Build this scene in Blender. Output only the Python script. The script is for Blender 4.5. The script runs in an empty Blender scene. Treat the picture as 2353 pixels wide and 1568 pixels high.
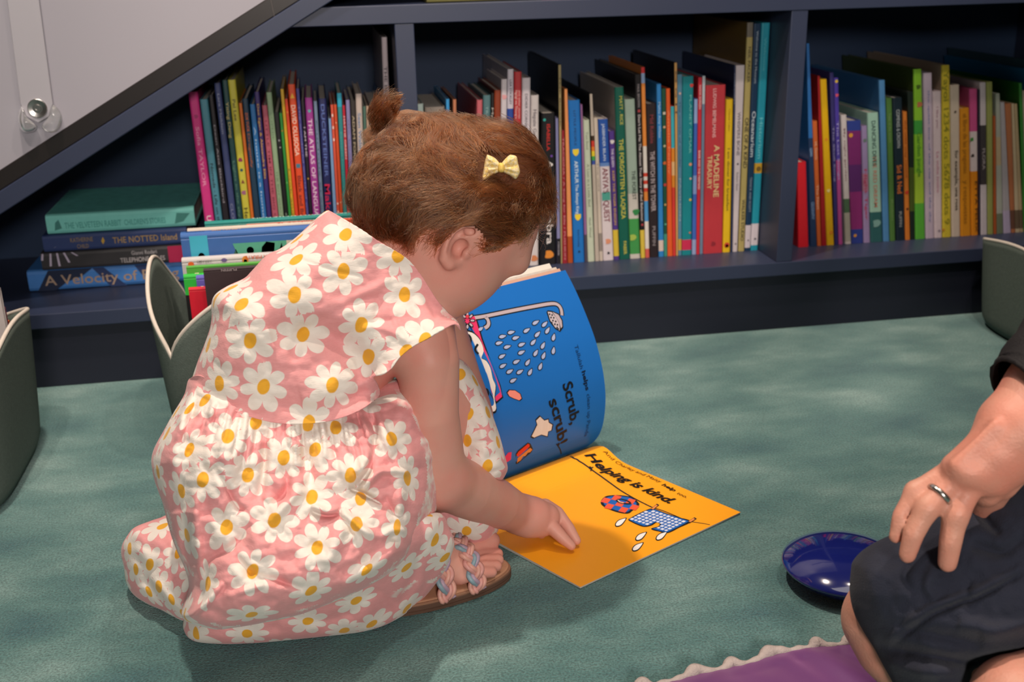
import bpy, bmesh, math, random
import numpy as np
from mathutils import Vector, Matrix, geometry

# ------------------------------------------------------------------ camera, world, lamps, exposure
SC = bpy.context.scene
COL = SC.collection
W_PX, H_PX, F_PX = 2353.0, 1568.0, 2550.0
CC = np.array([W_PX / 2, H_PX / 2])
CAM = np.array([0.0, -1.70, 0.64])


def cam_rows(pitch, yaw, roll):
    cp, sp, cy, sy = math.cos(pitch), math.sin(pitch), math.cos(yaw), math.sin(yaw)
    f = np.array([sy * cp, cy * cp, -sp]); r = np.array([cy, -sy, 0.0]); d = np.cross(f, r)
    cr, sr = math.cos(roll), math.sin(roll)
    return np.array([cr * r + sr * d, -sr * r + cr * d, f])


MC = cam_rows(math.radians(19.78), math.radians(9.36), math.radians(1.306))
cd = bpy.data.cameras.new('camera')
cd.sensor_width = 36.0
cd.lens = F_PX / W_PX * 36.0
cd.dof.use_dof = True
cd.dof.focus_distance = 1.09
cd.dof.aperture_fstop = 8.0
cd.clip_start = 0.02
cam = bpy.data.objects.new('camera', cd)
COL.objects.link(cam)
cam.matrix_world = Matrix(((MC[0][0], -MC[1][0], -MC[2][0], CAM[0]), (MC[0][1], -MC[1][1], -MC[2][1], CAM[1]),
                           (MC[0][2], -MC[1][2], -MC[2][2], CAM[2]), (0, 0, 0, 1)))
SC.camera = cam

world = bpy.data.worlds.new('room_light')
SC.world = world
world.use_nodes = True
bg = world.node_tree.nodes['Background']
bg.inputs[0].default_value = (1.0, 0.92, 0.86, 1)
bg.inputs[1].default_value = 0.05


def lamp(name, kind, loc, target, energy, color, size=0.2, spot=None):
    l = bpy.data.lights.new(name, kind)
    l.energy = energy; l.color = color
    if kind == 'AREA':
        l.shape = 'DISK'; l.size = size
    else:
        l.shadow_soft_size = size
    if spot:
        l.spot_size = math.radians(spot); l.spot_blend = 0.6
    o = bpy.data.objects.new(name, l)
    o.location = loc
    o.rotation_euler = (Vector(target) - Vector(loc)).to_track_quat('-Z', 'Y').to_euler()
    COL.objects.link(o)
    return o


WARM = (1.0, 0.84, 0.70)
lamp('ceiling_spot', 'SPOT', (-0.24, -0.52, 2.6), (0.0, -0.64, 0.1), 125, WARM, 0.04, 75)
lamp('ceiling_spot', 'SPOT', (0.75, -1.0, 2.6), (0.6, -0.6, 0.0), 45, WARM, 0.05, 75)
lamp('ceiling_spot', 'SPOT', (0.40, -1.45, 2.6), (0.40, 0.05, 0.38), 85, WARM, 0.04, 36)
lamp('ceiling_spot', 'SPOT', (-0.45, -1.45, 2.6), (-0.30, 0.10, 0.44), 60, WARM, 0.04, 36)
lamp('shop_window', 'AREA', (0.15, -3.45, 1.25), (0.2, 0.0, 0.30), 36, (1.0, 0.90, 0.82), 0.45)
lamp('ceiling_panel', 'AREA', (0.2, -1.5, 2.65), (0.2, -0.6, 0.0), 8, (1.0, 0.92, 0.84), 1.4)

SC.view_settings.view_transform = 'Standard'
SC.view_settings.look = 'None'
SC.view_settings.exposure = 0.43
SC.view_settings.gamma = 1.0
SC.view_settings.use_curve_mapping = False


# ------------------------------------------------------------------ sight-line helpers (photo pixel -> point on a known plane)
def ray(px, py):
    return MC.T @ np.array([(px - CC[0]) / F_PX, (py - CC[1]) / F_PX, 1.0])


def on_y(px, py, y):
    d = ray(px, py); return CAM + d * ((y - CAM[1]) / d[1])


def on_z(px, py, z):
    d = ray(px, py); return CAM + d * ((z - CAM[2]) / d[2])


def at_d(px, py, t):
    return CAM + ray(px, py) * t


def at_d_arr(px, py, t):
    q = np.stack([(px - CC[0]) / F_PX, (py - CC[1]) / F_PX, np.ones_like(px)], -1) * np.asarray(t)[..., None]
    return CAM + q @ MC


def to_px(P):
    q = (np.asarray(P, float) - CAM) @ MC.T
    return CC + F_PX * q[..., :2] / q[..., 2:3]


def depth_of(P):
    return (np.asarray(P, float) - CAM) @ MC[2]


# ------------------------------------------------------------------ object helpers
def srgb(h):
    h = h.lstrip('#')
    v = [int(h[i:i + 2], 16) / 255 for i in (0, 2, 4)]
    return tuple(x / 12.92 if x <= 0.04045 else ((x + 0.055) / 1.055) ** 2.4 for x in v)


_mats = {}


def mat(name, color, rough=0.5, spec=0.5, noise=0.12, scale=40.0, bump=0.0, bump_scale=None, metal=0.0, coat=0.0, sheen=0.0, trans=0.0):
    key = (name, tuple(color) if not isinstance(color, str) else color)
    if key in _mats:
        return _mats[key]
    if isinstance(color, str):
        color = srgb(color)
    m = bpy.data.materials.new(name)
    m.use_nodes = True
    nt = m.node_tree; b = nt.nodes['Principled BSDF']
    tc = nt.nodes.new('ShaderNodeTexCoord')
    n = nt.nodes.new('ShaderNodeTexNoise'); n.inputs['Scale'].default_value = scale; n.inputs['Detail'].default_value = 4
    nt.links.new(tc.outputs['Object'], n.inputs['Vector'])
    r = nt.nodes.new('ShaderNodeMix'); r.data_type = 'RGBA'
    r.inputs[6].default_value = tuple(c * (1 - noise) for c in color) + (1,)
    r.inputs[7].default_value = tuple(min(1, c * (1 + noise)) for c in color) + (1,)
    nt.links.new(n.outputs['Fac'], r.inputs[0])
    nt.links.new(r.outputs[2], b.inputs['Base Color'])
    b.inputs['Roughness'].default_value = rough
    b.inputs['Specular IOR Level'].default_value = spec
    b.inputs['Metallic'].default_value = metal
    b.inputs['Coat Weight'].default_value = coat
    b.inputs['Sheen Weight'].default_value = sheen
    b.inputs['Transmission Weight'].default_value = trans
    if bump:
        n2 = nt.nodes.new('ShaderNodeTexNoise'); n2.inputs['Scale'].default_value = bump_scale or scale * 6; n2.inputs['Detail'].default_value = 3
        nt.links.new(tc.outputs['Object'], n2.inputs['Vector'])
        bp = nt.nodes.new('ShaderNodeBump'); bp.inputs['Strength'].default_value = bump; bp.inputs['Distance'].default_value = 0.002
        nt.links.new(n2.outputs['Fac'], bp.inputs['Height'])
        nt.links.new(bp.outputs['Normal'], b.inputs['Normal'])
    _mats[key] = m
    return m


def tag(o, label=None, cat=None, group=None, kind=None):
    if label: o['label'] = label
    if cat: o['category'] = cat
    if group: o['group'] = group
    if kind: o['kind'] = kind
    return o


def empty(name, loc=(0, 0, 0)):
    o = bpy.data.objects.new(name, None)
    o.empty_display_size = 0.05
    o.location = loc
    COL.objects.link(o)
    return o


def link_mesh(name, verts, faces, mats, parent=None, mi=None, smooth=False):
    """verts in world space; parented without moving"""
    me = bpy.data.meshes.new(name)
    off = np.array(parent_loc(parent)) if parent is not None else np.zeros(3)
    V = np.asarray(verts, float).reshape(-1, 3) - off
    me.from_pydata([tuple(v) for v in V], [], [tuple(int(i) for i in f) for f in faces])
    for m in (mats if isinstance(mats, (list, tuple)) else [mats]):
        me.materials.append(m)
    if mi is not None:
        me.polygons.foreach_set('material_index', np.asarray(mi, dtype=np.int32))
    if smooth:
        me.polygons.foreach_set('use_smooth', np.ones(len(me.polygons), bool))
    me.update()
    o = bpy.data.objects.new(name, me)
    COL.objects.link(o)
    if parent is not None:
        o.parent = parent
    return o


def parent_loc(p):
    v = Vector((0, 0, 0))
    while p is not None:
        v += p.location; p = p.parent
    return v


class MB:
    """collects shapes into ONE mesh with material slots"""
    def __init__(s):
        s.v = []; s.f = []; s.m = []; s.mats = []

    def slot(s, m):
        if m not in s.mats: s.mats.append(m)
        return s.mats.index(m)

    def add(s, V, F, m):
        k = len(s.v); i = s.slot(m)
        s.v.extend([tuple(map(float, p)) for p in V])
        for f in F:
            s.f.append([int(j) + k for j in f]); s.m.append(i)

    def box(s, lo, hi, m):
        x0, y0, z0 = lo; x1, y1, z1 = hi
        V = [(x0, y0, z0), (x1, y0, z0), (x1, y1, z0), (x0, y1, z0), (x0, y0, z1), (x1, y0, z1), (x1, y1, z1), (x0, y1, z1)]
        s.add(V, [(0, 3, 2, 1), (4, 5, 6, 7), (0, 1, 5, 4), (1, 2, 6, 5), (2, 3, 7, 6), (3, 0, 4, 7)], m)

    def prism(s, poly, ext, m):
        """poly: list of 3D points (planar loop), ext: extrusion vector"""
        P = np.asarray(poly, float); n = len(P); e = np.asarray(ext, float)
        V = np.vstack([P, P + e])
        nrm = np.zeros(3)
        for i in range(n):
            nrm += np.cross(P[i], P[(i + 1) % n])
        F = [list(range(n)), list(range(n, 2 * n))[::-1]]
        F += [(i, i + n, (i + 1) % n + n, (i + 1) % n) for i in range(n)]
        if nrm @ e > 0:
            F = [f[::-1] for f in F]
        s.add(V, F, m)

    def tube(s, pts, rad, m, n=10, caps=True):
        pts = np.asarray(pts, float); k = len(pts)
        rad = np.full(k, rad) if np.isscalar(rad) else np.asarray(rad, float)
        T = np.gradient(pts, axis=0); T /= np.linalg.norm(T, axis=1)[:, None] + 1e-12
        up = np.array([0, 0, 1.0]) if abs(T[0][2]) < 0.9 else np.array([1.0, 0, 0])
        V = []
        a = np.cross(T[0], up); a /= np.linalg.norm(a)
        for i in range(k):
            a = a - T[i] * (a @ T[i]); a /= np.linalg.norm(a) + 1e-12
            b = np.cross(T[i], a)
            for j in range(n):
                w = 2 * math.pi * j / n
                V.append(pts[i] + rad[i] * (a * math.cos(w) + b * math.sin(w)))
        F = [(i * n + j, i * n + (j + 1) % n, (i + 1) * n + (j + 1) % n, (i + 1) * n + j) for i in range(k - 1) for j in range(n)]
        if caps:
            F += [list(range(n))[::-1], [(k - 1) * n + j for j in range(n)]]
        s.add(V, F, m)

    def build(s, name, parent=None, smooth=False, bevel=0):
        o = link_mesh(name, s.v, s.f, s.mats, parent, s.m, smooth)
        if bevel:
            b = o.modifiers.new('bevel', 'BEVEL'); b.width = bevel; b.segments = 2; b.limit_method = 'ANGLE'
        return o


_txt = {}


def text_mesh(s, shear=0.0, bold=0.0):
    """flat outline of the words: x along the reading direction, height of capitals = 1, centred; returns verts(2D), faces, width"""
    key = (s, shear, bold)
    if key in _txt: return _txt[key]
    c = bpy.data.curves.new('lettering', 'FONT')
    c.body = s; c.shear = shear; c.resolution_u = 3; c.offset = bold
    c.align_x = 'LEFT'
    o = bpy.data.objects.new('lettering', c)
    COL.objects.link(o)
    dg = bpy.context.evaluated_depsgraph_get()
    me = bpy.data.meshes.new_from_object(o.evaluated_get(dg))
    V = np.zeros(len(me.vertices) * 3); me.vertices.foreach_get('co', V); V = V.reshape(-1, 3)[:, :2]
    Fs = [tuple(p.vertices) for p in me.polygons]
    bpy.data.objects.remove(o); bpy.data.curves.remove(c); bpy.data.meshes.remove(me)
    if len(V):
        V = V / 0.69
        x0, x1 = V[:, 0].min(), V[:, 0].max()
        V = V - np.array([(x0 + x1) / 2, 0.5])
        w = x1 - x0
    else:
        w = 0.1
    _txt[key] = (V, Fs, w)
    return _txt[key]


def catmull(P, n=8, closed=False):
    P = np.asarray(P, float); k = len(P); out = []
    rng = range(k) if closed else range(k - 1)
    for i in rng:
        if closed:
            a, b, c_, d = P[(i - 1) % k], P[i], P[(i + 1) % k], P[(i + 2) % k]
        else:
            a, b, c_, d = P[max(i - 1, 0)], P[i], P[i + 1], P[min(i + 2, k - 1)]
        for j in range(n):
            t = j / n
            out.append(0.5 * ((2 * b) + (-a + c_) * t + (2 * a - 5 * b + 4 * c_ - d) * t * t + (-a + 3 * b - 3 * c_ + d) * t ** 3))
    if not closed: out.append(P[-1])
    return np.array(out)


# ------------------------------------------------------------------ the room: carpet floor, walls, sloping trim
def carpet_material():
    m = bpy.data.materials.new('teal_carpet'); m.use_nodes = True
    nt = m.node_tree; b = nt.nodes['Principled BSDF']; L = nt.links.new
    tc = nt.nodes.new('ShaderNodeTexCoord')
    mp = nt.nodes.new('ShaderNodeMapping'); mp.inputs['Scale'].default_value = (2.6, 4.6, 1)
    mp.inputs['Rotation'].default_value = (0, 0, math.radians(-8))
    L(tc.outputs['Object'], mp.inputs['Vector'])
    big = nt.nodes.new('ShaderNodeTexNoise'); big.inputs['Scale'].default_value = 2.2; big.inputs['Detail'].default_value = 6; big.inputs['Roughness'].default_value = 0.55
    L(mp.outputs['Vector'], big.inputs['Vector'])
    fine = nt.nodes.new('ShaderNodeTexNoise'); fine.inputs['Scale'].default_value = 420; fine.inputs['Detail'].default_value = 4
    L(tc.outputs['Object'], fine.inputs['Vector'])
    ramp = nt.nodes.new('ShaderNodeValToRGB'); L(big.outputs['Fac'], ramp.inputs['Fac'])
    e = ramp.color_ramp.elements
    e[0].position = 0.30; e[0].color = (0.047, 0.130, 0.143, 1)
    e[1].position = 0.74; e[1].color = (0.225, 0.350, 0.335, 1)
    x = e.new(0.47); x.color = (0.083, 0.190, 0.187, 1)
    x = e.new(0.58); x.color = (0.125, 0.240, 0.232, 1)
    r2 = nt.nodes.new('ShaderNodeMapRange'); r2.inputs[1].default_value = 0.3; r2.inputs[2].default_value = 0.7; r2.inputs[3].default_value = 0.62; r2.inputs[4].default_value = 1.38
    L(fine.outputs['Fac'], r2.inputs[0])
    mx = nt.nodes.new('ShaderNodeMix'); mx.data_type = 'RGBA'; mx.blend_type = 'MULTIPLY'; mx.inputs[0].default_value = 1
    L(ramp.outputs['Color'], mx.inputs[6]); L(r2.outputs[0], mx.inputs[7])
    L(mx.outputs[2], b.inputs['Base Color'])
    b.inputs['Roughness'].default_value = 0.95; b.inputs['Specular IOR Level'].default_value = 0.1
    b.inputs['Sheen Weight'].default_value = 0.25; b.inputs['Sheen Roughness'].default_value = 0.5
    bp = nt.nodes.new('ShaderNodeBump'); bp.inputs['Strength'].default_value = 0.9; bp.inputs['Distance'].default_value = 0.004
    L(fine.outputs['Fac'], bp.inputs['Height']); L(bp.outputs['Normal'], b.inputs['Normal'])
    return m


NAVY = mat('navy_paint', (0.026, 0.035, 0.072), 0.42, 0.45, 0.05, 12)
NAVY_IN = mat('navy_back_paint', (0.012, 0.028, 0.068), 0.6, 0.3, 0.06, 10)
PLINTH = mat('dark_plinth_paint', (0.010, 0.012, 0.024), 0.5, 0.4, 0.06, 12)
WHITE = mat('white_wall_paint', (0.335, 0.325, 0.375), 0.65, 0.3, 0.02, 6)
DARKTRIM = mat('dark_brown_trim', (0.013, 0.010, 0.010), 0.32, 0.5, 0.25, 8)

link_mesh('floor', [(-2.6, -3.6, 0), (2.8, -3.6, 0), (2.8, 0.05, 0), (-2.6, 0.05, 0)], [(0, 1, 2, 3)], carpet_material())['kind'] = 'structure'

S_TOP, S_BOT = 0.123, 0.0995          # bottom shelf board
U_BOT, U_TOP = 0.530, 0.557           # upper shelf board
DEPTH = 0.36
SL0, SL1 = on_y(0, 493, 0), on_y(765, 0, 0)       # lower edge of the sloping fascia
SU0, SU1 = on_y(0, 439, 0), on_y(690, 0, 0)       # its upper edge
SW0, SW1 = on_y(0, 391, 0), on_y(609, 0, 0)       # where the white wall starts


def along(a, b, x):
    k = (x - a[0]) / (b[0] - a[0]); return a[2] + (b[2] - a[2]) * k


XL, XR = -1.0, 1.75
XTOP = 0.55
bk = empty('bookcase', (0.3, 0.1, 0))
tag(bk, 'navy painted built-in bookcase under the sloping stair trim', 'bookcase')


def bpart(name, lo, hi, m=NAVY, bev=0.0012):
    b = MB(); b.box(lo, hi, m); return b.build(name, bk, bevel=bev)


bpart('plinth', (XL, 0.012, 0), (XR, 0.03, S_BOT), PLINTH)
bpart('shelf', (XL, 0, S_BOT), (XR, DEPTH, S_TOP))
bpart('shelf', (-0.036, 0.001, U_BOT), (XR, DEPTH, U_TOP))
bpart('shelf', (0.35, 0.001, 1.05), (XR, DEPTH, 1.077))
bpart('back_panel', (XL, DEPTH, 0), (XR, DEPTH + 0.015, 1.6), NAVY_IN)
bpart('divider', (0.1155, 0.002, S_TOP), (0.1445, DEPTH, U_BOT))
bpart('divider', (0.7345, 0.002, S_TOP), (0.762, DEPTH, U_BOT))
bpart('divider', (1.36, 0.002, S_TOP), (1.388, DEPTH, U_BOT))
bpart('divider', (0.7345, 0.002, U_TOP), (0.762, DEPTH, 1.05))
bpart('side_panel', (XL - 0.02, 0, 0), (XL, DEPTH, 0.5))
bpart('side_panel', (XR, 0, 0), (XR + 0.02, DEPTH, 1.6))

# sloping stair fascia and the dark skirting above it
x0, x1 = -1.0, 0.75


def slope_strip(name, A0, A1, B0, B1, y0, y1, m):
    b = MB()
    pts = [(x0, y0, along(A0, A1, x0)), (x1, y0, along(A0, A1, x1)), (x1, y0, along(B0, B1, x1)), (x0, y0, along(B0, B1, x0))]
    b.prism(pts, (0, y1 - y0, 0), m)
    o = b.build(name, bevel=0.0015); o['kind'] = 'structure'; return o


slope_strip('trim_1', SL0, SL1, SU0, SU1, -0.006, 0.36, NAVY)
slope_strip('trim_2', SU0, SU1, SW0, SW1, 0.004, 0.05, DARKTRIM)
b = MB()
b.tube([on_y(622, 0, 0.0035), on_y(631, 41, 0.0035)], 0.0006, mat('trim_joint', (0.10, 0.09, 0.09), 0.4))
b.build('trim_3')['kind'] = 'structure'
# white stairwell wall above the slope
b = MB()
WX1 = 0.75
pts = [(x0, 0.012, along(SW0, SW1, x0)), (WX1, 0.012, along(SW0, SW1, WX1)), (WX1, 0.012, 1.9), (x0, 0.012, 1.9)]
b.prism(pts, (0, 0.04, 0), WHITE)
b.build('wall_back')['kind'] = 'structure'
# the rest of the shop, behind and above the camera
ROOM = mat('cream_wall_paint', (0.34, 0.31, 0.29), 0.8, 0.2, 0.03, 5)
for nm, lo, hi in (('wall_left', (-2.65, -3.6, 0), (-2.6, 0.4, 2.75)), ('wall_right', (2.8, -3.6, 0), (2.85, 0.4, 2.75)),
                   ('wall_front', (-2.65, -3.65, 0), (2.85, -3.6, 2.75)), ('ceiling', (-2.65, -3.65, 2.75), (2.85, 0.4, 2.8))):
    b = MB(); b.box(lo, hi, ROOM); b.build(nm)['kind'] = 'structure'

# white strap of a stair gate with its screw and clear clip
st = empty('wall_strap', tuple(on_y(85, 250, 0.01)))
tag(st, 'white vertical strap screwed to the white wall above the sloping trim', 'strap')
WP = mat('white_plastic', (0.38, 0.37, 0.415), 0.4, 0.5, 0.02)
b = MB()
P = []
SY = 0.004
top0, top1 = on_y(11, -25, SY), on_y(84, -25, SY)
loop = [on_y(12, -25, SY), on_y(46, 240, SY), on_y(60, 268, SY), on_y(88, 283, SY), on_y(112, 268, SY), on_y(121, 240, SY), on_y(86, -25, SY)]
b.prism(loop[::-1], (0, 0.006, 0), WP)
b.build('strap_band', st, bevel=0.0015)
STEEL = mat('steel', (0.42, 0.41, 0.40), 0.28, 0.5, 0.05, metal=1.0)
b = MB()
ctr = on_y(86, 249, SY - 0.001); rs = 0.0135
ring = []
for k, (r, y) in enumerate([(0.0135, 0.001), (0.0135, -0.001), (0.0125, -0.0016), (0.007, -0.0004), (0.0055, -0.0004), (0.005, -0.0018), (0.003, -0.0018), (0.0028, 0.0002), (0.0, 0.0002)]):
    ring.append([(ctr[0] + r * math.cos(2 * math.pi * j / 28), ctr[1] + y, ctr[2] + r * math.sin(2 * math.pi * j / 28)) for j in range(28)])
V = [p for r in ring for p in r]
F = [(i * 28 + j, i * 28 + (j + 1) % 28, (i + 1) * 28 + (j + 1) % 28, (i + 1) * 28 + j) for i in range(8) for j in range(28)]
b.add(V, F, STEEL); b.build('screw', st, smooth=False)
CLEAR = bpy.data.materials.new('clear_plastic'); CLEAR.use_nodes = True
_b = CLEAR.node_tree.nodes['Principled BSDF']; _b.inputs['Base Color'].default_value = (0.9, 0.9, 0.92, 1)
_b.inputs['Roughness'].default_value = 0.12; _b.inputs['Transmission Weight'].default_value = 0.85; _b.inputs['IOR'].default_value = 1.45
for side in (0, 1):
    if side == 0: outl = [(50, 246), (60, 268), (82, 288), (78, 300), (58, 304), (46, 292), (42, 268)]
    else: outl = [(122, 243), (112, 268), (98, 288), (104, 300), (124, 303), (137, 290), (140, 265)]
    b = MB()
    C2 = catmull(outl, 5, True)
    m2 = C2.mean(0)
    rings = []
    for k, (s, y) in enumerate([(1.0, 0.010), (1.05, 0.004), (1.0, -0.002), (0.8, -0.006), (0.4, -0.008), (0.0, -0.0085)]):
        rings.append([on_y(*(m2 + (p - m2) * s), y) for p in C2])
    n = len(C2)
    b.add([p for r in rings for p in r], [(i * n + j, i * n + (j + 1) % n, (i + 1) * n + (j + 1) % n, (i + 1) * n + j) for i in range(5) for j in range(n)] + [list(range(n))[::-1]], CLEAR)
    b.build('clip', st, smooth=True)


# ------------------------------------------------------------------ books
PAPER = mat('page_paper', (0.55, 0.50, 0.45), 0.8, 0.2, 0.18, 300)
SPINE_Y = 0.082
_bookm = {}


def bookm(c, gloss=0.38):
    if isinstance(c, str): c = srgb(c)
    c = tuple(round(x, 4) for x in c)
    if c not in _bookm:
        _bookm[c] = mat('book_cloth_%d' % len(_bookm), c, gloss, 0.4, 0.07, 90)
    return _bookm[c]


def upright_book(q, depth, color, texts=(), bands=(), icons=(), label='', group='', y0=SPINE_Y, over=0.003):
    """q = (xBL, xBR, xTL, xTR, zB, zT): front outline of the spine; stands on the shelf"""
    xBL, xBR, xTL, xTR, zB, zT = q
    w0 = xBR - xBL; w1 = xTR - xTL; Hh = zT - zB
    root = empty('book', ((xBL + xBR) / 2, y0, zB))
    tag(root, label, 'book', group)
    cm = bookm(color)
    th = min(0.0018, 0.22 * min(w0, w1)); rc = min(0.25 * min(w0, w1), 0.003)
    # plan outline: (a, d) with a in 0..1 across the spine (by side offset) and d into the shelf
    def outline(inset):
        o = []
        r = rc
        o.append(('L', inset, depth)); o.append(('L', inset, r + inset))
        o.append(('L', inset + 0.3 * r, 0.3 * r + inset)); o.append(('L', inset + r, inset))
        o.append(('R', inset + r, inset)); o.append(('R', inset + 0.3 * r, 0.3 * r + inset)); o.append(('R', inset, r + inset)); o.append(('R', inset, depth))
        return o
    cuts = sorted(set([0.0, 1.0] + [b[0] for b in bands] + [b[1] for b in bands]))     # fractions from the top
    def pt(item, f):
        side, a, d = item
        v = 1 - f
        L = xBL + (xTL - xBL) * v; R = xBR + (xTR - xBR) * v
        return ((L + a) if side == 'L' else (R - a), y0 + d, zB + Hh * v)
    mb = MB()
    out, inn = outline(0.0), outline(th)
    n = len(out)
    for i in range(len(cuts) - 1):
        f0, f1 = cuts[i], cuts[i + 1]
        m = cm
        for b in bands:
            if b[0] <= f0 + 1e-6 and b[1] >= f1 - 1e-6: m = bookm(b[2])
        V = [pt(o, f0) for o in out] + [pt(o, f1) for o in out]
        F = [(j, j + 1, n + j + 1, n + j) for j in range(n - 1)]
        mb.add(V, [f for k, f in enumerate(F) if 1 <= k <= n - 3], m)
        mb.add(V, [F[0], F[n - 2]], cm)
    V = [pt(o, 0) for o in inn] + [pt(o, 1) for o in inn]
    mb.add(V, [(n + j, n + j + 1, j + 1, j) for j in range(n - 1)], cm)
    for f in (0, 1):
        V = [pt(o, f) for o in out] + [pt(o, f) for o in inn]
        F = [(j, n + j, n + j + 1, j + 1) for j in range(n - 1)]
        mb.add(V, F if f == 0 else [x[::-1] for x in F], cm)
    V = [pt(o, f) for f in (0, 1) for o in (out[0], inn[0], out[-1], inn[-1])]
    mb.add(V, [(0, 4, 5, 1), (2, 3, 7, 6)], cm)
    # lettering and small emblems on the spine
    up = np.array([(xTL + xTR - xBL - xBR) / 2, 0, Hh]); Ls = np.linalg.norm(up); up /= Ls
    ri = np.array([up[2], 0, -up[0]])
    topc = np.array([(xTL + xTR) / 2, y0 - 0.0004, zT])
    def place(P2, f, xo, sc, rot):
        """P2: 2D pattern (x along reading direction); rot True -> reads downwards"""
        w = w0 + (w1 - w0) * (1 - f)
        c0 = topc - up * (f * Ls) + ri * (xo * w)
        if rot: return [c0 - up * (p[0] * sc) + ri * (p[1] * sc) for p in P2]
        return [c0 + ri * (p[0] * sc) + up * (p[1] * sc) for p in P2]
    for t in texts:
        s, f0, f1, size, colr = t[:5]; xo = t[5] if len(t) > 5 else 0.0; flip = len(t) > 6 and t[6]
        V2, Fs, wd = text_mesh(s, 0, 0.012)
        wloc = w0 + (w1 - w0) * (1 - (f0 + f1) / 2)
        cap = wloc * size
        ln = (f1 - f0) * Ls
        sx = ln / max(wd, 1e-6)
        V3 = [((-1 if flip else 1) * p[0] * sx, (-1 if flip else 1) * p[1] * cap) for p in V2]
        mb.add(place(V3, (f0 + f1) / 2, xo, 1.0, True), [f[::-1] for f in Fs] if False else Fs, bookm(colr, 0.5))
    for ic in icons:
        kind, f, xo, size, colr = ic
        wloc = w0 + (w1 - w0) * (1 - f)
        sc = wloc * size
        if kind == 'dot': P2 = [(0.5 * math.cos(a), 0.5 * math.sin(a)) for a in np.linspace(0, 2 * math.pi, 14, False)]
        elif kind == 'shield': P2 = [(-.5, .5), (.5, .5), (.5, -.05), (.3, -.42), (0, -.62), (-.3, -.42), (-.5, -.05)]
        elif kind == 'blob': P2 = [(0.5 * (1 + .25 * math.sin(3 * a + f * 9)) * math.cos(a), 0.6 * (1 + .2 * math.cos(2 * a)) * math.sin(a)) for a in np.linspace(0, 2 * math.pi, 16, False)]
        elif kind == 'heart': P2 = [(0, -.5), (.5, .1), (.42, .4), (.2, .45), (0, .25), (-.2, .45), (-.42, .4), (-.5, .1)]
        elif kind == 'tri': P2 = [(-.45, -.5), (.45, -.5), (0, .55)]
        else: P2 = [(-.5, -.5), (.5, -.5), (.5, .5), (-.5, .5)]
        if kind not in ('tri', 'rect', 'shield', 'heart'): pass
        V3 = place(P2, f, xo, sc, False)
        mb.add(V3, [list(range(len(P2)))], bookm(colr, 0.5))
    mb.build('cover', root)
    # page block
    pb = MB(); e = th * 1.05
    dI = max(0.0, min(over, 0.01))
    V = []
    for f, dz in ((0, -0.0025), (1, 0.0025)):
        for side, d in (('L', e + 0.001), ('R', e + 0.001), ('R', depth - 0.003), ('L', depth - 0.003)):
            p = pt((side, e, d), f); V.append((p[0], p[1], p[2] + dz))
    pb.add(V, [(0, 1, 2, 3), (7, 6, 5, 4), (0, 4, 5, 1), (1, 5, 6, 2), (2, 6, 7, 3), (3, 7, 4, 0)], PAPER)
    pb.build('pages', root)
    return root


ZOOMS = {'A': (400, 130, 3.919), 'B': (940, 30, 3.919), 'C': (1180, 180, 3.563), 'D': (1440, 30, 2.75), 'E': (1800, 80, 3.016), 'P': (0, 0, 1.0)}
W_ = '#d8cdd0'; K_ = '#15131a'
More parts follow.
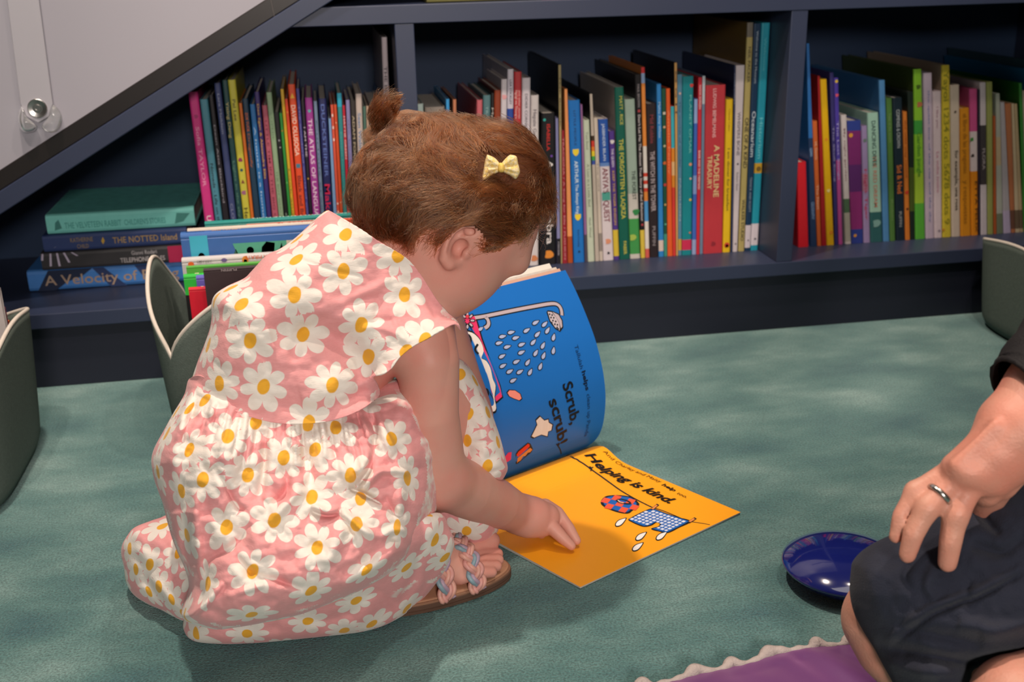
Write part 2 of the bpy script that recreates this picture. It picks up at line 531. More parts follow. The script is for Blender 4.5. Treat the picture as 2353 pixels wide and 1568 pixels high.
# (zoom, colour words, xTL, xTR, yT, xBL, xBR, yB, colour, {texts, bands, icons, depth})
LEFT = [
 ('A', 'bright pink', 125, 212, 318, 275, 362, 1490, '#c8347f', dict(t=[('Sofia TAYLOR', .17, .47, .34, '#e08fb4'), ('UNION’S', .62, .80, .42, '#f0d8e2')], i=[('blob', .12, 0, .4, '#a02868'), ('blob', .9, 0, .6, '#d8508f')])),
 ('A', 'dusty teal', 230, 302, 385, 370, 440, 1480, '#4b8598', dict(t=[('Nomads - Life on the move', .33, .76, .36, '#182a33'), ('Kinchoi', .9, .99, .3, '#24414c')])),
 ('A', 'slim black', 312, 350, 345, 436, 500, 1475, '#211d24', dict(t=[('Dean Atta Blackbird', .15, .55, .3, '#8f8b95'), ('I WILL NOT BE SC', .68, .99, .62, '#c8636d')])),
 ('A', 'slate blue', 358, 415, 238, 502, 566, 1470, '#3a4470', dict(t=[('Lara Maiklem', .05, .24, .34, '#8c92ae'), ('CLOUD BURST', .58, .84, .4, '#7a7f9c')], b=[(.85, 1, '#5d93c8')])),
 ('A', 'dark bottle green', 430, 480, 212, 568, 622, 1465, '#1f4446', dict(t=[('Yiting Deng', .1, .27, .5, '#b3a56a'), ('Lights in the sky & more', .38, .8, .34, '#4f7a6a')])),
 ('A', 'mustard yellow', 482, 552, 210, 624, 690, 1465, '#c2ba42', dict(t=[('Pei Lee', .09, .19, .4, '#4a4620'), ('Head to Toe', .61, .84, .5, '#3a3818')], i=[('blob', .375, 0, .55, '#8a2d52'), ('dot', .425, 0, .42, '#25525a'), ('tri', .48, 0, .55, '#7a3a2c'), ('blob', .535, 0, .6, '#9a5a7c'), ('dot', .9, 0, .6, '#9a9a88'), ('heart', .955, 0, .6, '#b5482c')])),
 ('A', 'slim orange', 582, 610, 420, 692, 720, 1460, '#cf6c28', dict(b=[(.62, .9, '#e0a878')])),
 ('A', 'dark petrol', 612, 664, 380, 722, 780, 1458, '#1f3a50', dict(t=[('ZOE TUCK', .07, .17, .4, '#d2642e'), ('Dragonfly', .18, .36, .35, '#9a5330')])),
 ('A', 'royal blue', 680, 728, 430, 782, 835, 1455, '#2d6fae', dict(t=[('A house is a home', .12, .62, .3, '#a9c2dc'), ('ANTI', .8, .99, .6, '#a9c4b0')], b=[(.66, 1, '#4a5a56')])),
 ('A', 'purple', 722, 766, 318, 836, 880, 1450, '#392a6a', dict(t=[('Dee Egan & Alexandra Ellis', .06, .44, .42, '#c89d3e')])),
 ('A', 'rose pink', 790, 838, 440, 881, 940, 1445, '#b0586a', dict(t=[('LITTLE TIM IN THE BIG CITY', .08, .7, .36, '#7e2d40'), ('GREEN', .8, .95, .36, '#7e2d40')])),
 ('A', 'sage green', 828, 885, 322, 941, 990, 1440, '#8ba584', dict(t=[('SOPHIE', .1, .24, .34, '#6d8a66'), ('THE BOY WHO SAILED THE WORLD', .4, .92, .34, '#6d8768')])),
 ('A', 'slim black', 892, 944, 500, 991, 1030, 1440, '#17171a', dict(t=[('AN ANIMAL HERO AND HIS PEOPLE', .58, .98, .36, '#9aa69a')], i=[('blob', .16, 0, .4, '#8a8a90'), ('dot', .2, .1, .3, '#b0b0b0')])),
 ('A', 'leaf green', 945, 972, 510, 1031, 1058, 1435, '#2f8a3c', dict(i=[('dot', .1, 0, .5, '#c86a30'), ('blob', .4, 0, .5, '#72b860')])),
 ('A', 'thin yellow', 957, 988, 293, 1059, 1086, 1432, '#d0a62c', dict(t=[('Look and see them', .4, .9, .4, '#6a6a20')])),
 ('A', 'flame red', 994, 1022, 382, 1087, 1122, 1430, '#dc4628', dict(i=[('blob', .07, 0, .6, '#e88a3a'), ('blob', .68, 0, .5, '#ea8a3c')])),
 ('A', 'orange-red', 1023, 1088, 250, 1123, 1188, 1425, '#dd4f2a', dict(t=[('DAVID OLUSOGA', .1, .35, .58, '#f0d0be'), ('Black and British', .45, .72, .5, '#7a241c'), ('An illustrated history', .74, .93, .42, '#f0c0a8')], i=[('tri', .055, 0, .7, '#efb53a'), ('rect', .4, 0, .6, '#3f7890')])),
 ('A', 'indigo', 1098, 1126, 288, 1190, 1215, 1420, '#433f88', dict(t=[('The wonderful world of words', .08, .7, .42, '#8480b8')])),
 ('A', 'slim black', 1142, 1172, 398, 1216, 1245, 1418, '#241e2a', dict(t=[('I AM THE', .14, .3, .5, '#c8b8c8')], b=[(.62, .8, '#cf3a34'), (.8, .97, '#3a3580')], i=[('dot', .42, 0, .5, '#d0a03a')])),
 ('A', 'magenta purple', 1176, 1243, 370, 1247, 1318, 1410, '#a03c94', dict(t=[('THE ATLAS OF LANGUAGES', .11, .72, .5, '#e6cbe0'), ('LANGUAG', .84, .99, .42, '#dcbcd6')], i=[('blob', .07, 0, .4, '#5fb0b0'), ('dot', .77, 0, .5, '#52a4a4')])),
 ('A', 'grey-blue', 1255, 1286, 402, 1320, 1352, 1405, '#7488a4', dict(t=[('Curious creatures', .1, .8, .4, '#3f5270')])),
 ('A', 'navy', 1297, 1370, 378, 1355, 1430, 1400, '#262a5c', dict(t=[('DUCKSTEINER', .03, .42, .42, '#5d73b8'), ('Make meatballs', .46, .98, .62, '#cf1f50')])),
 ('A', 'thin pale blue', 1390, 1410, 560, 1432, 1463, 1398, '#7ea4d2', dict()),
 ('A', 'coral', 1408, 1433, 435, 1465, 1490, 1396, '#dc5a44', dict(t=[('I I I', .05, .2, .5, '#f2d8d0'), ('I I I I I', .55, .75, .5, '#f4dcd4')])),
 ('A', 'orange-red', 1437, 1463, 433, 1491, 1520, 1394, '#d4522c', dict(i=[('dot', .1, 0, .4, '#f0c8a0'), ('blob', .55, 0, .4, '#f0b890')])),
 ('A', 'sea-green', 1465, 1508, 330, 1522, 1556, 1392, '#2d8a8e', dict(t=[('Eastern horizons of wonder', .2, .7, .4, '#58a8a0')], b=[(0, .07, '#2aa8c8')])),
 ('A', 'crimson', 1515, 1536, 440, 1558, 1586, 1390, '#c4263c', dict(t=[('HATTIE GREEN', .06, .3, .6, '#e8c0c0')], b=[(.6, 1, '#c88a80')])),
 ('A', 'lavender', 1545, 1580, 392, 1588, 1626, 1388, '#8d86b8', dict(t=[('the book of hopes', .1, .6, .3, '#6f68a0')])),
 ('A', 'charcoal', 1585, 1632, 398, 1628, 1670, 1386, '#35302e', dict(t=[('ADAM FORD', .08, .34, .42, '#b5a68a')])),
 ('A', 'cream', 1633, 1690, 335, 1672, 1728, 1384, '#c8b8b0', dict(t=[('Sean Walsh', .1, .3, .46, '#5f82ac'), ('all of the sea', .34, .6, .4, '#8a94a4')])),
 ('A', 'thin olive', 1700, 1727, 450, 1730, 1752, 1382, '#4c6e62', dict()),
 ('A', 'tan', 1729, 1752, 445, 1754, 1776, 1380, '#b89a84', dict()),
 ('A', 'fat ivory', 1772, 1868, 465, 1778, 1872, 1378, '#cfc2ba', dict(depth=.23)),
 ('A', 'slim cobalt', 1870, 1890, 392, 1874, 1892, 1378, '#3566a8', dict(depth=.24)),
 ('P', 'tall pale grey', 873.5, 889.5, 85.5, 893, 907, 560, '#b6a9b0', dict(t=[('THE BEAR', .115, .27, .5, '#4d444c'), ('Raymond', .31, .42, .42, '#6a6068')], depth=.27)),
]
MID = [
 ('P', 'slim grey', 957, 973, 239, 969, 985, 618, '#9fb0ac', dict()),
 ('P', 'fat oatmeal', 976, 1022, 246, 986, 1028, 616, '#8a8078', dict()),
 ('P', 'slim sky blue', 1025, 1032.5, 228, 1031, 1038, 614, '#3a98d8', dict()),
 ('P', 'thin apricot', 1041, 1048.5, 229, 1046, 1054, 613, '#c07a58', dict()),
 ('P', 'salmon pink', 1096, 1109, 230, 1092, 1105, 611, '#c4626c', dict(depth=.25)),
 ('P', 'grey-teal', 1110.5, 1128, 219, 1107, 1123, 610, '#52767c', dict(t=[('TRAVELS', .06, .2, .3, '#8aa8a8')])),
 ('P', 'black', 1129, 1135.5, 214, 1124.5, 1131, 609, '#201c1c', dict(t=[('My', .08, .14, .6, '#c0b8b0')])),
 ('P', 'russet brown', 1136, 1151.5, 207, 1132, 1147, 608, '#8a3a20', dict()),
 ('P', 'white', 1152, 1165.5, 182, 1148, 1162, 607, '#cfc6cc', dict(i=[('blob', .09, 0, .8, '#e0a0a4')])),
 ('P', 'white', 1166.5, 1180.5, 159, 1163, 1179, 606, '#cbc4d0', dict(t=[('LISA STICKLEY', .05, .17, .36, '#3c3a48'), ('ALL', .3, .42, .6, '#d8d4e0')], b=[(.19, .36, '#2c4a9c')], depth=.27)),
 ('P', 'scarlet', 1181.5, 1199, 165, 1180.5, 1196, 615, '#b83338', dict(t=[('Ngũgĩ wa Thiong’o', .09, .23, .3, '#dcb0ac', -.2), ('and other stories', .09, .23, .24, '#dcb0ac', .22)], b=[(.93, 1, '#c8262c')])),
 ('P', 'white', 1200, 1219.5, 179, 1197, 1216, 607, '#cdc4cc', dict(t=[('DIDIER CORNILLE', .08, .28, .3, '#6d6670')], i=[('dot', .94, 0, .4, '#7a94c8')])),
 ('P', 'ivory', 1220.5, 1238.5, 219, 1217, 1237.5, 610, '#c8c0c0', dict(t=[('Hepzie Gale', .08, .25, .42, '#706870')], i=[('blob', .36, .1, .8, '#c89a70'), ('blob', .955, 0, .7, '#c47a4c')])),
 ('C', 'fat black', 229, 342, 285, 212, 352, 1532, '#141317', dict(t=[('ISABELLA', .07, .24, .22, '#c22a22'), ('Art', .30, .425, .42, '#d8d2d0', .1), ('scadabra', .5, .86, .4, '#d8d2d0', .12)], i=[('dot', .042, -.28, .2, '#2fa39a'), ('dot', .275, .22, .16, '#6a3fa0'), ('blob', .93, .05, .48, '#d2832e')])),
 ('C', 'thin lavender', 344, 366, 328, 358, 386, 1482, '#7f7ea8', dict(t=[('A Child’s Garden', .84, .94, .5, '#a8a4b0')], b=[(.82, 1, '#1c1a20')])),
 ('C', 'tall thin gold-edged black', 367, 392, -110, 388, 395, 1480, '#9c8c62', dict(cover='#101014', depth=.26, t=[('THE BOOK', .05, .3, .4, '#4a3f2a')])),
 ('C', 'dark red', 394, 416, 428, 396, 442, 1515, '#8f1f2c', dict(t=[('TRACIDNA / A Song for Ella / PUSHKIN', .05, .97, .42, '#c07a80')])),
 ('C', 'light orange', 417, 442, 88, 446, 487, 1500, '#e09158', dict(b=[(.84, 1, '#a5481c')])),
 ('C', 'bright blue', 446, 545, 180, 495, 584, 1512, '#1d6cb8', dict(t=[('LITTLE PEOPLE', .06, .27, .18, '#1a3f70'), ('ARTHUR', .362, .5, .3, '#cfe0ea'), ('The Always King', .505, .69, .26, '#cfe0ea'), ('Kevin Crossley', .79, .9, .16, '#1a3f70')], i=[('shield', .31, 0, .52, '#e3c832'), ('shield', .71, 0, .52, '#e3c832'), ('blob', .93, 0, .2, '#12283f')])),
 ('C', 'mauve', 547, 566, 215, 586, 608, 1490, '#8b5f8e', dict(b=[(.82, 1, '#4a4450')])),
 ('C', 'pale mint', 568, 622, 342, 610, 667, 1502, '#b9c2ad', dict(t=[('Tom Bond', .08, .2, .36, '#8a9280'), ('A Lion in a Little Bed', .3, .6, .38, '#8a9280'), ('Hush Wood', .68, .82, .34, '#8a9280')])),
 ('C', 'white with a rainbow band', 624, 648, 128, 670, 704, 1502, '#b4a89c', dict(cover='#17171b', depth=.26, b=[(.24, .27, '#3a2a1c'), (.27, .305, '#c4392c'), (.305, .33, '#d8772a'), (.33, .36, '#dbc22e'), (.36, .385, '#3f9a4a'), (.385, .41, '#3b4f9c')])),
 ('C', 'thin cream', 655, 690, 322, 706, 734, 1490, '#c2b5a8', dict(t=[('The wild', .3, .5, .3, '#8a8078')], b=[(.8, .93, '#8a8078')])),
 ('C', 'white and blue', 691, 775, 334, 735, 822, 1482, '#cdc2c6', dict(t=[('JASBINDER BILAN', .03, .285, .26, '#b9c8e0'), ('ANYA’S', .335, .515, .52, '#7b2f3e'), ('QUEST', .565, .72, .52, '#7b2f3e')], b=[(0, .3, '#234f9e'), (.3, .325, '#5f80b8')], i=[('rect', .535, 0, .8, '#4a9a8c'), ('blob', .86, 0, .5, '#d08a6a'), ('blob', .945, 0, .24, '#302a34')])),
 ('C', 'violet', 779, 826, 433, 824, 868, 1478, '#4d3482', dict(t=[('THE QUEEN', .13, .27, .42, '#cfc4d8'), ('KEEP THE TIGER ENSIGN', .3, .72, .4, '#c09a48')], b=[(.76, .97, '#cbb038')], i=[('blob', .08, 0, .7, '#d0c8c8')])),
 ('C', 'dark green', 828, 905, 72, 869, 955, 1472, '#11584a', dict(t=[('MATT . RICE', .05, .21, .32, '#b9b44f', .12), ('THE FORGOTTEN TLAQRZA', .29, .755, .42, '#c4bd4c'), ('FABER', .89, .97, .28, '#c4bd4c', .05)], depth=.25, cover='#b9b0aa')),
 ('C', 'grey-green', 908, 995, 172, 956, 1040, 1470, '#94a79a', dict(t=[('THE FOREST', .435, .62, .34, '#2f3a34', .1)], b=[(.58, .74, '#c2bcb4'), (.74, .97, '#3f8f4a'), (.97, 1, '#c2bcb4')], i=[('blob', .7, .2, .6, '#2f7f46'), ('blob', .86, -.2, .6, '#9bb44c')])),
 ('D', 'slim black', 52, 90, 388, 90, 118, 1512, '#1c191c', dict(t=[('Don’t Let Me: The Almost True Story of Bad Behaviour', .21, .79, .42, '#c9bfc0'), ('PAUL BROWN', .05, .17, .36, '#8f878a')], b=[(.84, 1, '#cdb342')], i=[('dot', .19, 0, .5, '#a83a40'), ('dot', .81, 0, .5, '#a83a40')], depth=.27)),
 ('D', 'orange and white striped', 91, 116, 342, 119, 145, 1530, '#d9853c', dict(b=[(0, .03, '#c83034'), (.03, .08, '#8ea8d0'), (.4, .54, '#d6cfc8'), (.54, .56, '#c84030'), (.56, .58, '#d6cfc8'), (.58, .6, '#c84030'), (.6, .62, '#d6cfc8'), (.62, .64, '#c84030'), (.69, .8, '#4a90c8'), (.8, .95, '#d6cfc8'), (.95, 1, '#c85a50')])),
 ('D', 'brown-black', 122, 188, 572, 148, 202, 1524, '#2a2023', dict(t=[('Mid Robbie', .07, .25, .36, '#7f343c'), ('THE WITCH IN THE TOWER', .3, .69, .46, '#b5a8ac'), ('PUFFIN', .79, .92, .34, '#8f868a')], depth=.25)),
 ('D', 'azure blue', 190, 219, 448, 204, 236, 1520, '#2f7fc2', dict(t=[('Maliza Amy White', .1, .3, .46, '#9fc4e2')], b=[(.9, .965, '#d0beb4')])),
 ('D', 'dark green patterned', 221, 249, 478, 237, 258, 1520, '#214f3c', dict(i=[('rect', .14, 0, .6, '#c8c0b0'), ('dot', .22, 0, .6, '#c8a080'), ('dot', .33, 0, .6, '#b8b090'), ('blob', .43, 0, .8, '#c8602c'), ('dot', .56, 0, .8, '#c03838'), ('dot', .68, 0, .6, '#c89a60'), ('dot', .8, 0, .6, '#5aa088')], b=[(.86, 1, '#3f8a78')])),
 ('D', 'bright orange', 250, 276, 478, 259, 292, 1530, '#dc5a26', dict(t=[('Amelia Penny', .12, .5, .4, '#e88858')])),
 ('D', 'thin turquoise-topped striped', 278, 301, 590, 293, 312, 1528, '#cf3a34', dict(b=[(0, .27, '#3aa8b8'), (.27, .36, '#d8862c'), (.36, .45, '#dcae7a'), (.45, .53, '#d8862c'), (.53, .6, '#cf4030')])),
 ('D', 'tan', 302, 319, 314, 313, 324, 1500, '#c9995c', dict(t=[('O G I I', .04, .25, .6, '#4a3c3a')], cover='#221f28', depth=.25)),
 ('D', 'slate blue', 320, 352, 388, 325, 348, 1486, '#54829c', dict(t=[('The worlds of wonder', .14, .5, .4, '#355c74'), ('PAVILION', .56, .8, .4, '#8fa8b4')], i=[('dot', .1, 0, .5, '#c8a8a0')], b=[(.905, .97, '#c49a3c')])),
 ('D', 'teal', 353, 425, 400, 350, 412, 1512, '#178089', dict(t=[('PLANET OMAR', .1, .42, .2, '#6ab4b0', .22)], i=[('blob', .05, .3, .3, '#c83838'), ('dot', .48, .26, .28, '#d89070'), ('dot', .56, .28, .2, '#d8b0a0'), ('dot', .68, .28, .24, '#d2b04a'), ('dot', .87, .28, .2, '#c87050')], b=[(.91, .97, '#c42f52')])),
 ('D', 'cornflower', 428, 450, 544, 413, 440, 1515, '#3f63b4', dict(b=[(0, .15, '#8fa6d4'), (.48, .6, '#7f98cc'), (.9, 1, '#8f9ec4')])),
 ('D', 'cherry red', 453, 478, 408, 441, 461, 1515, '#c42b3a', dict(t=[('NADIA SHIREEN', .04, .17, .5, '#e0b8b8'), ('BARB AND THE MERMAID', .4, .62, .5, '#e8c8c4')])),
 ('D', 'thin slate', 480, 498, 398, 462, 482, 1510, '#6a7f98', dict(b=[(0, .15, '#b8c0c8')])),
 ('D', 'fat red', 500, 628, 455, 484, 606, 1522, '#b5363e', dict(t=[('LUDWIG BEMELMANS', .02, .3, .16, '#e0b0b0', -.05), ('A MADELINE', .345, .655, .26, '#d8c08a', .1), ('TREASURY', .405, .605, .22, '#d8c08a', -.24)], b=[], i=[('blob', .94, 0, .22, '#8a2430')], depth=.23)),
 ('D', 'yellow', 630, 690, 545, 607, 655, 1516, '#d9b21c', dict(t=[('Chantal Cabot', .06, .2, .3, '#b08a18'), ('I am dinner for breakfast', .31, .72, .32, '#6a5a20')], i=[('dot', .95, 0, .7, '#c8442c'), ('blob', .955, 0, .4, '#e8d8c8')])),
 ('D', 'slim navy', 662, 690, 330, 657, 668, 1500, '#2a3352', dict(cover='#20294a', t=[('OXFORD', .04, .2, .5, '#8c94a8')], depth=.27)),
 ('D', 'white', 692, 748, 330, 669, 701, 1504, '#c3b9bd', dict(t=[('WHISPERS BONE', .24, .47, .4, '#6d656d'), ('Robert Shaw', .56, .66, .36, '#8d858b')], i=[('dot', .515, 0, .3, '#4a3f4c'), ('blob', .955, 0, .3, '#4a4650')])),
 ('D', 'khaki', 764, 804, 60, 706, 745, 1500, '#a8995f', dict(t=[('NEIL PACKER', .1, .25, .44, '#4a4430'), ('ONE OF A KIND', .4, .62, .56, '#2c2a22'), ('WALKER STUDIO', .76, .95, .48, '#4a4430')], b=[(0, .06, '#6a645c')], cover='#6d5526', depth=.28)),  # dark top band paints the upper shelf's shadow into the spine colour
 ('D', 'deep navy', 806, 856, 66, 747, 792, 1492, '#173350', dict(t=[('Welcome to the Museum', .03, .25, .3, '#93a2b0'), ('Oceanarium', .37, .57, .52, '#b5c0c8'), ('TRINICK AND SCOTT', .66, .82, .3, '#7f8fa0')], b=[(.88, .985, '#c6bcc4')], i=[('blob', .95, 0, .26, '#4a4a58')], depth=.28)),
 ('D', 'tall turquoise', 863, 926, 62, 795, 852, 1494, '#1f8aa0', dict(t=[('Historium', .4, .58, .4, '#5fb4c0'), ('Welcome', .06, .2, .26, '#4aa4b4')], b=[(.6, .645, '#b8902c'), (.875, .975, '#c9c0c8')], i=[('dot', .625, 0, .6, '#6a5420'), ('blob', .945, 0, .26, '#40404c')], depth=.28)),
]
RIGHT = [
 ('E', 'fat bright red', 97, 160, 882, 104, 178, 1472, '#d01f2c', dict(depth=.15)),
 ('E', 'tall thin blue', 162, 185, 60, 190, 232, 1465, '#2f6cb0', dict(b=[(.45, 1, '#24385c')], t=[('LEARN', .5, .54, .5, '#8fb0d8'), ('GEOGRAPHY', .77, .86, .5, '#7f9cc8')])),
 ('E', 'orange', 200, 236, 598, 236, 264, 1452, '#c4602c', dict(t=[('HL Dennis', .16, .3, .5, '#dca888'), ('The Nest', .5, .7, .5, '#dca888')])),
 ('E', 'dark red', 238, 255, 285, 266, 300, 1446, '#9c1c20', dict()),
 ('E', 'golden yellow', 256, 303, 308, 302, 355, 1465, '#d9aa10', dict(i=[('blob', .35, 0, .4, '#d98a20'), ('blob', .66, 0, .4, '#e8d48a'), ('blob', .92, .1, .5, '#d98a20')], depth=.2)),
 ('E', 'midnight purple', 322, 350, 262, 358, 382, 1450, '#36306c', dict(t=[('The Skull Song', .3, .62, .4, '#8c88b0')], depth=.27)),
 ('E', 'violet', 352, 382, 298, 384, 412, 1446, '#4a3a9c', dict(t=[('The Last Songs', .25, .6, .44, '#a49cd0')], i=[('dot', .02, 0, .7, '#d8b83a'), ('blob', .1, 0, .7, '#d8506a')], b=[(.48, 1, '#b04a90')])),
 ('E', 'white', 400, 440, 556, 430, 472, 1450, '#c8c0c0', dict(t=[('My night garden', .1, .5, .3, '#907078')], b=[(.64, .75, '#4f6a50'), (.75, .98, '#a8a498')])),
 ('E', 'blue and magenta', 443, 540, 595, 474, 556, 1442, '#31408e', dict(b=[(.08, .35, '#7a2a6c'), (.35, .57, '#5a2a6a'), (.57, .88, '#8a2f72')], i=[('dot', .11, -.28, .3, '#d8983a'), ('dot', .93, -.2, .26, '#d8983a')])),
 ('E', 'lilac', 542, 582, 632, 558, 604, 1432, '#9a88b4', dict(t=[('Night Tiger', .36, .8, .4, '#b8486c')], i=[('dot', .12, 0, .6, '#6a7a78')], b=[(.4, .55, '#b07a94')])),
 ('E', 'mint green', 584, 660, 540, 606, 690, 1422, '#9cc4b4', dict(t=[('DANCING DIVES', .06, .4, .34, '#3f5a58'), ('THE RED DREAM', .32, .72, .3, '#c88a78')], b=[(.76, 1, '#2f5f62')], i=[('blob', .85, 0, .6, '#7aa4a0')])),
 ('E', 'big sky blue', 664, 706, 314, 694, 738, 1434, '#5088bc', dict(cover='#35689c', depth=.28)),
 ('E', 'moss green', 714, 754, 440, 740, 778, 1410, '#507a3c', dict(t=[('Tales of the woods', .1, .3, .4, '#7a9a60'), ('Robin', .7, .85, .3, '#7a9a60')])),
 ('E', 'blue-black', 758, 826, 436, 784, 845, 1408, '#1b2a36', dict(t=[('COMPASS & CROWN', .08, .34, .34, '#b0b8bc'), ('Sid & Ned', .46, .66, .5, '#d87a3c'), ('PUFFIN', .79, .9, .3, '#98a0a4')])),
 ('E', 'slim orange', 828, 858, 534, 847, 880, 1405, '#cf7a30', dict(t=[('the wild way round', .06, .5, .4, '#a4521c')], i=[('blob', .62, 0, .7, '#c83a2c'), ('dot', .75, 0, .5, '#5a2a1c')])),
 ('E', 'thin dark olive', 862, 902, 395, 883, 914, 1402, '#1f2a24', dict(b=[(.5, .8, '#4a5a24')])),
 ('E', 'tall lime green', 905, 960, 238, 915, 985, 1404, '#86c034', dict(cover='#3a4a22', depth=.29, t=[('Garden jungle', .36, .62, .4, '#4a8a2c')], b=[(.29, .37, '#3f9a40'), (.6, .78, '#9fc43a'), (.78, 1, '#58ac3c')], i=[('blob', .2, .1, .6, '#b4704c'), ('blob', .1, 0, .5, '#4a6a20')])),
 ('E', 'white and lilac', 972, 1032, 264, 988, 1046, 1410, '#bfb0c4', dict(b=[], t=[('the quiet line of the sea and the sky', .1, .9, .2, '#7f86b4', .05)])),
 ('E', 'blush white', 1036, 1096, 392, 1048, 1102, 1408, '#d2c2ca', dict(t=[('I like you', .1, .24, .24, '#b090a0'), ('La volte ivoire', .4, .68, .3, '#c88ea4')], i=[('dot', .95, .1, .3, '#8f8090')])),
 ('E', 'tall yellow dotted', 1100, 1155, 210, 1104, 1165, 1410, '#cbb838', dict(cover='#998878', depth=.29, t=[('Yayoi 1234 dots 5678 dots 9', .03, .92, .6, '#8f8a28')], i=[('rect', .95, -.4, .24, '#c8862c')])),
 ('E', 'cream', 1158, 1222, 348, 1168, 1228, 1412, '#c6b8aa', dict(t=[('for example, una rosa', .42, .82, .36, '#4a4038', .1)], i=[('dot', .17, 0, .26, '#5a4a40')])),
 ('E', 'orange', 1226, 1290, 508, 1230, 1302, 1404, '#d18a1e', dict(t=[('el libro de las preguntas', .04, .5, .4, '#a46a18'), ('y respuestas', .55, .9, .4, '#a46a18')])),
 ('E', 'pink white and orange', 1292, 1346, 376, 1304, 1352, 1404, '#d0c4c8', dict(b=[(0, .28, '#c4508a'), (.55, 1, '#d8861a')], i=[('rect', .33, -.3, .4, '#3f8a3c'), ('blob', .44, -.2, .4, '#3a3030')], t=[('ETTA FELIX', .62, .98, .3, '#5a3a18', .2)], cover='#b04a72', depth=.2)),
 ('E', 'thin aubergine', 1348, 1362, 380, 1354, 1364, 1396, '#2c2638', dict()),
 ('E', 'white with a dark shape', 1364, 1406, 332, 1366, 1416, 1396, '#c4bcc4', dict(b=[(.27, .66, '#3f3a3e')], t=[('FLORA', .42, .56, .4, '#a8a0a4')], depth=.27)),
 ('E', 'olive', 1410, 1452, 328, 1418, 1458, 1396, '#939a58', dict(depth=.22)),
 ('E', 'rust', 1455, 1472, 565, 1460, 1479, 1394, '#a8562c', dict()),
 ('E', 'pale grey-green', 1474, 1502, 408, 1481, 1526, 1392, '#a8aea4', dict(b=[(.3, .5, '#b8a888'), (.85, 1, '#6f7a64')])),
 ('E', 'pale grey', 1505, 1535, 468, 1528, 1580, 1390, '#aba8b0', dict(b=[(.82, 1, '#b4aac8')])),
 ('E', 'terracotta', 1537, 1580, 478, 1582, 1610, 1388, '#b0704c', dict(b=[(.82, .97, '#6a4a3c')])),
 ('E', 'cream striped', 1582, 1600, 478, 1612, 1640, 1387, '#c4b496', dict(b=[(.82, .97, '#6a5a48')])),
 ('E', 'light tan', 1602, 1622, 480, 1642, 1666, 1386, '#b8a482', dict(b=[(.82, .97, '#6a5a48')])),
 ('E', 'tall green', 1634, 1656, 335, 1668, 1690, 1385, '#3f8a3a', dict(cover='#256a22', depth=.25)),
 ('E', 'ivory', 1658, 1690, 390, 1692, 1730, 1384, '#c0b4a4', dict()),
 ('E', 'big blue', 1692, 1720, 240, 1732, 1764, 1383, '#2a6a9c', dict(cover='#1f6594', depth=.29)),
 ('E', 'tall steel blue', 1722, 1752, 180, 1766, 1790, 1382, '#45627a', dict(cover='#34505f', depth=.29)),
 ('E', 'maroon', 1754, 1800, 420, 1792, 1836, 1380, '#6a2430', dict()),
]


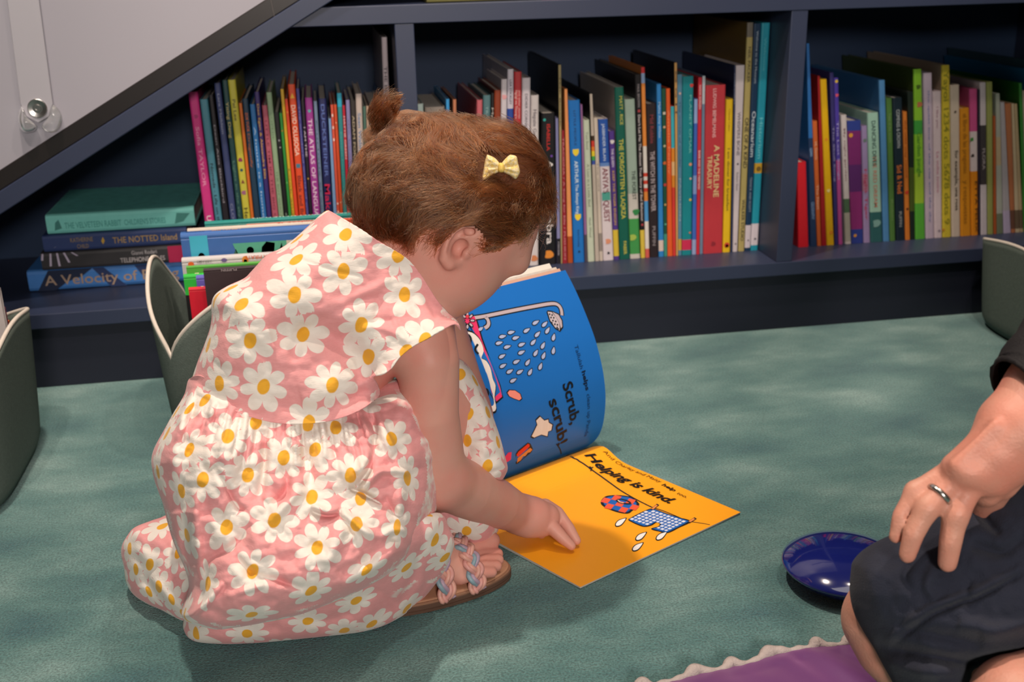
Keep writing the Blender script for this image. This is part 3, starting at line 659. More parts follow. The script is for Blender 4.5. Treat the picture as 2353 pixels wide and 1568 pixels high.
def build_row(rows, bay, group, xmin, xmax):
    Q = []
    for z, words, xtl, xtr, yt, xbl, xbr, yb, colr, op in rows:
        ox, oy, s = ZOOMS[z]
        g = lambda x, y: on_y(ox + x / s, oy + y / s, SPINE_Y)
        tl, tr, bl, br = g(xtl, yt), g(xtr, yt), g(xbl, yb), g(xbr, yb)
        zt = (tl[2] + tr[2]) / 2
        def ex(a, b, zz): return a[0] + (b[0] - a[0]) * (zz - a[2]) / (b[2] - a[2])
        Q.append([ex(tl, bl, S_TOP), ex(tr, br, S_TOP), tl[0], tr[0], S_TOP + 0.0003, zt])
    n = len(Q)
    for i in range(n):
        q = Q[i]
        q[1] = max(q[1], q[0] + 0.004); q[3] = max(q[3], q[2] + 0.004)
    # keep neighbours apart: no book leans into the next one
    for i in range(n - 1):
        a, b = Q[i], Q[i + 1]
        zc = min(a[5], b[5])
        def xr(q, k, zz): return q[k] + (q[k + 2] - q[k]) * (zz - q[4]) / (q[5] - q[4])
        gap = 0.0005
        d0 = a[1] + gap - b[0]
        if d0 > 0:
            a[1] -= d0 / 2; b[0] += d0 / 2
        d1 = xr(a, 1, zc) + gap - xr(b, 0, zc)
        if d1 > 0:
            ka = (zc - a[4]) / (a[5] - a[4]); kb = (zc - b[4]) / (b[5] - b[4])
            a[3] -= d1 / 2 / ka; b[2] += d1 / 2 / kb
        for q in (a, b):
            if q[1] - q[0] < 0.0025: q[1] = q[0] + 0.0025
            if q[3] - q[2] < 0.0025: q[3] = q[2] + 0.0025
    for q in Q:
        for k in (0, 2):
            if q[k] < xmin: q[k + 1] += (xmin - q[k]) * 0.5; q[k] = xmin
        for k in (1, 3):
            if q[k] > xmax: q[k - 1] -= (q[k] - xmax) * 0.5; q[k] = xmax
    for i in range(n - 2, -1, -1):
        a, b = Q[i], Q[i + 1]
        zc = min(a[5], b[5])
        if a[1] + 0.0004 > b[0]: a[1] = b[0] - 0.0004
        d1 = a[1] + (a[3] - a[1]) * (zc - a[4]) / (a[5] - a[4]) + 0.0004 - (b[0] + (b[2] - b[0]) * (zc - b[4]) / (b[5] - b[4]))
        if d1 > 0: a[3] -= d1 / ((zc - a[4]) / (a[5] - a[4]))
    rnd = random.Random(len(rows))
    out = []
    for i in range(n):
        z, words, *_r, colr, op = rows[i]
        q = Q[i]
        left = rows[i - 1][1] if i else None; right = rows[i + 1][1] if i < n - 1 else None
        sh = lambda w: ' '.join(w.split()[-2:])
        if left and right: lab = '%s book between the %s and the %s, %s bay' % (words, sh(left), sh(right), bay)
        else: lab = '%s book beside the %s book at the end of the %s bay' % (words, sh(left or right), bay)
        depth = min(0.272, op.get('depth', 0.16 + 0.06 * rnd.random()))
        o = upright_book(q, depth, op.get('cover', colr) , op.get('t', ()), op.get('b', ()) if 'cover' not in op else tuple([(0, 1, colr)] + list(op.get('b', ()))), op.get('i', ()), lab, group)
        out.append(o)
    return out


build_row(LEFT, 'left', 'upright books in the left shelf bay', -0.5, 0.1148)
build_row(MID, 'middle', 'upright books in the middle shelf bay', 0.1452, 0.7335)
build_row(RIGHT, 'right', 'upright books in the right shelf bay', 0.7625, 1.3595)


# ------------------------------------------------------------------ four books lying in a stack under the slope
def lying_book(x0, x1, y0, depth, z0, z1, color, label, texts=(), paints=(), group='books lying in the stack', rot=0.0, top=None):
    root = empty('book', ((x0 + x1) / 2, y0 + depth / 2, z0))
    root.rotation_euler = (0, 0, rot)
    tag(root, label, 'book', group)
    cm = bookm(color); th = 0.0024
    mb = MB(); pb = MB()
    c = parent_loc(root)
    r = (z1 - z0) * 0.18
    prof = [(depth, z0), (r, z0), (0.3 * r, z0 + 0.3 * r), (0, z0 + r), (0, z1 - r), (0.3 * r, z1 - 0.3 * r), (r, z1), (depth, z1),
            (depth, z1 - th), (r + th, z1 - th), (th, z1 - r), (th, z0 + r), (r + th, z0 + th), (depth, z0 + th)]
    P0 = [(x0, y0 + d, z) for d, z in prof]
    V = P0 + [(x1, p[1], p[2]) for p in P0]; n = len(prof)
    F = [(i, (i + 1) % n, n + (i + 1) % n, n + i) for i in range(n)]
    F = [f[::-1] for f in F]
    mb.add(V, F, cm)
    if top: mb.add([(x0 + .002, y0 + .012, z1 + .0003), (x1 - .002, y0 + .012, z1 + .0003), (x1 - .002, y0 + depth - .002, z1 + .0003), (x0 + .002, y0 + depth - .002, z1 + .0003)], [(0, 1, 2, 3)], top)
    for i in range(7):        # end faces of the bent cover
        a, b_ = i, n - 1 - i
        mb.add([V[a], V[a + 1], V[b_ - 1], V[b_]], [(0, 1, 2, 3)], cm)
        mb.add([V[n + a], V[n + a + 1], V[n + b_ - 1], V[n + b_]], [(3, 2, 1, 0)], cm)
    W = x1 - x0; Hh = z1 - z0; e = 0.0005
    for kind, f0, f1, v0, v1, colr in paints:        # printed shapes on the spine
        if kind == 'poly':
            P = [(x0 + W * a, y0 - e, z0 + Hh * v) for a, v in f0]
            mb.add(P, [list(range(len(P)))], bookm(colr))
        else:
            mb.add([(x0 + W * f0, y0 - e, z0 + Hh * v0), (x0 + W * f1, y0 - e, z0 + Hh * v0), (x0 + W * f1, y0 - e, z0 + Hh * v1), (x0 + W * f0, y0 - e, z0 + Hh * v1)], [(0, 1, 2, 3)], bookm(colr))
    for s, f0, f1, vc, cap, colr in texts:
        V2, Fs, wd = text_mesh(s, 0, 0.008)
        sx = W * (f1 - f0) / wd
        mb.add([(x0 + W * (f0 + f1) / 2 + p[0] * sx, y0 - 0.0008, z0 + Hh * (vc + p[1] * cap)) for p in V2], Fs, bookm(colr))
    mb.build('cover', root)
    pb.box((x0 + .003, y0 + th + r, z0 + th), (x1 - .003, y0 + depth - .003, z1 - th), PAPER)
    pb.build('pages', root)
    return root


YS = 0.125
zz = [S_TOP + 0.0004] + [on_y(100, py, YS)[2] for py in (621, 580, 541)]
ztop = on_y(110, 495, YS)[2]
bounds = zz + [ztop]
xl = [on_y(p, q, YS)[0] for p, q in ((65, 650), (97, 600), (100, 560), (106, 515))]
xr = [on_y(p, q, YS)[0] for p, q in ((436, 622), (440, 580), (430, 540), (448, 505))]
lying_book(xl[0], xr[0], YS, 0.21, bounds[0], bounds[1] - .0004, '#4078bd', 'thick blue book with big tan title, bottom of the lying stack under the slope',
           [('A Velocity of Being', .10, .93, .5, .46, '#a08a78')],
           [('poly', [(.16, .02), (.05, .02), (.09, .5), (.13, .97), (.40, .97), (.33, .6), (.24, .4)], 0, 0, 0, '#1d2740'), ('poly', [(.50, .02), (.40, .97), (.47, .97), (.6, .02)], 0, 0, 0, '#27365e'), ('poly', [(.7, .5), (.66, .97), (.8, .97), (.78, .6)], 0, 0, 0, '#27365e')])
lying_book(xl[1], xr[1], YS - .006, 0.19, bounds[1], bounds[2] - .0004, '#363538', 'black book with white rays and a red end, second from the bottom of the stack',
           [('Gianni Rodari', .60, .77, .72, .22, '#a8a4a6'), ('TELEPHONE TALES', .52, .82, .33, .26, '#b0abad')],
           [('rect', .845, .995, .03, .97, '#a4224a')] + [('poly', [(a, t), (a + .012, t), (b_ + .014, bt), (b_, bt)], 0, 0, 0, '#b8aec4') for a, b_, t, bt in ((.01, -.0, .97, .6), (.062, .05, .97, .25), (.105, .108, .97, .22), (.15, .175, .97, .4), (.2, .235, .97, .75))])
lying_book(xl[2], xr[2], YS - .004, 0.18, bounds[2], bounds[3] - .0004, '#30406e', 'navy book with gold lettering, second from the top of the lying stack',
           [('KATHERINE', .19, .345, .66, .26, '#8f7a58'), ('CHILD', .23, .31, .27, .24, '#8f7a58'), ('THE NOTTED Island', .48, .93, .5, .36, '#a98a58')],
           [('poly', [(.41, .3), (.425, .5), (.415, .75), (.4, .5)], 0, 0, 0, '#c09a3c'), ('poly', [(.07, .25), (.09, .35), (.075, .3)], 0, 0, 0, '#8f98ac')])
flor = mat('floral_print', srgb('#62b4af'), 0.5, 0.4, 0.35, 60)
lying_book(xl[3], xr[3], YS, 0.20, bounds[3], bounds[4], '#78c8c0', 'mint green book lying on top of the stack under the slope',
           [('THE VELVETEEN RABBIT', .12, .5, .42, .3, '#4a9690'), ('CHILDREN’S STORIES', .52, .8, .42, .28, '#4a9690')], [('poly', [(.05, .2), (.1, .3), (.085, .75), (.06, .6)], 0, 0, 0, '#3f7f7a'), ('poly', [(.86, .2), (.92, .3), (.97, .7), (.88, .75)], 0, 0, 0, '#45867f')], top=flor)

xa, xb = on_y(981, 4, 0.02)[0], on_y(1345, 2, 0.02)[0]
lying_book(xa, xb, 0.02, 0.25, U_TOP + .0004, U_TOP + 0.028, '#8a8450', 'olive book with a red end lying on the upper shelf at the top edge', (), [('rect', .72, .93, .03, .97, '#b43a50')], group='books on the upper shelf')

# ------------------------------------------------------------------ felt storage bins with scalloped rims
FELT = mat('grey_green_felt', (0.115, 0.142, 0.125), 0.95, 0.1, 0.22, 260, 0.5, 700)
FELT_EDGE = mat('cream_felt_edge', (0.58, 0.52, 0.46), 0.9, 0.1, 0.08, 200)


def felt_bin(cx, cy, r0, r1, zp, zv, ang, label, lobes=4, power=0.62):
    root = empty('felt_bin', (cx, cy, 0)); tag(root, label, 'storage bin', 'grey green felt bins')
    N = 192; t = 0.0042

    def hgt(a): return zv + (zp - zv) * abs(math.cos(lobes / 2 * (a - ang))) ** power

    def sq(a): return 1.0 / (abs(math.cos(a)) ** 5 + abs(math.sin(a)) ** 5) ** 0.2 * 0.94

    def rad(u, z): return r0 + (r1 - r0) * (z / 0.25) ** 0.8
    rings = []
    zb = [(0, 0.0, 0.0), (0, 0.85, 0.0), (0, 0.93, 0.002), (0, 0.975, 0.008), (0, 1.0, 0.02)]
    V = []; K = 14
    for k in range(len(zb)):
        _, s, z = zb[k]
        V.append([(rad(0, z) * s * sq(2 * math.pi * i / N) * math.cos(2 * math.pi * i / N) + cx, rad(0, z) * s * sq(2 * math.pi * i / N) * math.sin(2 * math.pi * i / N) + cy, z) for i in range(N)])
    for k in range(1, K + 1):
        row = []
        for i in range(N):
            a = 2 * math.pi * i / N; z = 0.02 + (hgt(a) - 0.02) * k / K
            rr = rad(0, z) * sq(a); row.append((cx + rr * math.cos(a), cy + rr * math.sin(a), z))
        V.append(row)
    for k in range(K, -1, -1):
        row = []
        for i in range(N):
            a = 2 * math.pi * i / N; z = 0.02 + (hgt(a) - 0.02) * k / K
            rr = (rad(0, z) - t) * sq(a); row.append((cx + rr * math.cos(a), cy + rr * math.sin(a), max(z, 0.006)))
        V.append(row)
    V.append([(cx, cy, 0.006)] * N)
    R = len(V); vv = [p for r in V for p in r]
    F = [(k * N + i, k * N + (i + 1) % N, (k + 1) * N + (i + 1) % N, (k + 1) * N + i) for k in range(R - 1) for i in range(N)]
    o = link_mesh('felt_body', vv, F, FELT, root, smooth=True)
    b = MB()
    P = []
    for i in range(N + 1):
        a = 2 * math.pi * i / N; z = hgt(a); rr = (rad(0, z) - t / 2) * sq(a)
        P.append((cx + rr * math.cos(a), cy + rr * math.sin(a), z))
    b.tube(P, 0.0028, FELT_EDGE, 8, caps=False)
    b.build('rim', root, smooth=True)
    return root


felt_bin(-0.083, -0.195, 0.150, 0.170, 0.250, 0.150, math.radians(2), 'grey green felt bin full of picture books behind the crouching child')
felt_bin(-0.554, -0.305, 0.149, 0.167, 0.205, 0.100, math.radians(4), 'grey green felt bin cut off at the left edge beside the bookcase', 2, 0.8)
felt_bin(1.225, -0.165, 0.150, 0.172, 0.168, 0.080, math.radians(-2), 'grey green felt bin at the right edge in front of the bookcase', 2, 0.8)


# picture books standing in the bins, spines up
def bin_book(pTL, pTR, y, thick, height, color, label, paints=(), texts=(), group='picture books standing in the middle felt bin', spine=None, sp_text=(), tilt=0.0):
    """front cover faces the room; top edge (the spine) runs from photo point pTL to pTR at distance y"""
    A, B = on_y(*pTL, y), on_y(*pTR, y)
    z1 = (A[2] + B[2]) / 2
    x0, x1 = A[0], B[0]
    z0 = max(0.0125, z1 - height); hh = z1 - z0
    root = empty('book', ((x0 + x1) / 2, y, z0)); tag(root, label, 'book', group)
    cm = bookm(color); sm = bookm(spine if spine else color)
    mb = MB()
    r = thick * 0.25; th = 0.0016
    prof = [(0, z0), (0, z1 - 2.2 * r), (0.0008, z1 - 1.9 * r), (0, z1 - 1.6 * r), (0.0, z1 - r), (0.3 * r, z1 - 0.3 * r), (r, z1), (thick - r, z1), (thick - 0.3 * r, z1 - 0.3 * r), (thick, z1 - r), (thick, z0), (thick - th, z0), (thick - th, z1 - r - th), (th + .0008, z1 - r - th), (th + .0008, z0)]
    n = len(prof)
    V = [(x0, y + d, z) for d, z in prof] + [(x1, y + d, z) for d, z in prof]
    F = [(i, n + i, n + (i + 1) % n, (i + 1) % n) for i in range(n)]
    for k, f in enumerate(F): mb.add([V[j] for j in f], [(0, 1, 2, 3)], sm if 4 <= k <= 8 else cm)
    for s in (0, 1):
        top = [V[s * n + i] for i in range(4, 10)] + [V[s * n + 12], V[s * n + 13]]
        mb.add(top, [list(range(8)) if s else list(range(8))[::-1]], sm)
    e = 0.0007
    for P2, colr in paints:      # printed shapes on the front cover, (across, up) fractions
        mb.add([(x0 + (x1 - x0) * a, y - e, z0 + hh * v) for a, v in P2], [list(range(len(P2)))], bookm(colr))
    for s, a0, a1, vc, cap, colr, flip in texts:
        V2, Fs, wd = text_mesh(s, 0, 0.01); sx = (x1 - x0) * (a1 - a0) / wd; q = -1 if flip else 1
        mb.add([(x0 + (x1 - x0) * (a0 + a1) / 2 + q * p[0] * sx, y - 0.0011, z0 + hh * vc + q * p[1] * cap) for p in V2], Fs, bookm(colr))
    for s, a0, a1, cap, colr in sp_text:      # words on the spine, read from the far side
        V2, Fs, wd = text_mesh(s, 0, 0.01); sx = (x1 - x0) * (a1 - a0) / wd
        mb.add([(x0 + (x1 - x0) * (a0 + a1) / 2 - p[0] * sx, y + thick / 2 - p[1] * thick * cap, z1 + 0.0005) for p in V2], Fs, bookm(colr))
    mb.build('cover', root)
    pb = MB(); pb.box((x0 + .003, y + th + .0012, z0 + .004), (x1 - .003, y + thick - th - .0004, z1 - r - th - .0006), PAPER)
    pb.build('pages', root)
    return root


def rects(*a): return [([(x0, y0), (x1, y0), (x1, y1), (x0, y1)], c) for x0, x1, y0, y1, c in a]


def disc(cx, cy, rx, ry, c, n=14): return ([(cx + rx * math.cos(2 * math.pi * i / n), cy + ry * math.sin(2 * math.pi * i / n)) for i in range(n)], c)


bin_book((470, 513), (834, 488), -0.120, 0.010, 0.25, '#1f7d78', 'teal picture book, rearmost in the middle felt bin', sp_text=[('SAY A PARTLY LITTLE PLAN', .3, .9, .5, '#a8cfc6')])
bin_book((566, 520), (834, 498), -0.137, 0.006, 0.245, '#c8543c', 'thin red picture book behind the cream one in the middle bin', sp_text=[('Tiny Owl', .3, .6, .5, '#d8a898')])
bin_book((430, 529), (770, 506), -0.152, 0.010, 0.245, '#bdb2a6', 'cream picture book behind the blue and green one in the middle bin', sp_text=[('what if', .6, .85, .5, '#b8402c')], texts=[('what if?', .62, .8, .93, .006, '#b8402c', False)])
bin_book((414, 541), (800, 512), -0.182, 0.016, 0.25, '#3a62a0', 'blue and green picture book with a cyan panel in the middle bin',
         [([(.34, 0), (.62, 0), (.62, .93), (.30, .93), (.36, .75)], '#4f9a80'), ([(.62, 0), (1, 0), (1, .93), (.62, .93)], '#c0b6a8')] +
         rects((.05, .155, .78, .985, '#3fa6bf')) + [disc(.40, .885, .022, .022, '#7a3f2c'), disc(.40, .885, .012, .012, '#2a1f22'), disc(.11, .86, .022, .03, '#a9d6dd'), disc(.11, .86, .012, .016, '#3fa6bf')] +
         [([(.46, .84), (.5, .81), (.54, .86), (.55, .92), (.5, .93), (.47, .9)], '#a42a38'), ([(.49, .84), (.515, .82), (.52, .88), (.5, .9)], '#d8a23c'), ([(.52, .84), (.535, .86), (.535, .91), (.52, .9)], '#b9d4cc'),
          ([(.28, .79), (.33, .78), (.36, .82), (.33, .845), (.29, .83)], '#cf9a34'), ([(.33, .78), (.36, .78), (.38, .81), (.36, .845), (.345, .83)], '#6d6a78'), ([(.24, .79), (.28, .78), (.29, .83), (.26, .82)], '#2d4a38'),
          ([(.2, .86), (.23, .84), (.225, .87)], '#3f6a48'), ([(.3, .87), (.33, .86), (.315, .9)], '#2f5a48'), ([(.4, .79), (.44, .79), (.45, .82), (.42, .83)], '#a83240'), ([(.57, .87), (.6, .86), (.59, .92)], '#b9ccc0'), ([(.16, .77), (.2, .77), (.19, .8)], '#6a7a34')],
         [('CAT', .06, .085, .83, .01, '#c9e6ec', True), ('MAGIC', .125, .15, .85, .006, '#c9e6ec', True)], sp_text=[('ROSIE’S', .03, .14, .3, '#2a4f86'), ('LIBRARY MAP', .18, .35, .3, '#c8a078')])
bin_book((417, 600), (760, 570), -0.205, 0.013, 0.19, '#b9b4b4', 'white squared-paper picture book in front of the blue and green one', texts=[('ABRAMS', .1, .2, .975, .0035, '#8a8484', True), ('CREATOR OF A PIRATE', .42, .8, .982, .005, '#d2562c', True)],
         paints=[disc(.06, .96, .02, .018, '#d8622c'), disc(.42, .965, .022, .03, '#d88a3a'), disc(.42, .955, .012, .018, '#7a9a3c'), disc(.28, .975, .02, .014, '#6a5a8a')] + rects(*[(.0 + .04 * k, .0005 + .04 * k + .001, 0, .96, '#9a9696') for k in range(1, 25)]))
bin_book((428, 617), (760, 588), -0.220, 0.006, 0.17, '#4f9a3a', 'thin grass-green picture book in front of the white squared one')
bin_book((421, 634), (468, 630), -0.232, 0.010, 0.17, '#2fae3c', 'small bright green and black book in the middle bin', rects((0, 1, 0, .84, '#161416')), sp_text=[('88', .55, .75, .5, '#d8d0b0')])
bin_book((450, 637), (520, 630), -0.247, 0.010, 0.16, '#5a56a8', 'small violet book between the green and the red books in the bin')
bin_book((433, 664), (500, 658), -0.262, 0.008, 0.155, '#c81c30', 'small red and maroon book at the front of the middle bin', rects((0, 1, 0, .68, '#4a1c20')) + [disc(.4, .6, .2, .04, '#6a3034'), disc(.4, .48, .2, .04, '#6a3034'), disc(.2, .3, .15, .03, '#a8602c')], sp_text=[('R', .4, .5, .5, '#e0c8a0')])
bin_book((467, 622), (720, 600), -0.275, 0.007, 0.18, '#3a2d30', 'dark brown glossy book at the front of the middle felt bin', texts=[('PUFFIN', .16, .3, .985, .003, '#9a8f90', True)])
# books in the left bin
for (p0, p1, y, hgt_, c_, lb) in (((-60, 668), (-3, 664), -0.297, .16, '#b9b0ae', 'pale grey book standing in the felt bin at the left edge'), ((-50, 713), (8, 708), -0.283, .13, '#8e4a5c', 'slim plum book behind the pale grey one in the left bin'), ((-20, 743), (18, 739), -0.268, .12, '#d0662a', 'orange book at the back of the felt bin at the left edge')):
    bin_book(p0, p1, y, 0.009, hgt_, c_, lb, group='books standing in the left felt bin')

# ------------------------------------------------------------------ glossy blue dome and purple cushion
b = MB()
BLUE = bpy.data.materials.new('glossy_blue'); BLUE.use_nodes = True
_n = BLUE.node_tree; _b = _n.nodes['Principled BSDF']
_tc = _n.nodes.new('ShaderNodeTexCoord'); _nz = _n.nodes.new('ShaderNodeTexNoise'); _nz.inputs['Scale'].default_value = 8
_n.links.new(_tc.outputs['Object'], _nz.inputs['Vector'])
_mx = _n.nodes.new('ShaderNodeMix'); _mx.data_type = 'RGBA'; _mx.inputs[6].default_value = (0.006, 0.010, 0.115, 1); _mx.inputs[7].default_value = (0.010, 0.016, 0.16, 1)
_n.links.new(_nz.outputs['Fac'], _mx.inputs[0]); _n.links.new(_mx.outputs[2], _b.inputs['Base Color'])
_b.inputs['Roughness'].default_value = 0.12; _b.inputs['Coat Weight'].default_value = 1.0; _b.inputs['Coat Roughness'].default_value = 0.02
pc = on_z(1940, 1300, 0.02)
prof = [(0.0, 0.001), (0.030, 0.001), (0.042, 0.004), (0.053, 0.0105), (0.0605, 0.0175), (0.0630, 0.0205), (0.0640, 0.0225), (0.0632, 0.0245), (0.0600, 0.0275), (0.052, 0.0325), (0.042, 0.0365), (0.030, 0.0395), (0.016, 0.0412), (0.0, 0.0417)]
prof = catmull(np.array(prof), 3)
N = 72
V = [(pc[0] + max(p[0], 0) * math.cos(2 * math.pi * j / N), pc[1] + max(p[0], 0) * math.sin(2 * math.pi * j / N), p[1]) for p in prof for j in range(N)]
F = [(i * N + j, i * N + (j + 1) % N, (i + 1) * N + (j + 1) % N, (i + 1) * N + j) for i in range(len(prof) - 1) for j in range(N)]
o = link_mesh('blue_dome', V, F, BLUE, smooth=True)
tag(o, 'glossy dark blue dome lying on the teal carpet beside the adult’s knee', 'dome')


# ------------------------------------------------------------------ modelling tools for bodies and cloth
class Field:
    """distance field on a grid; shapes are blended softly so limbs run into one another"""
    def __init__(s, lo, hi, h):
        s.lo = np.array(lo, float); s.h = h
        s.n = np.ceil((np.array(hi, float) - s.lo) / h).astype(int) + 1
        s.D = np.full(s.n, 0.06, np.float32)

    def _box(s, lo, hi):
        a = np.maximum(np.floor((np.array(lo) - s.lo) / s.h).astype(int), 0)
        b = np.minimum(np.ceil((np.array(hi) - s.lo) / s.h).astype(int) + 1, s.n)
        if np.any(b <= a): return None, None
        ax = [s.lo[i] + s.h * np.arange(a[i], b[i], dtype=np.float32) for i in range(3)]
        X, Y, Z = np.meshgrid(*ax, indexing='ij')
        return tuple(slice(a[i], b[i]) for i in range(3)), np.stack([X, Y, Z], -1).astype(np.float32)

    def blend(s, sl, d, k, sub=False):
        A = s.D[sl]
        if sub:
            d = -d
            h = np.maximum(k - np.abs(A - d), 0) / max(k, 1e-6)
            s.D[sl] = np.maximum(A, d) + h * h * k * 0.25
        else:
            h = np.maximum(k - np.abs(A - d), 0) / max(k, 1e-6)
            s.D[sl] = np.minimum(A, d) - h * h * k * 0.25

    def cap(s, a, b, ra, rb, k=0.01, sub=False):
        a = np.asarray(a, float); b = np.asarray(b, float); m = max(ra, rb) + k + 0.012
        sl, P = s._box(np.minimum(a, b) - m, np.maximum(a, b) + m)
        if sl is None: return
        ab = b - a; L2 = max(ab @ ab, 1e-12)
        t = np.clip(((P - a.astype(np.float32)) @ ab.astype(np.float32)) / L2, 0, 1)
        d = np.linalg.norm(P - a.astype(np.float32) - t[..., None] * ab.astype(np.float32), axis=-1) - (ra + (rb - ra) * t)
        s.blend(sl, d, k, sub)

    def chain(s, pts, rad, k=0.008, sub=False, kin=0.0):
        pts = np.asarray(pts, float); m = max(rad) + k + 0.012
        sl, P = s._box(pts.min(0) - m, pts.max(0) + m)
        if sl is None: return
        dm = None
        for i in range(len(pts) - 1):
            a, b = pts[i], pts[i + 1]; ab = b - a; L2 = max(ab @ ab, 1e-12)
            t = np.clip(((P - a.astype(np.float32)) @ ab.astype(np.float32)) / L2, 0, 1)
            d = np.linalg.norm(P - a.astype(np.float32) - t[..., None] * ab.astype(np.float32), axis=-1) - (rad[i] + (rad[i + 1] - rad[i]) * t)
            dm = d if dm is None else np.minimum(dm, d)
        s.blend(sl, dm, k, sub)

    def ell(s, c, axes, rad, k=0.01, sub=False):
        c = np.asarray(c, float); A = np.asarray(axes, float); r = np.asarray(rad, float)
        m = np.abs(A.T * r).sum(1) + k + 0.012
        sl, P = s._box(c - m, c + m)
        if sl is None: return
        q = (P - c.astype(np.float32)) @ A.T.astype(np.float32)
        k0 = np.linalg.norm(q / r, axis=-1); k1 = np.linalg.norm(q / (r * r), axis=-1)
        d = k0 * (k0 - 1) / np.maximum(k1, 1e-6)
        d = np.where(k0 < 1e-3, -r.min(), d)
        s.blend(sl, d.astype(np.float32), k, sub)

    def mesh(s):
        D = s.D; h = s.h
        neg = D < 0
        cs = np.zeros(tuple(np.array(D.shape) - 1), np.int8)
        for dx in (0, 1):
            for dy in (0, 1):
                for dz in (0, 1):
                    cs += neg[dx:D.shape[0] - 1 + dx, dy:D.shape[1] - 1 + dy, dz:D.shape[2] - 1 + dz]
        act = (cs > 0) & (cs < 8)
        I = np.argwhere(act)
        idx = np.full(act.shape, -1, np.int64); idx[act] = np.arange(len(I))
        acc = np.zeros((len(I), 3)); cnt = np.zeros(len(I))
        E = [((0, 0, 0), (1, 0, 0)), ((0, 1, 0), (1, 1, 0)), ((0, 0, 1), (1, 0, 1)), ((0, 1, 1), (1, 1, 1)),
             ((0, 0, 0), (0, 1, 0)), ((1, 0, 0), (1, 1, 0)), ((0, 0, 1), (0, 1, 1)), ((1, 0, 1), (1, 1, 1)),
             ((0, 0, 0), (0, 0, 1)), ((1, 0, 0), (1, 0, 1)), ((0, 1, 0), (0, 1, 1)), ((1, 1, 0), (1, 1, 1))]
        for p, q in E:
            p = np.array(p); q = np.array(q)
            a = D[tuple((I + p).T)]; b = D[tuple((I + q).T)]
            c = (a < 0) != (b < 0)
            t = np.where(c, a / np.where(c, a - b, 1), 0)
            acc += np.where(c[:, None], p + t[:, None] * (q - p), 0); cnt += c
        V = s.lo + h * (I + acc / cnt[:, None])
        F = []
        for ax in range(3):
            o1, o2 = (ax + 1) % 3, (ax + 2) % 3
            sa = [slice(None)] * 3; sb = [slice(None)] * 3
            sa[ax] = slice(0, -1); sb[ax] = slice(1, None)
            ch = neg[tuple(sa)] != neg[tuple(sb)]
            K = np.argwhere(ch)
            K = K[(K[:, o1] > 0) & (K[:, o2] > 0) & (K[:, o1] < act.shape[o1]) & (K[:, o2] < act.shape[o2])]
            e1 = np.zeros(3, int); e1[o1] = 1; e2 = np.zeros(3, int); e2[o2] = 1
            q = np.stack([idx[tuple((K - e1 - e2).T)], idx[tuple((K - e2).T)], idx[tuple(K.T)], idx[tuple((K - e1).T)]], 1)
            flip = ~neg[tuple(K.T)]
            q[flip] = q[flip][:, ::-1]
            F.append(q[(q >= 0).all(1)])
        return V, np.vstack(F)


def fast_mesh(name, V, F, mats, parent=None, smooth=True):
    off = np.array(parent_loc(parent)) if parent is not None else np.zeros(3)
    me = bpy.data.meshes.new(name)
    V = (np.asarray(V, float) - off).astype(np.float32); F = np.asarray(F, np.int32); k = F.shape[1]
    me.vertices.add(len(V)); me.vertices.foreach_set('co', V.ravel())
    me.loops.add(F.size); me.loops.foreach_set('vertex_index', F.ravel())
    me.polygons.add(len(F)); me.polygons.foreach_set('loop_start', np.arange(0, F.size, k, dtype=np.int32))
    me.polygons.foreach_set('loop_total', np.full(len(F), k, np.int32))
    me.update(calc_edges=True)
    if smooth: me.polygons.foreach_set('use_smooth', np.ones(len(F), bool))
    for m in (mats if isinstance(mats, (list, tuple)) else [mats]): me.materials.append(m)
    o = bpy.data.objects.new(name, me); COL.objects.link(o)
    if parent is not None: o.parent = parent
    return o


def smooth_mesh(V, F, it=2, lam=0.5):
    n = len(V); e = np.vstack([F[:, [0, 1]], F[:, [1, 2]], F[:, [2, 3]], F[:, [3, 0]]])
    for _ in range(it):
        S = np.zeros_like(V); c = np.zeros(n)
        for a, b in ((0, 1), (1, 0)):
            np.add.at(c, e[:, a], 1)
            for d in range(3): S[:, d] += np.bincount(e[:, a], V[e[:, b], d], n)
        V = V + lam * (S / c[:, None] - V)
    return V


def poly_dist(P, A, B):
    """distance of points P to segments A-B (2D), chunked"""
    out = np.full(len(P), 1e9)
    if len(A) == 0: return out
    ab = B - A; L = (ab ** 2).sum(1) + 1e-9
    for i in range(0, len(P), 3000):
        p = P[i:i + 3000, None, :] - A[None]
        t = np.clip((p * ab[None]).sum(-1) / L, 0, 1)
        out[i:i + 3000] = np.sqrt(((p - t[..., None] * ab[None]) ** 2).sum(-1).min(1))
    return out


def inside_poly(P, Q):
    x, y = P[:, 0], P[:, 1]; r = np.zeros(len(P), bool)
    j = len(Q) - 1
    for i in range(len(Q)):
        xi, yi = Q[i]; xj, yj = Q[j]
        c = ((yi > y) != (yj > y)) & (x < (xj - xi) * (y - yi) / (yj - yi + 1e-12) + xi)
        r ^= c; j = i
    return r


_rs = np.random.RandomState(7)
_grids = [_rs.rand(64, 64) for _ in range(8)]


def vnoise(x, y, seed=0):
    g = _grids[seed % 8]
    xi = np.floor(x).astype(int); yi = np.floor(y).astype(int)
    fx = x - xi; fy = y - yi; fx = fx * fx * (3 - 2 * fx); fy = fy * fy * (3 - 2 * fy)
    v = lambda a, b: g[a % 64, b % 64]
    return (v(xi, yi) * (1 - fx) + v(xi + 1, yi) * fx) * (1 - fy) + (v(xi, yi + 1) * (1 - fx) + v(xi + 1, yi + 1) * fx) * fy - 0.5


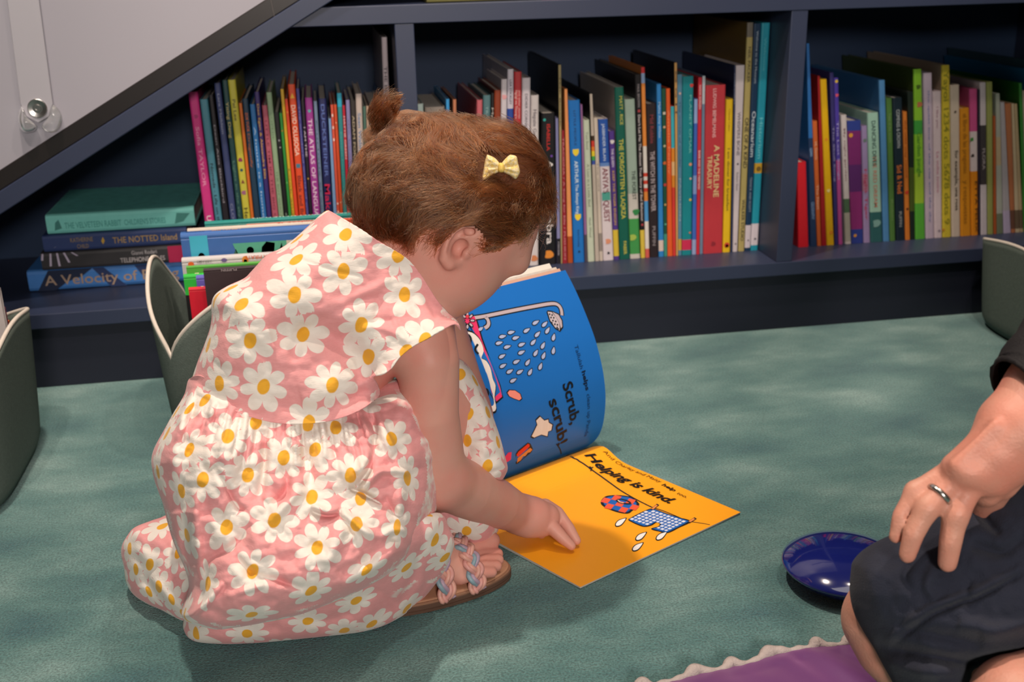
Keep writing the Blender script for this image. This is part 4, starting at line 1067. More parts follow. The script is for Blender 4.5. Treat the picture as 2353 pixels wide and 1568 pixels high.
def stroke(P, pts, width, amp, taper=True):
    """a fold: raised (amp > 0) or sunk along a line"""
    C2 = catmull(pts, 6)
    A, B = C2[:-1], C2[1:]
    ab = B - A; L = (ab ** 2).sum(1) + 1e-9
    n = len(A); out = np.zeros(len(P))
    lo = C2.min(0) - 3 * width; hi = C2.max(0) + 3 * width
    m = np.where(((P >= lo) & (P <= hi)).all(1))[0]
    for i in range(0, len(m), 3000):
        mm = m[i:i + 3000]
        p = P[mm][:, None, :] - A[None]
        t = np.clip((p * ab[None]).sum(-1) / L, 0, 1)
        d2 = ((p - t[..., None] * ab[None]) ** 2).sum(-1)
        j = d2.argmin(1); r = np.arange(len(mm))
        s = (j + t[r, j]) / n
        w = np.sin(np.pi * np.clip(s, 0, 1)) ** 0.6 if taper else 1.0
        out[mm] = amp * np.exp(-d2[r, j] / (2 * (width * 0.5) ** 2)) * w
    return out


SMOOTH0 = {}


def relief(name, pts, R, T, mats, parent, g=5.0, disp=None, front=1.0, back=1.0, n=8, smooth_t=2.5, solid=0.0, tmul=None):
    """a rounded body or cloth volume: outline points (photo px, px, distance, kind 'c' closed / 'o' open edge); near and far skins
    bulge by T away from the outline"""
    P = np.array([p[:3] for p in pts], float); kind = [p[3] if len(p) > 3 else 'c' for p in pts]
    D = catmull(P, n, True); k = len(P)
    kd = np.array([kind[i // n] == 'o' for i in range(len(D))])     # segment i -> i+1
    # resample
    seg = np.linalg.norm(np.roll(D, -1, 0)[:, :2] - D[:, :2], axis=1)
    Q = []; ko = []
    for i in range(len(D)):
        m = max(1, int(round(seg[i] / g)))
        for j in range(m):
            Q.append(D[i] + (D[(i + 1) % len(D)] - D[i]) * j / m); ko.append(kd[i])
    Q = np.array(Q); ko = np.array(ko)
    B2 = Q[:, :2]; nb = len(B2)
    lo = B2.min(0); hi = B2.max(0)
    gx, gy = np.meshgrid(np.arange(lo[0], hi[0], g), np.arange(lo[1], hi[1], g * 0.866))
    gx = gx + (np.arange(gx.shape[0])[:, None] % 2) * g / 2
    G = np.stack([gx.ravel(), gy.ravel()], 1)
    G = G[inside_poly(G, B2)]
    dall = poly_dist(G, B2, np.roll(B2, -1, 0))
    G = G[dall > g * 0.75]
    tang = np.roll(B2, -1, 0) - np.roll(B2, 1, 0); tang /= np.linalg.norm(tang, axis=1)[:, None] + 1e-9
    nrm = np.stack([-tang[:, 1], tang[:, 0]], 1)
    test = inside_poly(B2 + nrm * 0.5, B2)
    nrm[~test] *= -1
    off = B2 + nrm * 1.4
    off = off[inside_poly(off, B2)]
    off = off[poly_dist(off, B2, np.roll(B2, -1, 0)) > 1.0]
    pts2 = np.vstack([B2, off, G])
    r = geometry.delaunay_2d_cdt([Vector(p) for p in pts2], [(i, (i + 1) % nb) for i in range(nb)], [], 1, 1e-4)
    V2 = np.array([tuple(v) for v in r[0]]); F = [tuple(f) for f in r[2]]
    org = r[3]
    isb = np.full(len(V2), -1)
    for i, o_ in enumerate(org):
        for q in o_:
            if q < nb: isb[i] = q
    # depth of the middle sheet
    sub = Q[::3]
    t0 = np.zeros(len(V2))
    for i in range(0, len(V2), 4000):
        d = np.linalg.norm(V2[i:i + 4000, None] - sub[None, :, :2], axis=-1) + 2.0
        w = d ** -smooth_t; t0[i:i + 4000] = (w * sub[None, :, 2]).sum(1) / w.sum(1)
    mb_ = isb >= 0; t0[mb_] = Q[isb[mb_], 2]
    A = B2[~ko]; Bq = np.roll(B2, -1, 0)[~ko]
    ds = poly_dist(V2, A, Bq)
    closedb = mb_ & (ds < 0.05)
    x = 1 - np.minimum(ds, R) / R
    w = np.sqrt(np.maximum(1 - x * x, 0))
    w[closedb] = 0
    Tm = T * (tmul(V2) if tmul is not None else 1.0)
    dp = disp(V2) * np.minimum(1, ds / 14.0) if disp is not None else 0
    tf = t0 - w * Tm * front - dp
    tb = t0 + w * Tm * back
    F0 = at_d_arr(V2[:, 0], V2[:, 1], tf + dp)
    F3 = at_d_arr(V2[:, 0], V2[:, 1], tf); B3 = at_d_arr(V2[:, 0], V2[:, 1], tb)
    nv = len(V2)
    bi = np.arange(nv) + nv
    bi[closedb] = np.arange(nv)[closedb]
    V = np.vstack([F3, B3]); V0 = np.vstack([F0, B3])
    T3 = np.array([f for f in F if len(f) == 3], np.int32)
    # orient towards the camera
    e1 = V2[T3[:, 1]] - V2[T3[:, 0]]; e2 = V2[T3[:, 2]] - V2[T3[:, 0]]
    cr = e1[:, 0] * e2[:, 1] - e1[:, 1] * e2[:, 0]
    T3[cr > 0] = T3[cr > 0][:, ::-1]
    Tb = bi[T3][:, ::-1]
    FF = np.vstack([T3, Tb])
    used = np.unique(FF); mp = np.full(len(V), -1); mp[used] = np.arange(len(used))
    o = fast_mesh(name, V[used], mp[FF], mats, parent)
    SMOOTH0[o.name] = V0[used]
    if solid:
        s = o.modifiers.new('thickness', 'SOLIDIFY'); s.thickness = solid; s.offset = 0
    return o


def daisies(o, centres, R=0.0228, fill=True, seed=1, maxn=400):
    """print flowers on cloth: per-corner flower coordinates; centres are photo points picked on the near side"""
    me = o.data; nv = len(me.vertices)
    off = np.array(parent_loc(o.parent)) if o.parent else np.zeros(3)
    V = SMOOTH0[o.name]
    nf = len(me.polygons); L = np.zeros(nf * 3, np.int32); me.loops.foreach_get('vertex_index', L); L = L.reshape(-1, 3)
    fn = np.cross(V[L[:, 1]] - V[L[:, 0]], V[L[:, 2]] - V[L[:, 0]])
    N = np.zeros((nv, 3))
    for k in range(3):
        for d in range(3): N[:, d] += np.bincount(L[:, k], fn[:, d], nv)
    N /= np.linalg.norm(N, axis=1)[:, None] + 1e-12
    FC = V[L].mean(1); FN = N[L].mean(1)
    px = to_px(V); view = V - CAM; facing = (N * view).sum(1) < 0
    cen = []; rnd = np.random.RandomState(seed)
    for c in centres:
        d = np.hypot(px[:, 0] - c[0], px[:, 1] - c[1]) + np.where(facing, 0, 1e4)
        cand = np.argsort(d)[:6]
        i = cand[np.argmin(depth_of(V[cand]))]
        cen.append((V[i], N[i], rnd.rand()))
    if fill:
        order = rnd.permutation(nv)[:6000]
        pc = np.array([c[0] for c in cen]).reshape(-1, 3); pn = np.array([c[1] for c in cen]).reshape(-1, 3)
        for i in order:
            if facing[i] and len(centres): 
                continue
            if len(cen):
                dd = np.linalg.norm(pc - V[i], axis=1) + 0.03 * ((pn @ N[i]) < 0)
                if dd.min() < R * 2.15: continue
            cen.append((V[i], N[i], rnd.rand())); pc = np.vstack([pc, V[i]]); pn = np.vstack([pn, N[i]])
            if len(cen) > maxn: break
    best = np.full(nf, 1e9); who = np.full(nf, -1)
    for k, (c, n_, s_) in enumerate(cen):
        d = np.linalg.norm(FC - c, axis=1) + 0.05 * ((FN @ n_) < -0.2)
        m = (d < best) & (d < R * 1.75) & ((FN @ n_) > 0.1); best[m] = d[m]; who[m] = k
    att = np.zeros((nf, 3, 3), np.float32); att[..., 0] = 1.0
    for k, (c, n_, s_) in enumerate(cen):
        m = np.where(who == k)[0]
        if not len(m): continue
        n_ = n_ / (np.linalg.norm(n_) + 1e-9)
        a = np.cross(n_, [0.3, 0.2, 0.93]); a /= np.linalg.norm(a) + 1e-9; b_ = np.cross(n_, a)
        q = V[L[m]] - c
        x, y = q @ a, q @ b_
        dn = np.abs(q @ n_).max(1); tr = np.linalg.norm(q, axis=-1).max(1)
        bad = dn > 0.75 * tr + 0.003; x[bad] = 3 * R
        att[m, :, 0] = x / R; att[m, :, 1] = y / R; att[m, :, 2] = s_
    A = me.attributes.new('daisy', 'FLOAT_VECTOR', 'CORNER')
    A.data.foreach_set('vector', att.ravel())


def daisy_cloth():
    m = bpy.data.materials.new('pink_daisy_cotton'); m.use_nodes = True
    nt = m.node_tree; b = nt.nodes['Principled BSDF']; L = nt.links.new

    def M(op, a, b_=None, c=None):
        n = nt.nodes.new('ShaderNodeMath'); n.operation = op
        for i, v in enumerate((a, b_, c)):
            if v is None: continue
            if isinstance(v, (int, float)): n.inputs[i].default_value = v
            else: L(v, n.inputs[i])
        return n.outputs[0]
    at = nt.nodes.new('ShaderNodeAttribute'); at.attribute_name = 'daisy'
    sp = nt.nodes.new('ShaderNodeSeparateXYZ'); L(at.outputs['Vector'], sp.inputs[0])
    x, y, s = sp.outputs
    tc = nt.nodes.new('ShaderNodeTexCoord')
    nz = nt.nodes.new('ShaderNodeTexNoise'); nz.inputs['Scale'].default_value = 90; nz.inputs['Detail'].default_value = 2
    L(tc.outputs['Object'], nz.inputs['Vector'])
    wob = M('MULTIPLY', M('SUBTRACT', nz.outputs['Fac'], 0.5), 0.16)
    r = M('ADD', M('SQRT', M('ADD', M('MULTIPLY', x, x), M('MULTIPLY', y, y))), wob)
    th = M('ARCTAN2', y, x)
    n8 = M('ADD', 3.5, M('MULTIPLY', M('GREATER_THAN', s, 0.5), 0.5))
    ph = M('MULTIPLY', s, 9.0)
    lob = M('POWER', M('ABSOLUTE', M('COSINE', M('ADD', M('MULTIPLY', th, n8), ph))), 0.52)
    # petals of uneven length
    un = M('MULTIPLY', M('SINE', M('ADD', M('MULTIPLY', th, 2.0), M('MULTIPLY', s, 20.0))), 0.09)
    edge = M('ADD', M('ADD', 0.45, un), M('MULTIPLY', lob, 0.55))
    sm = nt.nodes.new('ShaderNodeMapRange'); sm.inputs[1].default_value = -0.02; sm.inputs[2].default_value = 0.02
    L(M('SUBTRACT', edge, r), sm.inputs[0])
    ex = M('MULTIPLY', x, 1.12)
    rc = M('ADD', M('SQRT', M('ADD', M('MULTIPLY', ex, ex), M('MULTIPLY', M('MULTIPLY', y, y), 0.72))), M('MULTIPLY', wob, 0.6))
    sc = nt.nodes.new('ShaderNodeMapRange'); sc.inputs[1].default_value = -0.02; sc.inputs[2].default_value = 0.02
    L(M('SUBTRACT', 0.275, rc), sc.inputs[0])
    # woven slub
    mp = nt.nodes.new('ShaderNodeMapping'); mp.inputs['Scale'].default_value = (260, 260, 900); mp.inputs['Rotation'].default_value = (0.4, 0.2, 0.3)
    L(tc.outputs['Object'], mp.inputs['Vector'])
    wv = nt.nodes.new('ShaderNodeTexNoise'); wv.inputs['Scale'].default_value = 1.0; wv.inputs['Detail'].default_value = 3
    L(mp.outputs['Vector'], wv.inputs['Vector'])
    pk = nt.nodes.new('ShaderNodeMix'); pk.data_type = 'RGBA'
    pk.inputs[6].default_value = (0.76, 0.305, 0.315, 1); pk.inputs[7].default_value = (0.82, 0.385, 0.385, 1)
    L(wv.outputs['Fac'], pk.inputs[0])
    m1 = nt.nodes.new('ShaderNodeMix'); m1.data_type = 'RGBA'; L(sm.outputs[0], m1.inputs[0]); L(pk.outputs[2], m1.inputs[6]); m1.inputs[7].default_value = (0.80, 0.735, 0.675, 1)
    m2 = nt.nodes.new('ShaderNodeMix'); m2.data_type = 'RGBA'; L(sc.outputs[0], m2.inputs[0]); L(m1.outputs[2], m2.inputs[6]); m2.inputs[7].default_value = (0.80, 0.40, 0.035, 1)
    L(m2.outputs[2], b.inputs['Base Color'])
    b.inputs['Roughness'].default_value = 0.85; b.inputs['Specular IOR Level'].default_value = 0.2
    b.inputs['Sheen Weight'].default_value = 0.15
    n3 = nt.nodes.new('ShaderNodeTexNoise'); n3.inputs['Scale'].default_value = 55; n3.inputs['Detail'].default_value = 3
    L(tc.outputs['Object'], n3.inputs['Vector'])
    hs = M('ADD', M('MULTIPLY', wv.outputs['Fac'], 0.25), n3.outputs['Fac'])
    bp = nt.nodes.new('ShaderNodeBump'); bp.inputs['Strength'].default_value = 0.35; bp.inputs['Distance'].default_value = 0.0025
    L(hs, bp.inputs['Height']); L(bp.outputs['Normal'], b.inputs['Normal'])
    return m


def skin(name, base, red, freck=0.0, sss=0.12):
    m = bpy.data.materials.new(name); m.use_nodes = True
    nt = m.node_tree; b = nt.nodes['Principled BSDF']; L = nt.links.new
    tc = nt.nodes.new('ShaderNodeTexCoord')
    n1 = nt.nodes.new('ShaderNodeTexNoise'); n1.inputs['Scale'].default_value = 22; n1.inputs['Detail'].default_value = 4
    L(tc.outputs['Object'], n1.inputs['Vector'])
    mx = nt.nodes.new('ShaderNodeMix'); mx.data_type = 'RGBA'; mx.inputs[6].default_value = base + (1,); mx.inputs[7].default_value = red + (1,)
    mr = nt.nodes.new('ShaderNodeMapRange'); mr.inputs[1].default_value = 0.35; mr.inputs[2].default_value = 0.7
    L(n1.outputs['Fac'], mr.inputs[0]); L(mr.outputs[0], mx.inputs[0]); L(mx.outputs[2], b.inputs['Base Color'])
    b.inputs['Roughness'].default_value = 0.48; b.inputs['Specular IOR Level'].default_value = 0.35
    b.inputs['Subsurface Weight'].default_value = sss; b.inputs['Subsurface Radius'].default_value = (1.0, 0.35, 0.2); b.inputs['Subsurface Scale'].default_value = 0.006
    n2 = nt.nodes.new('ShaderNodeTexNoise'); n2.inputs['Scale'].default_value = 420; n2.inputs['Detail'].default_value = 2
    L(tc.outputs['Object'], n2.inputs['Vector'])
    bp = nt.nodes.new('ShaderNodeBump'); bp.inputs['Strength'].default_value = 0.12 + freck; bp.inputs['Distance'].default_value = 0.001
    L(n2.outputs['Fac'], bp.inputs['Height']); L(bp.outputs['Normal'], b.inputs['Normal'])
    return m


# ------------------------------------------------------------------ the child
def P3(px, py, t): return at_d(px, py, t)


def floor_t(px, py, z=0.003): return float(depth_of(on_z(px, py, z)))


def head_axes(pitch, head, roll):
    p, a, ro = (math.radians(v) for v in (pitch, head, roll))
    hx = np.array([math.cos(a), math.sin(a), 0]); z = np.array([0, 0, 1.0])
    f = math.cos(p) * hx - math.sin(p) * z; u = math.sin(p) * hx + math.cos(p) * z; r = np.array([math.sin(a), -math.cos(a), 0])
    return f, math.cos(ro) * u + math.sin(ro) * r, math.cos(ro) * r - math.sin(ro) * u


HT = 1.075
HC = P3(1043, 474, HT)
HF, HU, HR = head_axes(25, 12, 4)
HAX = np.array([HF, HU, HR])


def hl(f, u, r): return HC + HF * f + HU * u + HR * r


CRAN = (HC, HAX, np.array([0.0885, 0.0680, 0.071]))

FD = np.array([math.cos(math.radians(18)), math.sin(math.radians(18)), 0]); FR = np.array([FD[1], -FD[0], 0])
TOE = on_z(1150, 1320, 0.0); TOE[2] = 0
HEEL = TOE - FD * 0.142


def ft(s, lat, z): return HEEL + FD * s + FR * lat + np.array([0, 0, z])


BODY = Field((-0.30, -0.84, -0.002), (0.36, -0.40, 0.53), 0.0015)
B_ = BODY
# trunk
B_.chain([P3(640, 1050, 1.10), P3(690, 890, 1.085), P3(810, 750, 1.085), P3(890, 665, 1.085)], [0.078, 0.07, 0.062, 0.05], 0.03)
B_.cap(P3(905, 660, 1.085), P3(955, 770, 1.055), 0.042, 0.033, 0.03)
B_.cap(P3(905, 660, 1.085), P3(985, 700, 1.15), 0.042, 0.033, 0.03)
# neck
B_.cap(P3(895, 655, 1.08), P3(985, 560, 1.08), 0.044, 0.040, 0.03)
# head
B_.ell(*CRAN, 0.02)
FF_, FU_, FR_ = head_axes(53, 21, 5)
FAX = np.array([FF_, FU_, FR_])


def fl(f, u, r): return HC + HF * 0.005 + HU * 0.013 + FF_ * f + FU_ * u + FR_ * r


B_.ell(fl(0.030, -0.040, 0.0), FAX, (0.060, 0.058, 0.056), 0.03)      # face
B_.ell(fl(0.018, -0.072, 0.0), FAX, (0.050, 0.030, 0.045), 0.025)     # jaw
for sd in (1, -1):
    B_.ell(fl(0.043, -0.058, sd * 0.030), FAX, (0.033, 0.035, 0.030), 0.02)   # cheeks
    B_.ell(fl(0.070, -0.006, sd * 0.030), FAX, (0.014, 0.010, 0.020), 0.02)   # brow ridge
    B_.ell(fl(0.083, -0.026, sd * 0.028), FAX, (0.012, 0.010, 0.013), 0.012, sub=True)
    B_.ell(fl(0.070, -0.026, sd * 0.028), FAX, (0.0105, 0.0105, 0.0105), 0.005)   # closed lids over the eyes
B_.cap(fl(0.078, -0.022, 0), fl(0.088, -0.046, 0), 0.006, 0.008, 0.012)    # nose
for sd in (1, -1): B_.ell(fl(0.081, -0.048, sd * 0.007), FAX, (0.006, 0.005, 0.006), 0.006)
B_.ell(fl(0.080, -0.066, 0), FAX, (0.010, 0.0045, 0.015), 0.006)           # lips
B_.ell(fl(0.079, -0.074, 0), FAX, (0.010, 0.0045, 0.012), 0.006)
B_.ell(fl(0.086, -0.0702, 0), FAX, (0.008, 0.0009, 0.014), 0.002, sub=True)
B_.ell(fl(0.068, -0.088, 0), FAX, (0.016, 0.013, 0.018), 0.015)            # chin
# ears: a thin shell with a rolled rim and a hollow
def ear(side):
    if side > 0:
        t0 = 1.018
        E = lambda x, y, dt=0.0: P3(x, y, t0 + dt)
    else:
        def E(x, y, dt=0.0):
            p = P3(x, y, 1.018 + dt); d = (p - HC) @ HR
            return p - 2 * d * HR
    k = 0.004
    B_.chain([E(1074, 548, .018), E(1058, 572, .016), E(1044, 594, .014)], [0.012, 0.011, 0.008], 0.008)
    rim = [(1066, 590, .008), (1092, 548, .008), (1100, 533, .004), (1091, 521, .0), (1070, 521, -.002), (1050, 531, -.004), (1034, 552, -.005), (1024, 575, -.004), (1022, 594, .0), (1032, 605, .004), (1046, 602, .008), (1056, 590, .01)]
    rad = [0.0035, 0.004, 0.0046, 0.0048, 0.0046, 0.0046, 0.0046, 0.0046, 0.0056, 0.0066, 0.0052, 0.0036]
    B_.chain([E(*p) for p in rim[1:]], rad[1:], k)
    B_.ell(E(1058, 563, .012), HAX, (0.017, 0.017, 0.006), 0.006)
    B_.chain([E(1078, 542, .003), E(1060, 552, .001), E(1048, 568, .001), E(1042, 584, .004)], [0.003, 0.0033, 0.0033, 0.003], 0.003)   # inner fold
    B_.chain([E(1090, 531, -.004), E(1070, 531, -.005), E(1053, 541, -.006), E(1040, 560, -.007), E(1033, 580, -.006)], [.0022, .003, .0032, .003, .0022], 0.003, sub=True)
    B_.ell(E(1058, 572, .001), HAX, (0.0075, 0.0095, 0.009), 0.003, sub=True)
    B_.ell(E(1080, 532, .001), HAX, (0.006, 0.005, 0.004), 0.003, sub=True)
    B_.ell(E(1071, 583, .005), HAX, (0.004, 0.005, 0.004), 0.003)    # tragus


ear(1); ear(-1)
# right arm and hand
ZE = 0.008
WR = on_z(1196, 1183, 0.040)
EL = P3(1012, 1098, 1.105)
B_.chain([P3(965, 770, 1.055), P3(985, 830, 1.052), P3(988, 950, 1.066), P3(1003, 1065, 1.092), EL], [0.032, 0.0292, 0.0278, 0.0282, 0.0288], 0.012)
B_.chain([EL, EL + (WR - EL) * 0.3, EL + (WR - EL) * 0.68, WR], [0.0285, 0.0295, 0.0262, 0.0205], 0.012)
B_.cap(EL + np.array([0, 0, -0.004]), EL + np.array([-0.012, 0, -0.010]), 0.018, 0.014, 0.012)


def Z(px, py, z): return on_z(px, py, z)


# palm
B_.chain([WR, Z(1228, 1186, 0.039), Z(1252, 1190, 0.034)], [0.0195, 0.0205, 0.017], 0.012)
B_.cap(Z(1222, 1170, 0.036), Z(1262, 1172, 0.032), 0.013, 0.0095, 0.010)
B_.cap(Z(1218, 1206, 0.032), Z(1245, 1212, 0.027), 0.013, 0.010, 0.010)
kf = 0.0012
fing = [([(1252, 1166, .037), (1280, 1180, .034), (1307, 1214, .023), (1325, 1243, .0118)], [.0098, .0080, .0066, .0050]),
        ([(1240, 1192, .034), (1268, 1212, .029), (1294, 1238, .019), (1313, 1255, .0116)], [.0105, .0084, .0066, .0050]),
        ([(1232, 1204, .028), (1250, 1220, .020), (1244, 1228, .0128)], [.0074, .0062, .0052]),
        ([(1216, 1208, .028), (1232, 1221, .020), (1226, 1226, .0125)], [.0070, .0058, .0050]),
        ([(1222, 1160, .034), (1250, 1168, .026), (1282, 1196, .017), (1300, 1222, .0125)], [.0092, .0080, .0068, .0056])]
for pts_, rd in fing: B_.chain([Z(*p) for p in pts_], rd, kf)
# left arm, hidden between knee and page
B_.chain([P3(985, 705, 1.15), P3(1040, 850, 1.215), P3(1075, 960, 1.215), P3(1085, 1040, 1.20), P3(1090, 1065, 1.20)], [0.031, 0.028, 0.027, 0.02, 0.017], 0.012)
for j in range(4): B_.cap(P3(1082 + 7 * j, 1068, 1.20 + 0.004 * j), P3(1086 + 7 * j, 1100, 1.195 + 0.004 * j), 0.0062, 0.005, 0.004)
B_.cap(P3(1080, 1060, 1.19), P3(1076, 1085, 1.185), 0.0065, 0.0055, 0.004)
# legs
KR = P3(1028, 935, 1.165); AN = ft(0.036, 0.0, 0.085)
B_.cap(P3(655, 1090, 1.06), KR, 0.056, 0.033, 0.03)
B_.chain([KR, KR + (AN - KR) * 0.4 + np.array([-.01, 0, 0]), AN, ft(0.034, 0, 0.045)], [0.032, 0.032, 0.026, 0.023], 0.015)
KL = P3(1030, 950, 1.225); AL = np.array([0.075, -0.590, 0.075])
B_.cap(P3(690, 1070, 1.18), KL, 0.052, 0.031, 0.03)
B_.chain([KL, AL], [0.030, 0.024], 0.015)
B_.chain([AL + np.array([-.02, 0, -.045]), AL + np.array([.02, .005, -.045]), AL + np.array([.038, .010, -.055])], [0.024, 0.023, 0.016], 0.012)
# right foot with toes
SO = 0.0145
B_.chain([ft(0.024, 0, SO + .023), ft(0.06, 0.001, SO + .026), ft(0.095, 0.002, SO + .017)], [0.024, 0.0235, 0.017], 0.012)
B_.chain([ft(0.036, 0, 0.06), ft(0.075, -0.004, SO + .026)], [0.024, 0.020], 0.014)
B_.cap(ft(0.092, -0.014, SO + .015), ft(0.102, -0.015, SO + .013), 0.0155, 0.013, 0.012)
B_.cap(ft(0.088, 0.014, SO + .012), ft(0.098, 0.014, SO + .010), 0.0125, 0.010, 0.012)
for lat, s0, s1, r0, r1 in ((-0.0185, 0.108, 0.141, .0108, .0100), (-0.0055, 0.108, 0.1415, .0074, .0066), (0.0055, 0.106, 0.137, .0070, .0062), (0.0155, 0.103, 0.130, .0066, .0058), (0.0240, 0.098, 0.120, .0062, .0055)):
    rise = 0.010 if lat < -0.01 else 0.0
    B_.chain([ft(s0 - .012, lat * 0.92, SO + .010), ft((s0 + s1) / 2, lat, SO + .0105 + rise * .4), ft(s1, lat * 1.02, SO + .0075 + rise)], [r0, r0, r1], 0.0035)
Vb, Fb = BODY.mesh(); Vb = smooth_mesh(Vb, Fb, 1, 0.4)
SKIN = skin('child_skin', (0.66, 0.345, 0.275), (0.68, 0.285, 0.23))
BASE = np.array([0.0, -0.66, 0.0])
girl = fast_mesh('person', Vb - BASE, Fb, SKIN)
girl.location = BASE
tag(girl, 'person crouching in a pink daisy dress and braided sandals, pointing at an open picture book', 'person')
del BODY, B_

# ---- dress
CLOTH = daisy_cloth()
dress_root = None
z3 = lambda x, y: (260 + x / 2.8, 470 + y / 2.8)
z4 = lambda x, y: (260 + x / 2.503, 900 + y / 2.503)


def pl(fn, L): return [fn(p[0], p[1]) + tuple(p[2:]) for p in L]


bod = pl(z3, [(505, 1150, 1.04, 'c'), (545, 1020, 1.03, 'c'), (592, 900, 1.025, 'c'), (626, 800, 1.022, 'c'), (638, 720, 1.022, 'c'), (636, 640, 1.02, 'c'), (662, 580, 1.02, 'c'), (735, 530, 1.022, 'c'),
              (845, 478, 1.026, 'c'), (895, 430, 1.028, 'c'), (985, 335, 1.032, 'c'), (1080, 285, 1.036, 'c'), (1165, 225, 1.04, 'c'), (1260, 140, 1.044, 'c'), (1345, 62, 1.05, 'c'), (1388, 42, 1.052, 'o'),
              (1430, 62, 1.055, 'o'), (1520, 115, 1.06, 'o'), (1610, 170, 1.065, 'o'), (1700, 232, 1.07, 'o'), (1800, 290, 1.075, 'o'), (1885, 345, 1.08, 'o'), (1935, 395, 1.085, 'o'), (1985, 462, 1.09, 'o'),
              (2035, 540, 1.095, 'o'), (2090, 625, 1.10, 'o'), (2150, 695, 1.105, 'o'), (2212, 752, 1.10, 'o'), (2236, 810, 1.085, 'o'), (2196, 770, 1.075, 'o'), (2110, 812, 1.07, 'o'), (2020, 866, 1.068, 'o'), (1930, 915, 1.066, 'o'),
              (1845, 985, 1.064, 'o'), (1790, 1058, 1.062, 'o'), (1735, 1092, 1.06, 'o'), (1678, 1112, 1.072, 'o'), (1700, 1160, 1.088, 'o'), (1712, 1225, 1.095, 'o'),
              (1640, 1292, 1.07, 'o'), (1530, 1352, 1.06, 'o'), (1380, 1397, 1.055, 'o'), (1220, 1413, 1.052, 'o'), (1060, 1407, 1.05, 'o'), (900, 1373, 1.048, 'o'), (740, 1312, 1.046, 'o'), (600, 1242, 1.043, 'o'), (522, 1188, 1.04, 'o')])


def bod_disp(P):
    d = np.zeros(len(P))
    s = lambda L, w, a: stroke(P, [z3(*p) for p in L], w, a)
    d += s([(1010, 850), (1180, 800), (1340, 825), (1490, 900), (1600, 1010), (1668, 1105)], 48, -0.018)
    d += s([(1120, 700), (1350, 690), (1560, 760), (1740, 930)], 70, 0.006)
    d += s([(1450, 1290), (1560, 1235), (1640, 1190)], 30, -0.006)
    d += s([(1000, 1270), (1250, 1330), (1480, 1290), (1620, 1230)], 26, -0.005)
    d += s([(1200, 1230), (1400, 1180), (1560, 1180)], 60, 0.006)
    for L, w, a in (([(1290, 760), (1500, 640), (1720, 600)], 16, -.0022), ([(1340, 720), (1560, 600), (1790, 480)], 14, .002), ([(1650, 900), (1700, 700), (1730, 560)], 16, -.002), ([(1450, 860), (1640, 760), (1850, 740)], 14, -.0022),
                    ([(1130, 330), (1400, 420), (1640, 470)], 7, -.0011), ([(840, 490), (760, 640), (700, 760)], 16, -.0022), ([(1880, 880), (1760, 800), (1600, 780)], 12, .002), ([(1990, 840), (1960, 720), (1900, 600)], 12, -.002), ([(1900, 900), (1830, 800), (1800, 700)], 9, .0018),
                    ([(820, 860), (960, 980), (1000, 1150)], 22, -.002), ([(620, 1000), (700, 1050), (860, 1090)], 12, -.001), ([(1240, 760), (1180, 900), (1170, 1020)], 20, -.002), ([(2080, 800), (2060, 700), (2010, 620)], 9, -.0018)):
        d += s(L, w, a * 1.8)
    d += vnoise(P[:, 0] / 26, P[:, 1] / 17, 1) * 0.0026 + vnoise(P[:, 0] / 9, P[:, 1] / 7, 2) * 0.0006
    # scalloped picot edge at the sleeve
    return d


def seam_y(x): return np.maximum(975 - 0.00095 * (x - 735) ** 2, 880)


def skirt_t(P): return 0.78 + 0.22 * np.clip((P[:, 1] - seam_y(P[:, 0]) + 8) / 120, 0, 1) ** 0.7


def bod_t(P): return 0.965 + 0.09 * np.clip((seam_y(P[:, 0]) - P[:, 1]) / 130, 0, 1)


bodice = relief('bodice', bod, 120, 0.072, CLOTH, None, g=4.2, disp=bod_disp, tmul=bod_t, solid=0.0012)
skirt_pts = pl(z4, [(440, -70, 1.04, 'c'), (412, 20, 1.04, 'c'), (350, 125, 1.035, 'c'), (295, 225, 1.035, 'c'), (243, 320, 1.035, 'c'), (224, 385, 1.035, 'c'), (228, 455, 1.035, 'c'), (250, 540, 1.035, 'c'), (288, 640, 1.035, 'c'), (310, 730, 1.035, 'c'), (338, 830, 1.035, 'c'), (372, 920, 1.035, 'c'), (420, 1030, 1.035, 'c'),
                    (438, 1130, 1.03, 'c'), (400, 1250, 1.03, 'c'), (412, 1312, 1.013, 'c'), (500, 1345, 1.008, 'c'), (600, 1366, 1.008, 'c'), (720, 1352, 1.008, 'c'), (850, 1330, 1.010, 'c'), (1050, 1288, 1.013, 'c'), (1250, 1215, 1.020, 'c'), (1400, 1152, 1.028, 'c'), (1560, 1062, 1.038, 'c'), (1680, 960, 1.048, 'c'),
                    (1765, 840, 1.075, 'c'), (1850, 700, 1.10, 'c'), (1880, 500, 1.11, 'c'), (1880, 250, 1.11, 'c'), (1830, 0, 1.11, 'c'), (1745, -90, 1.11, 'c'), (1600, -60, 1.09, 'c'), (1450, 20, 1.08, 'o'), (1200, 60, 1.06, 'o'), (900, 40, 1.05, 'o'), (650, -20, 1.045, 'o'), (510, -90, 1.04, 'o')])


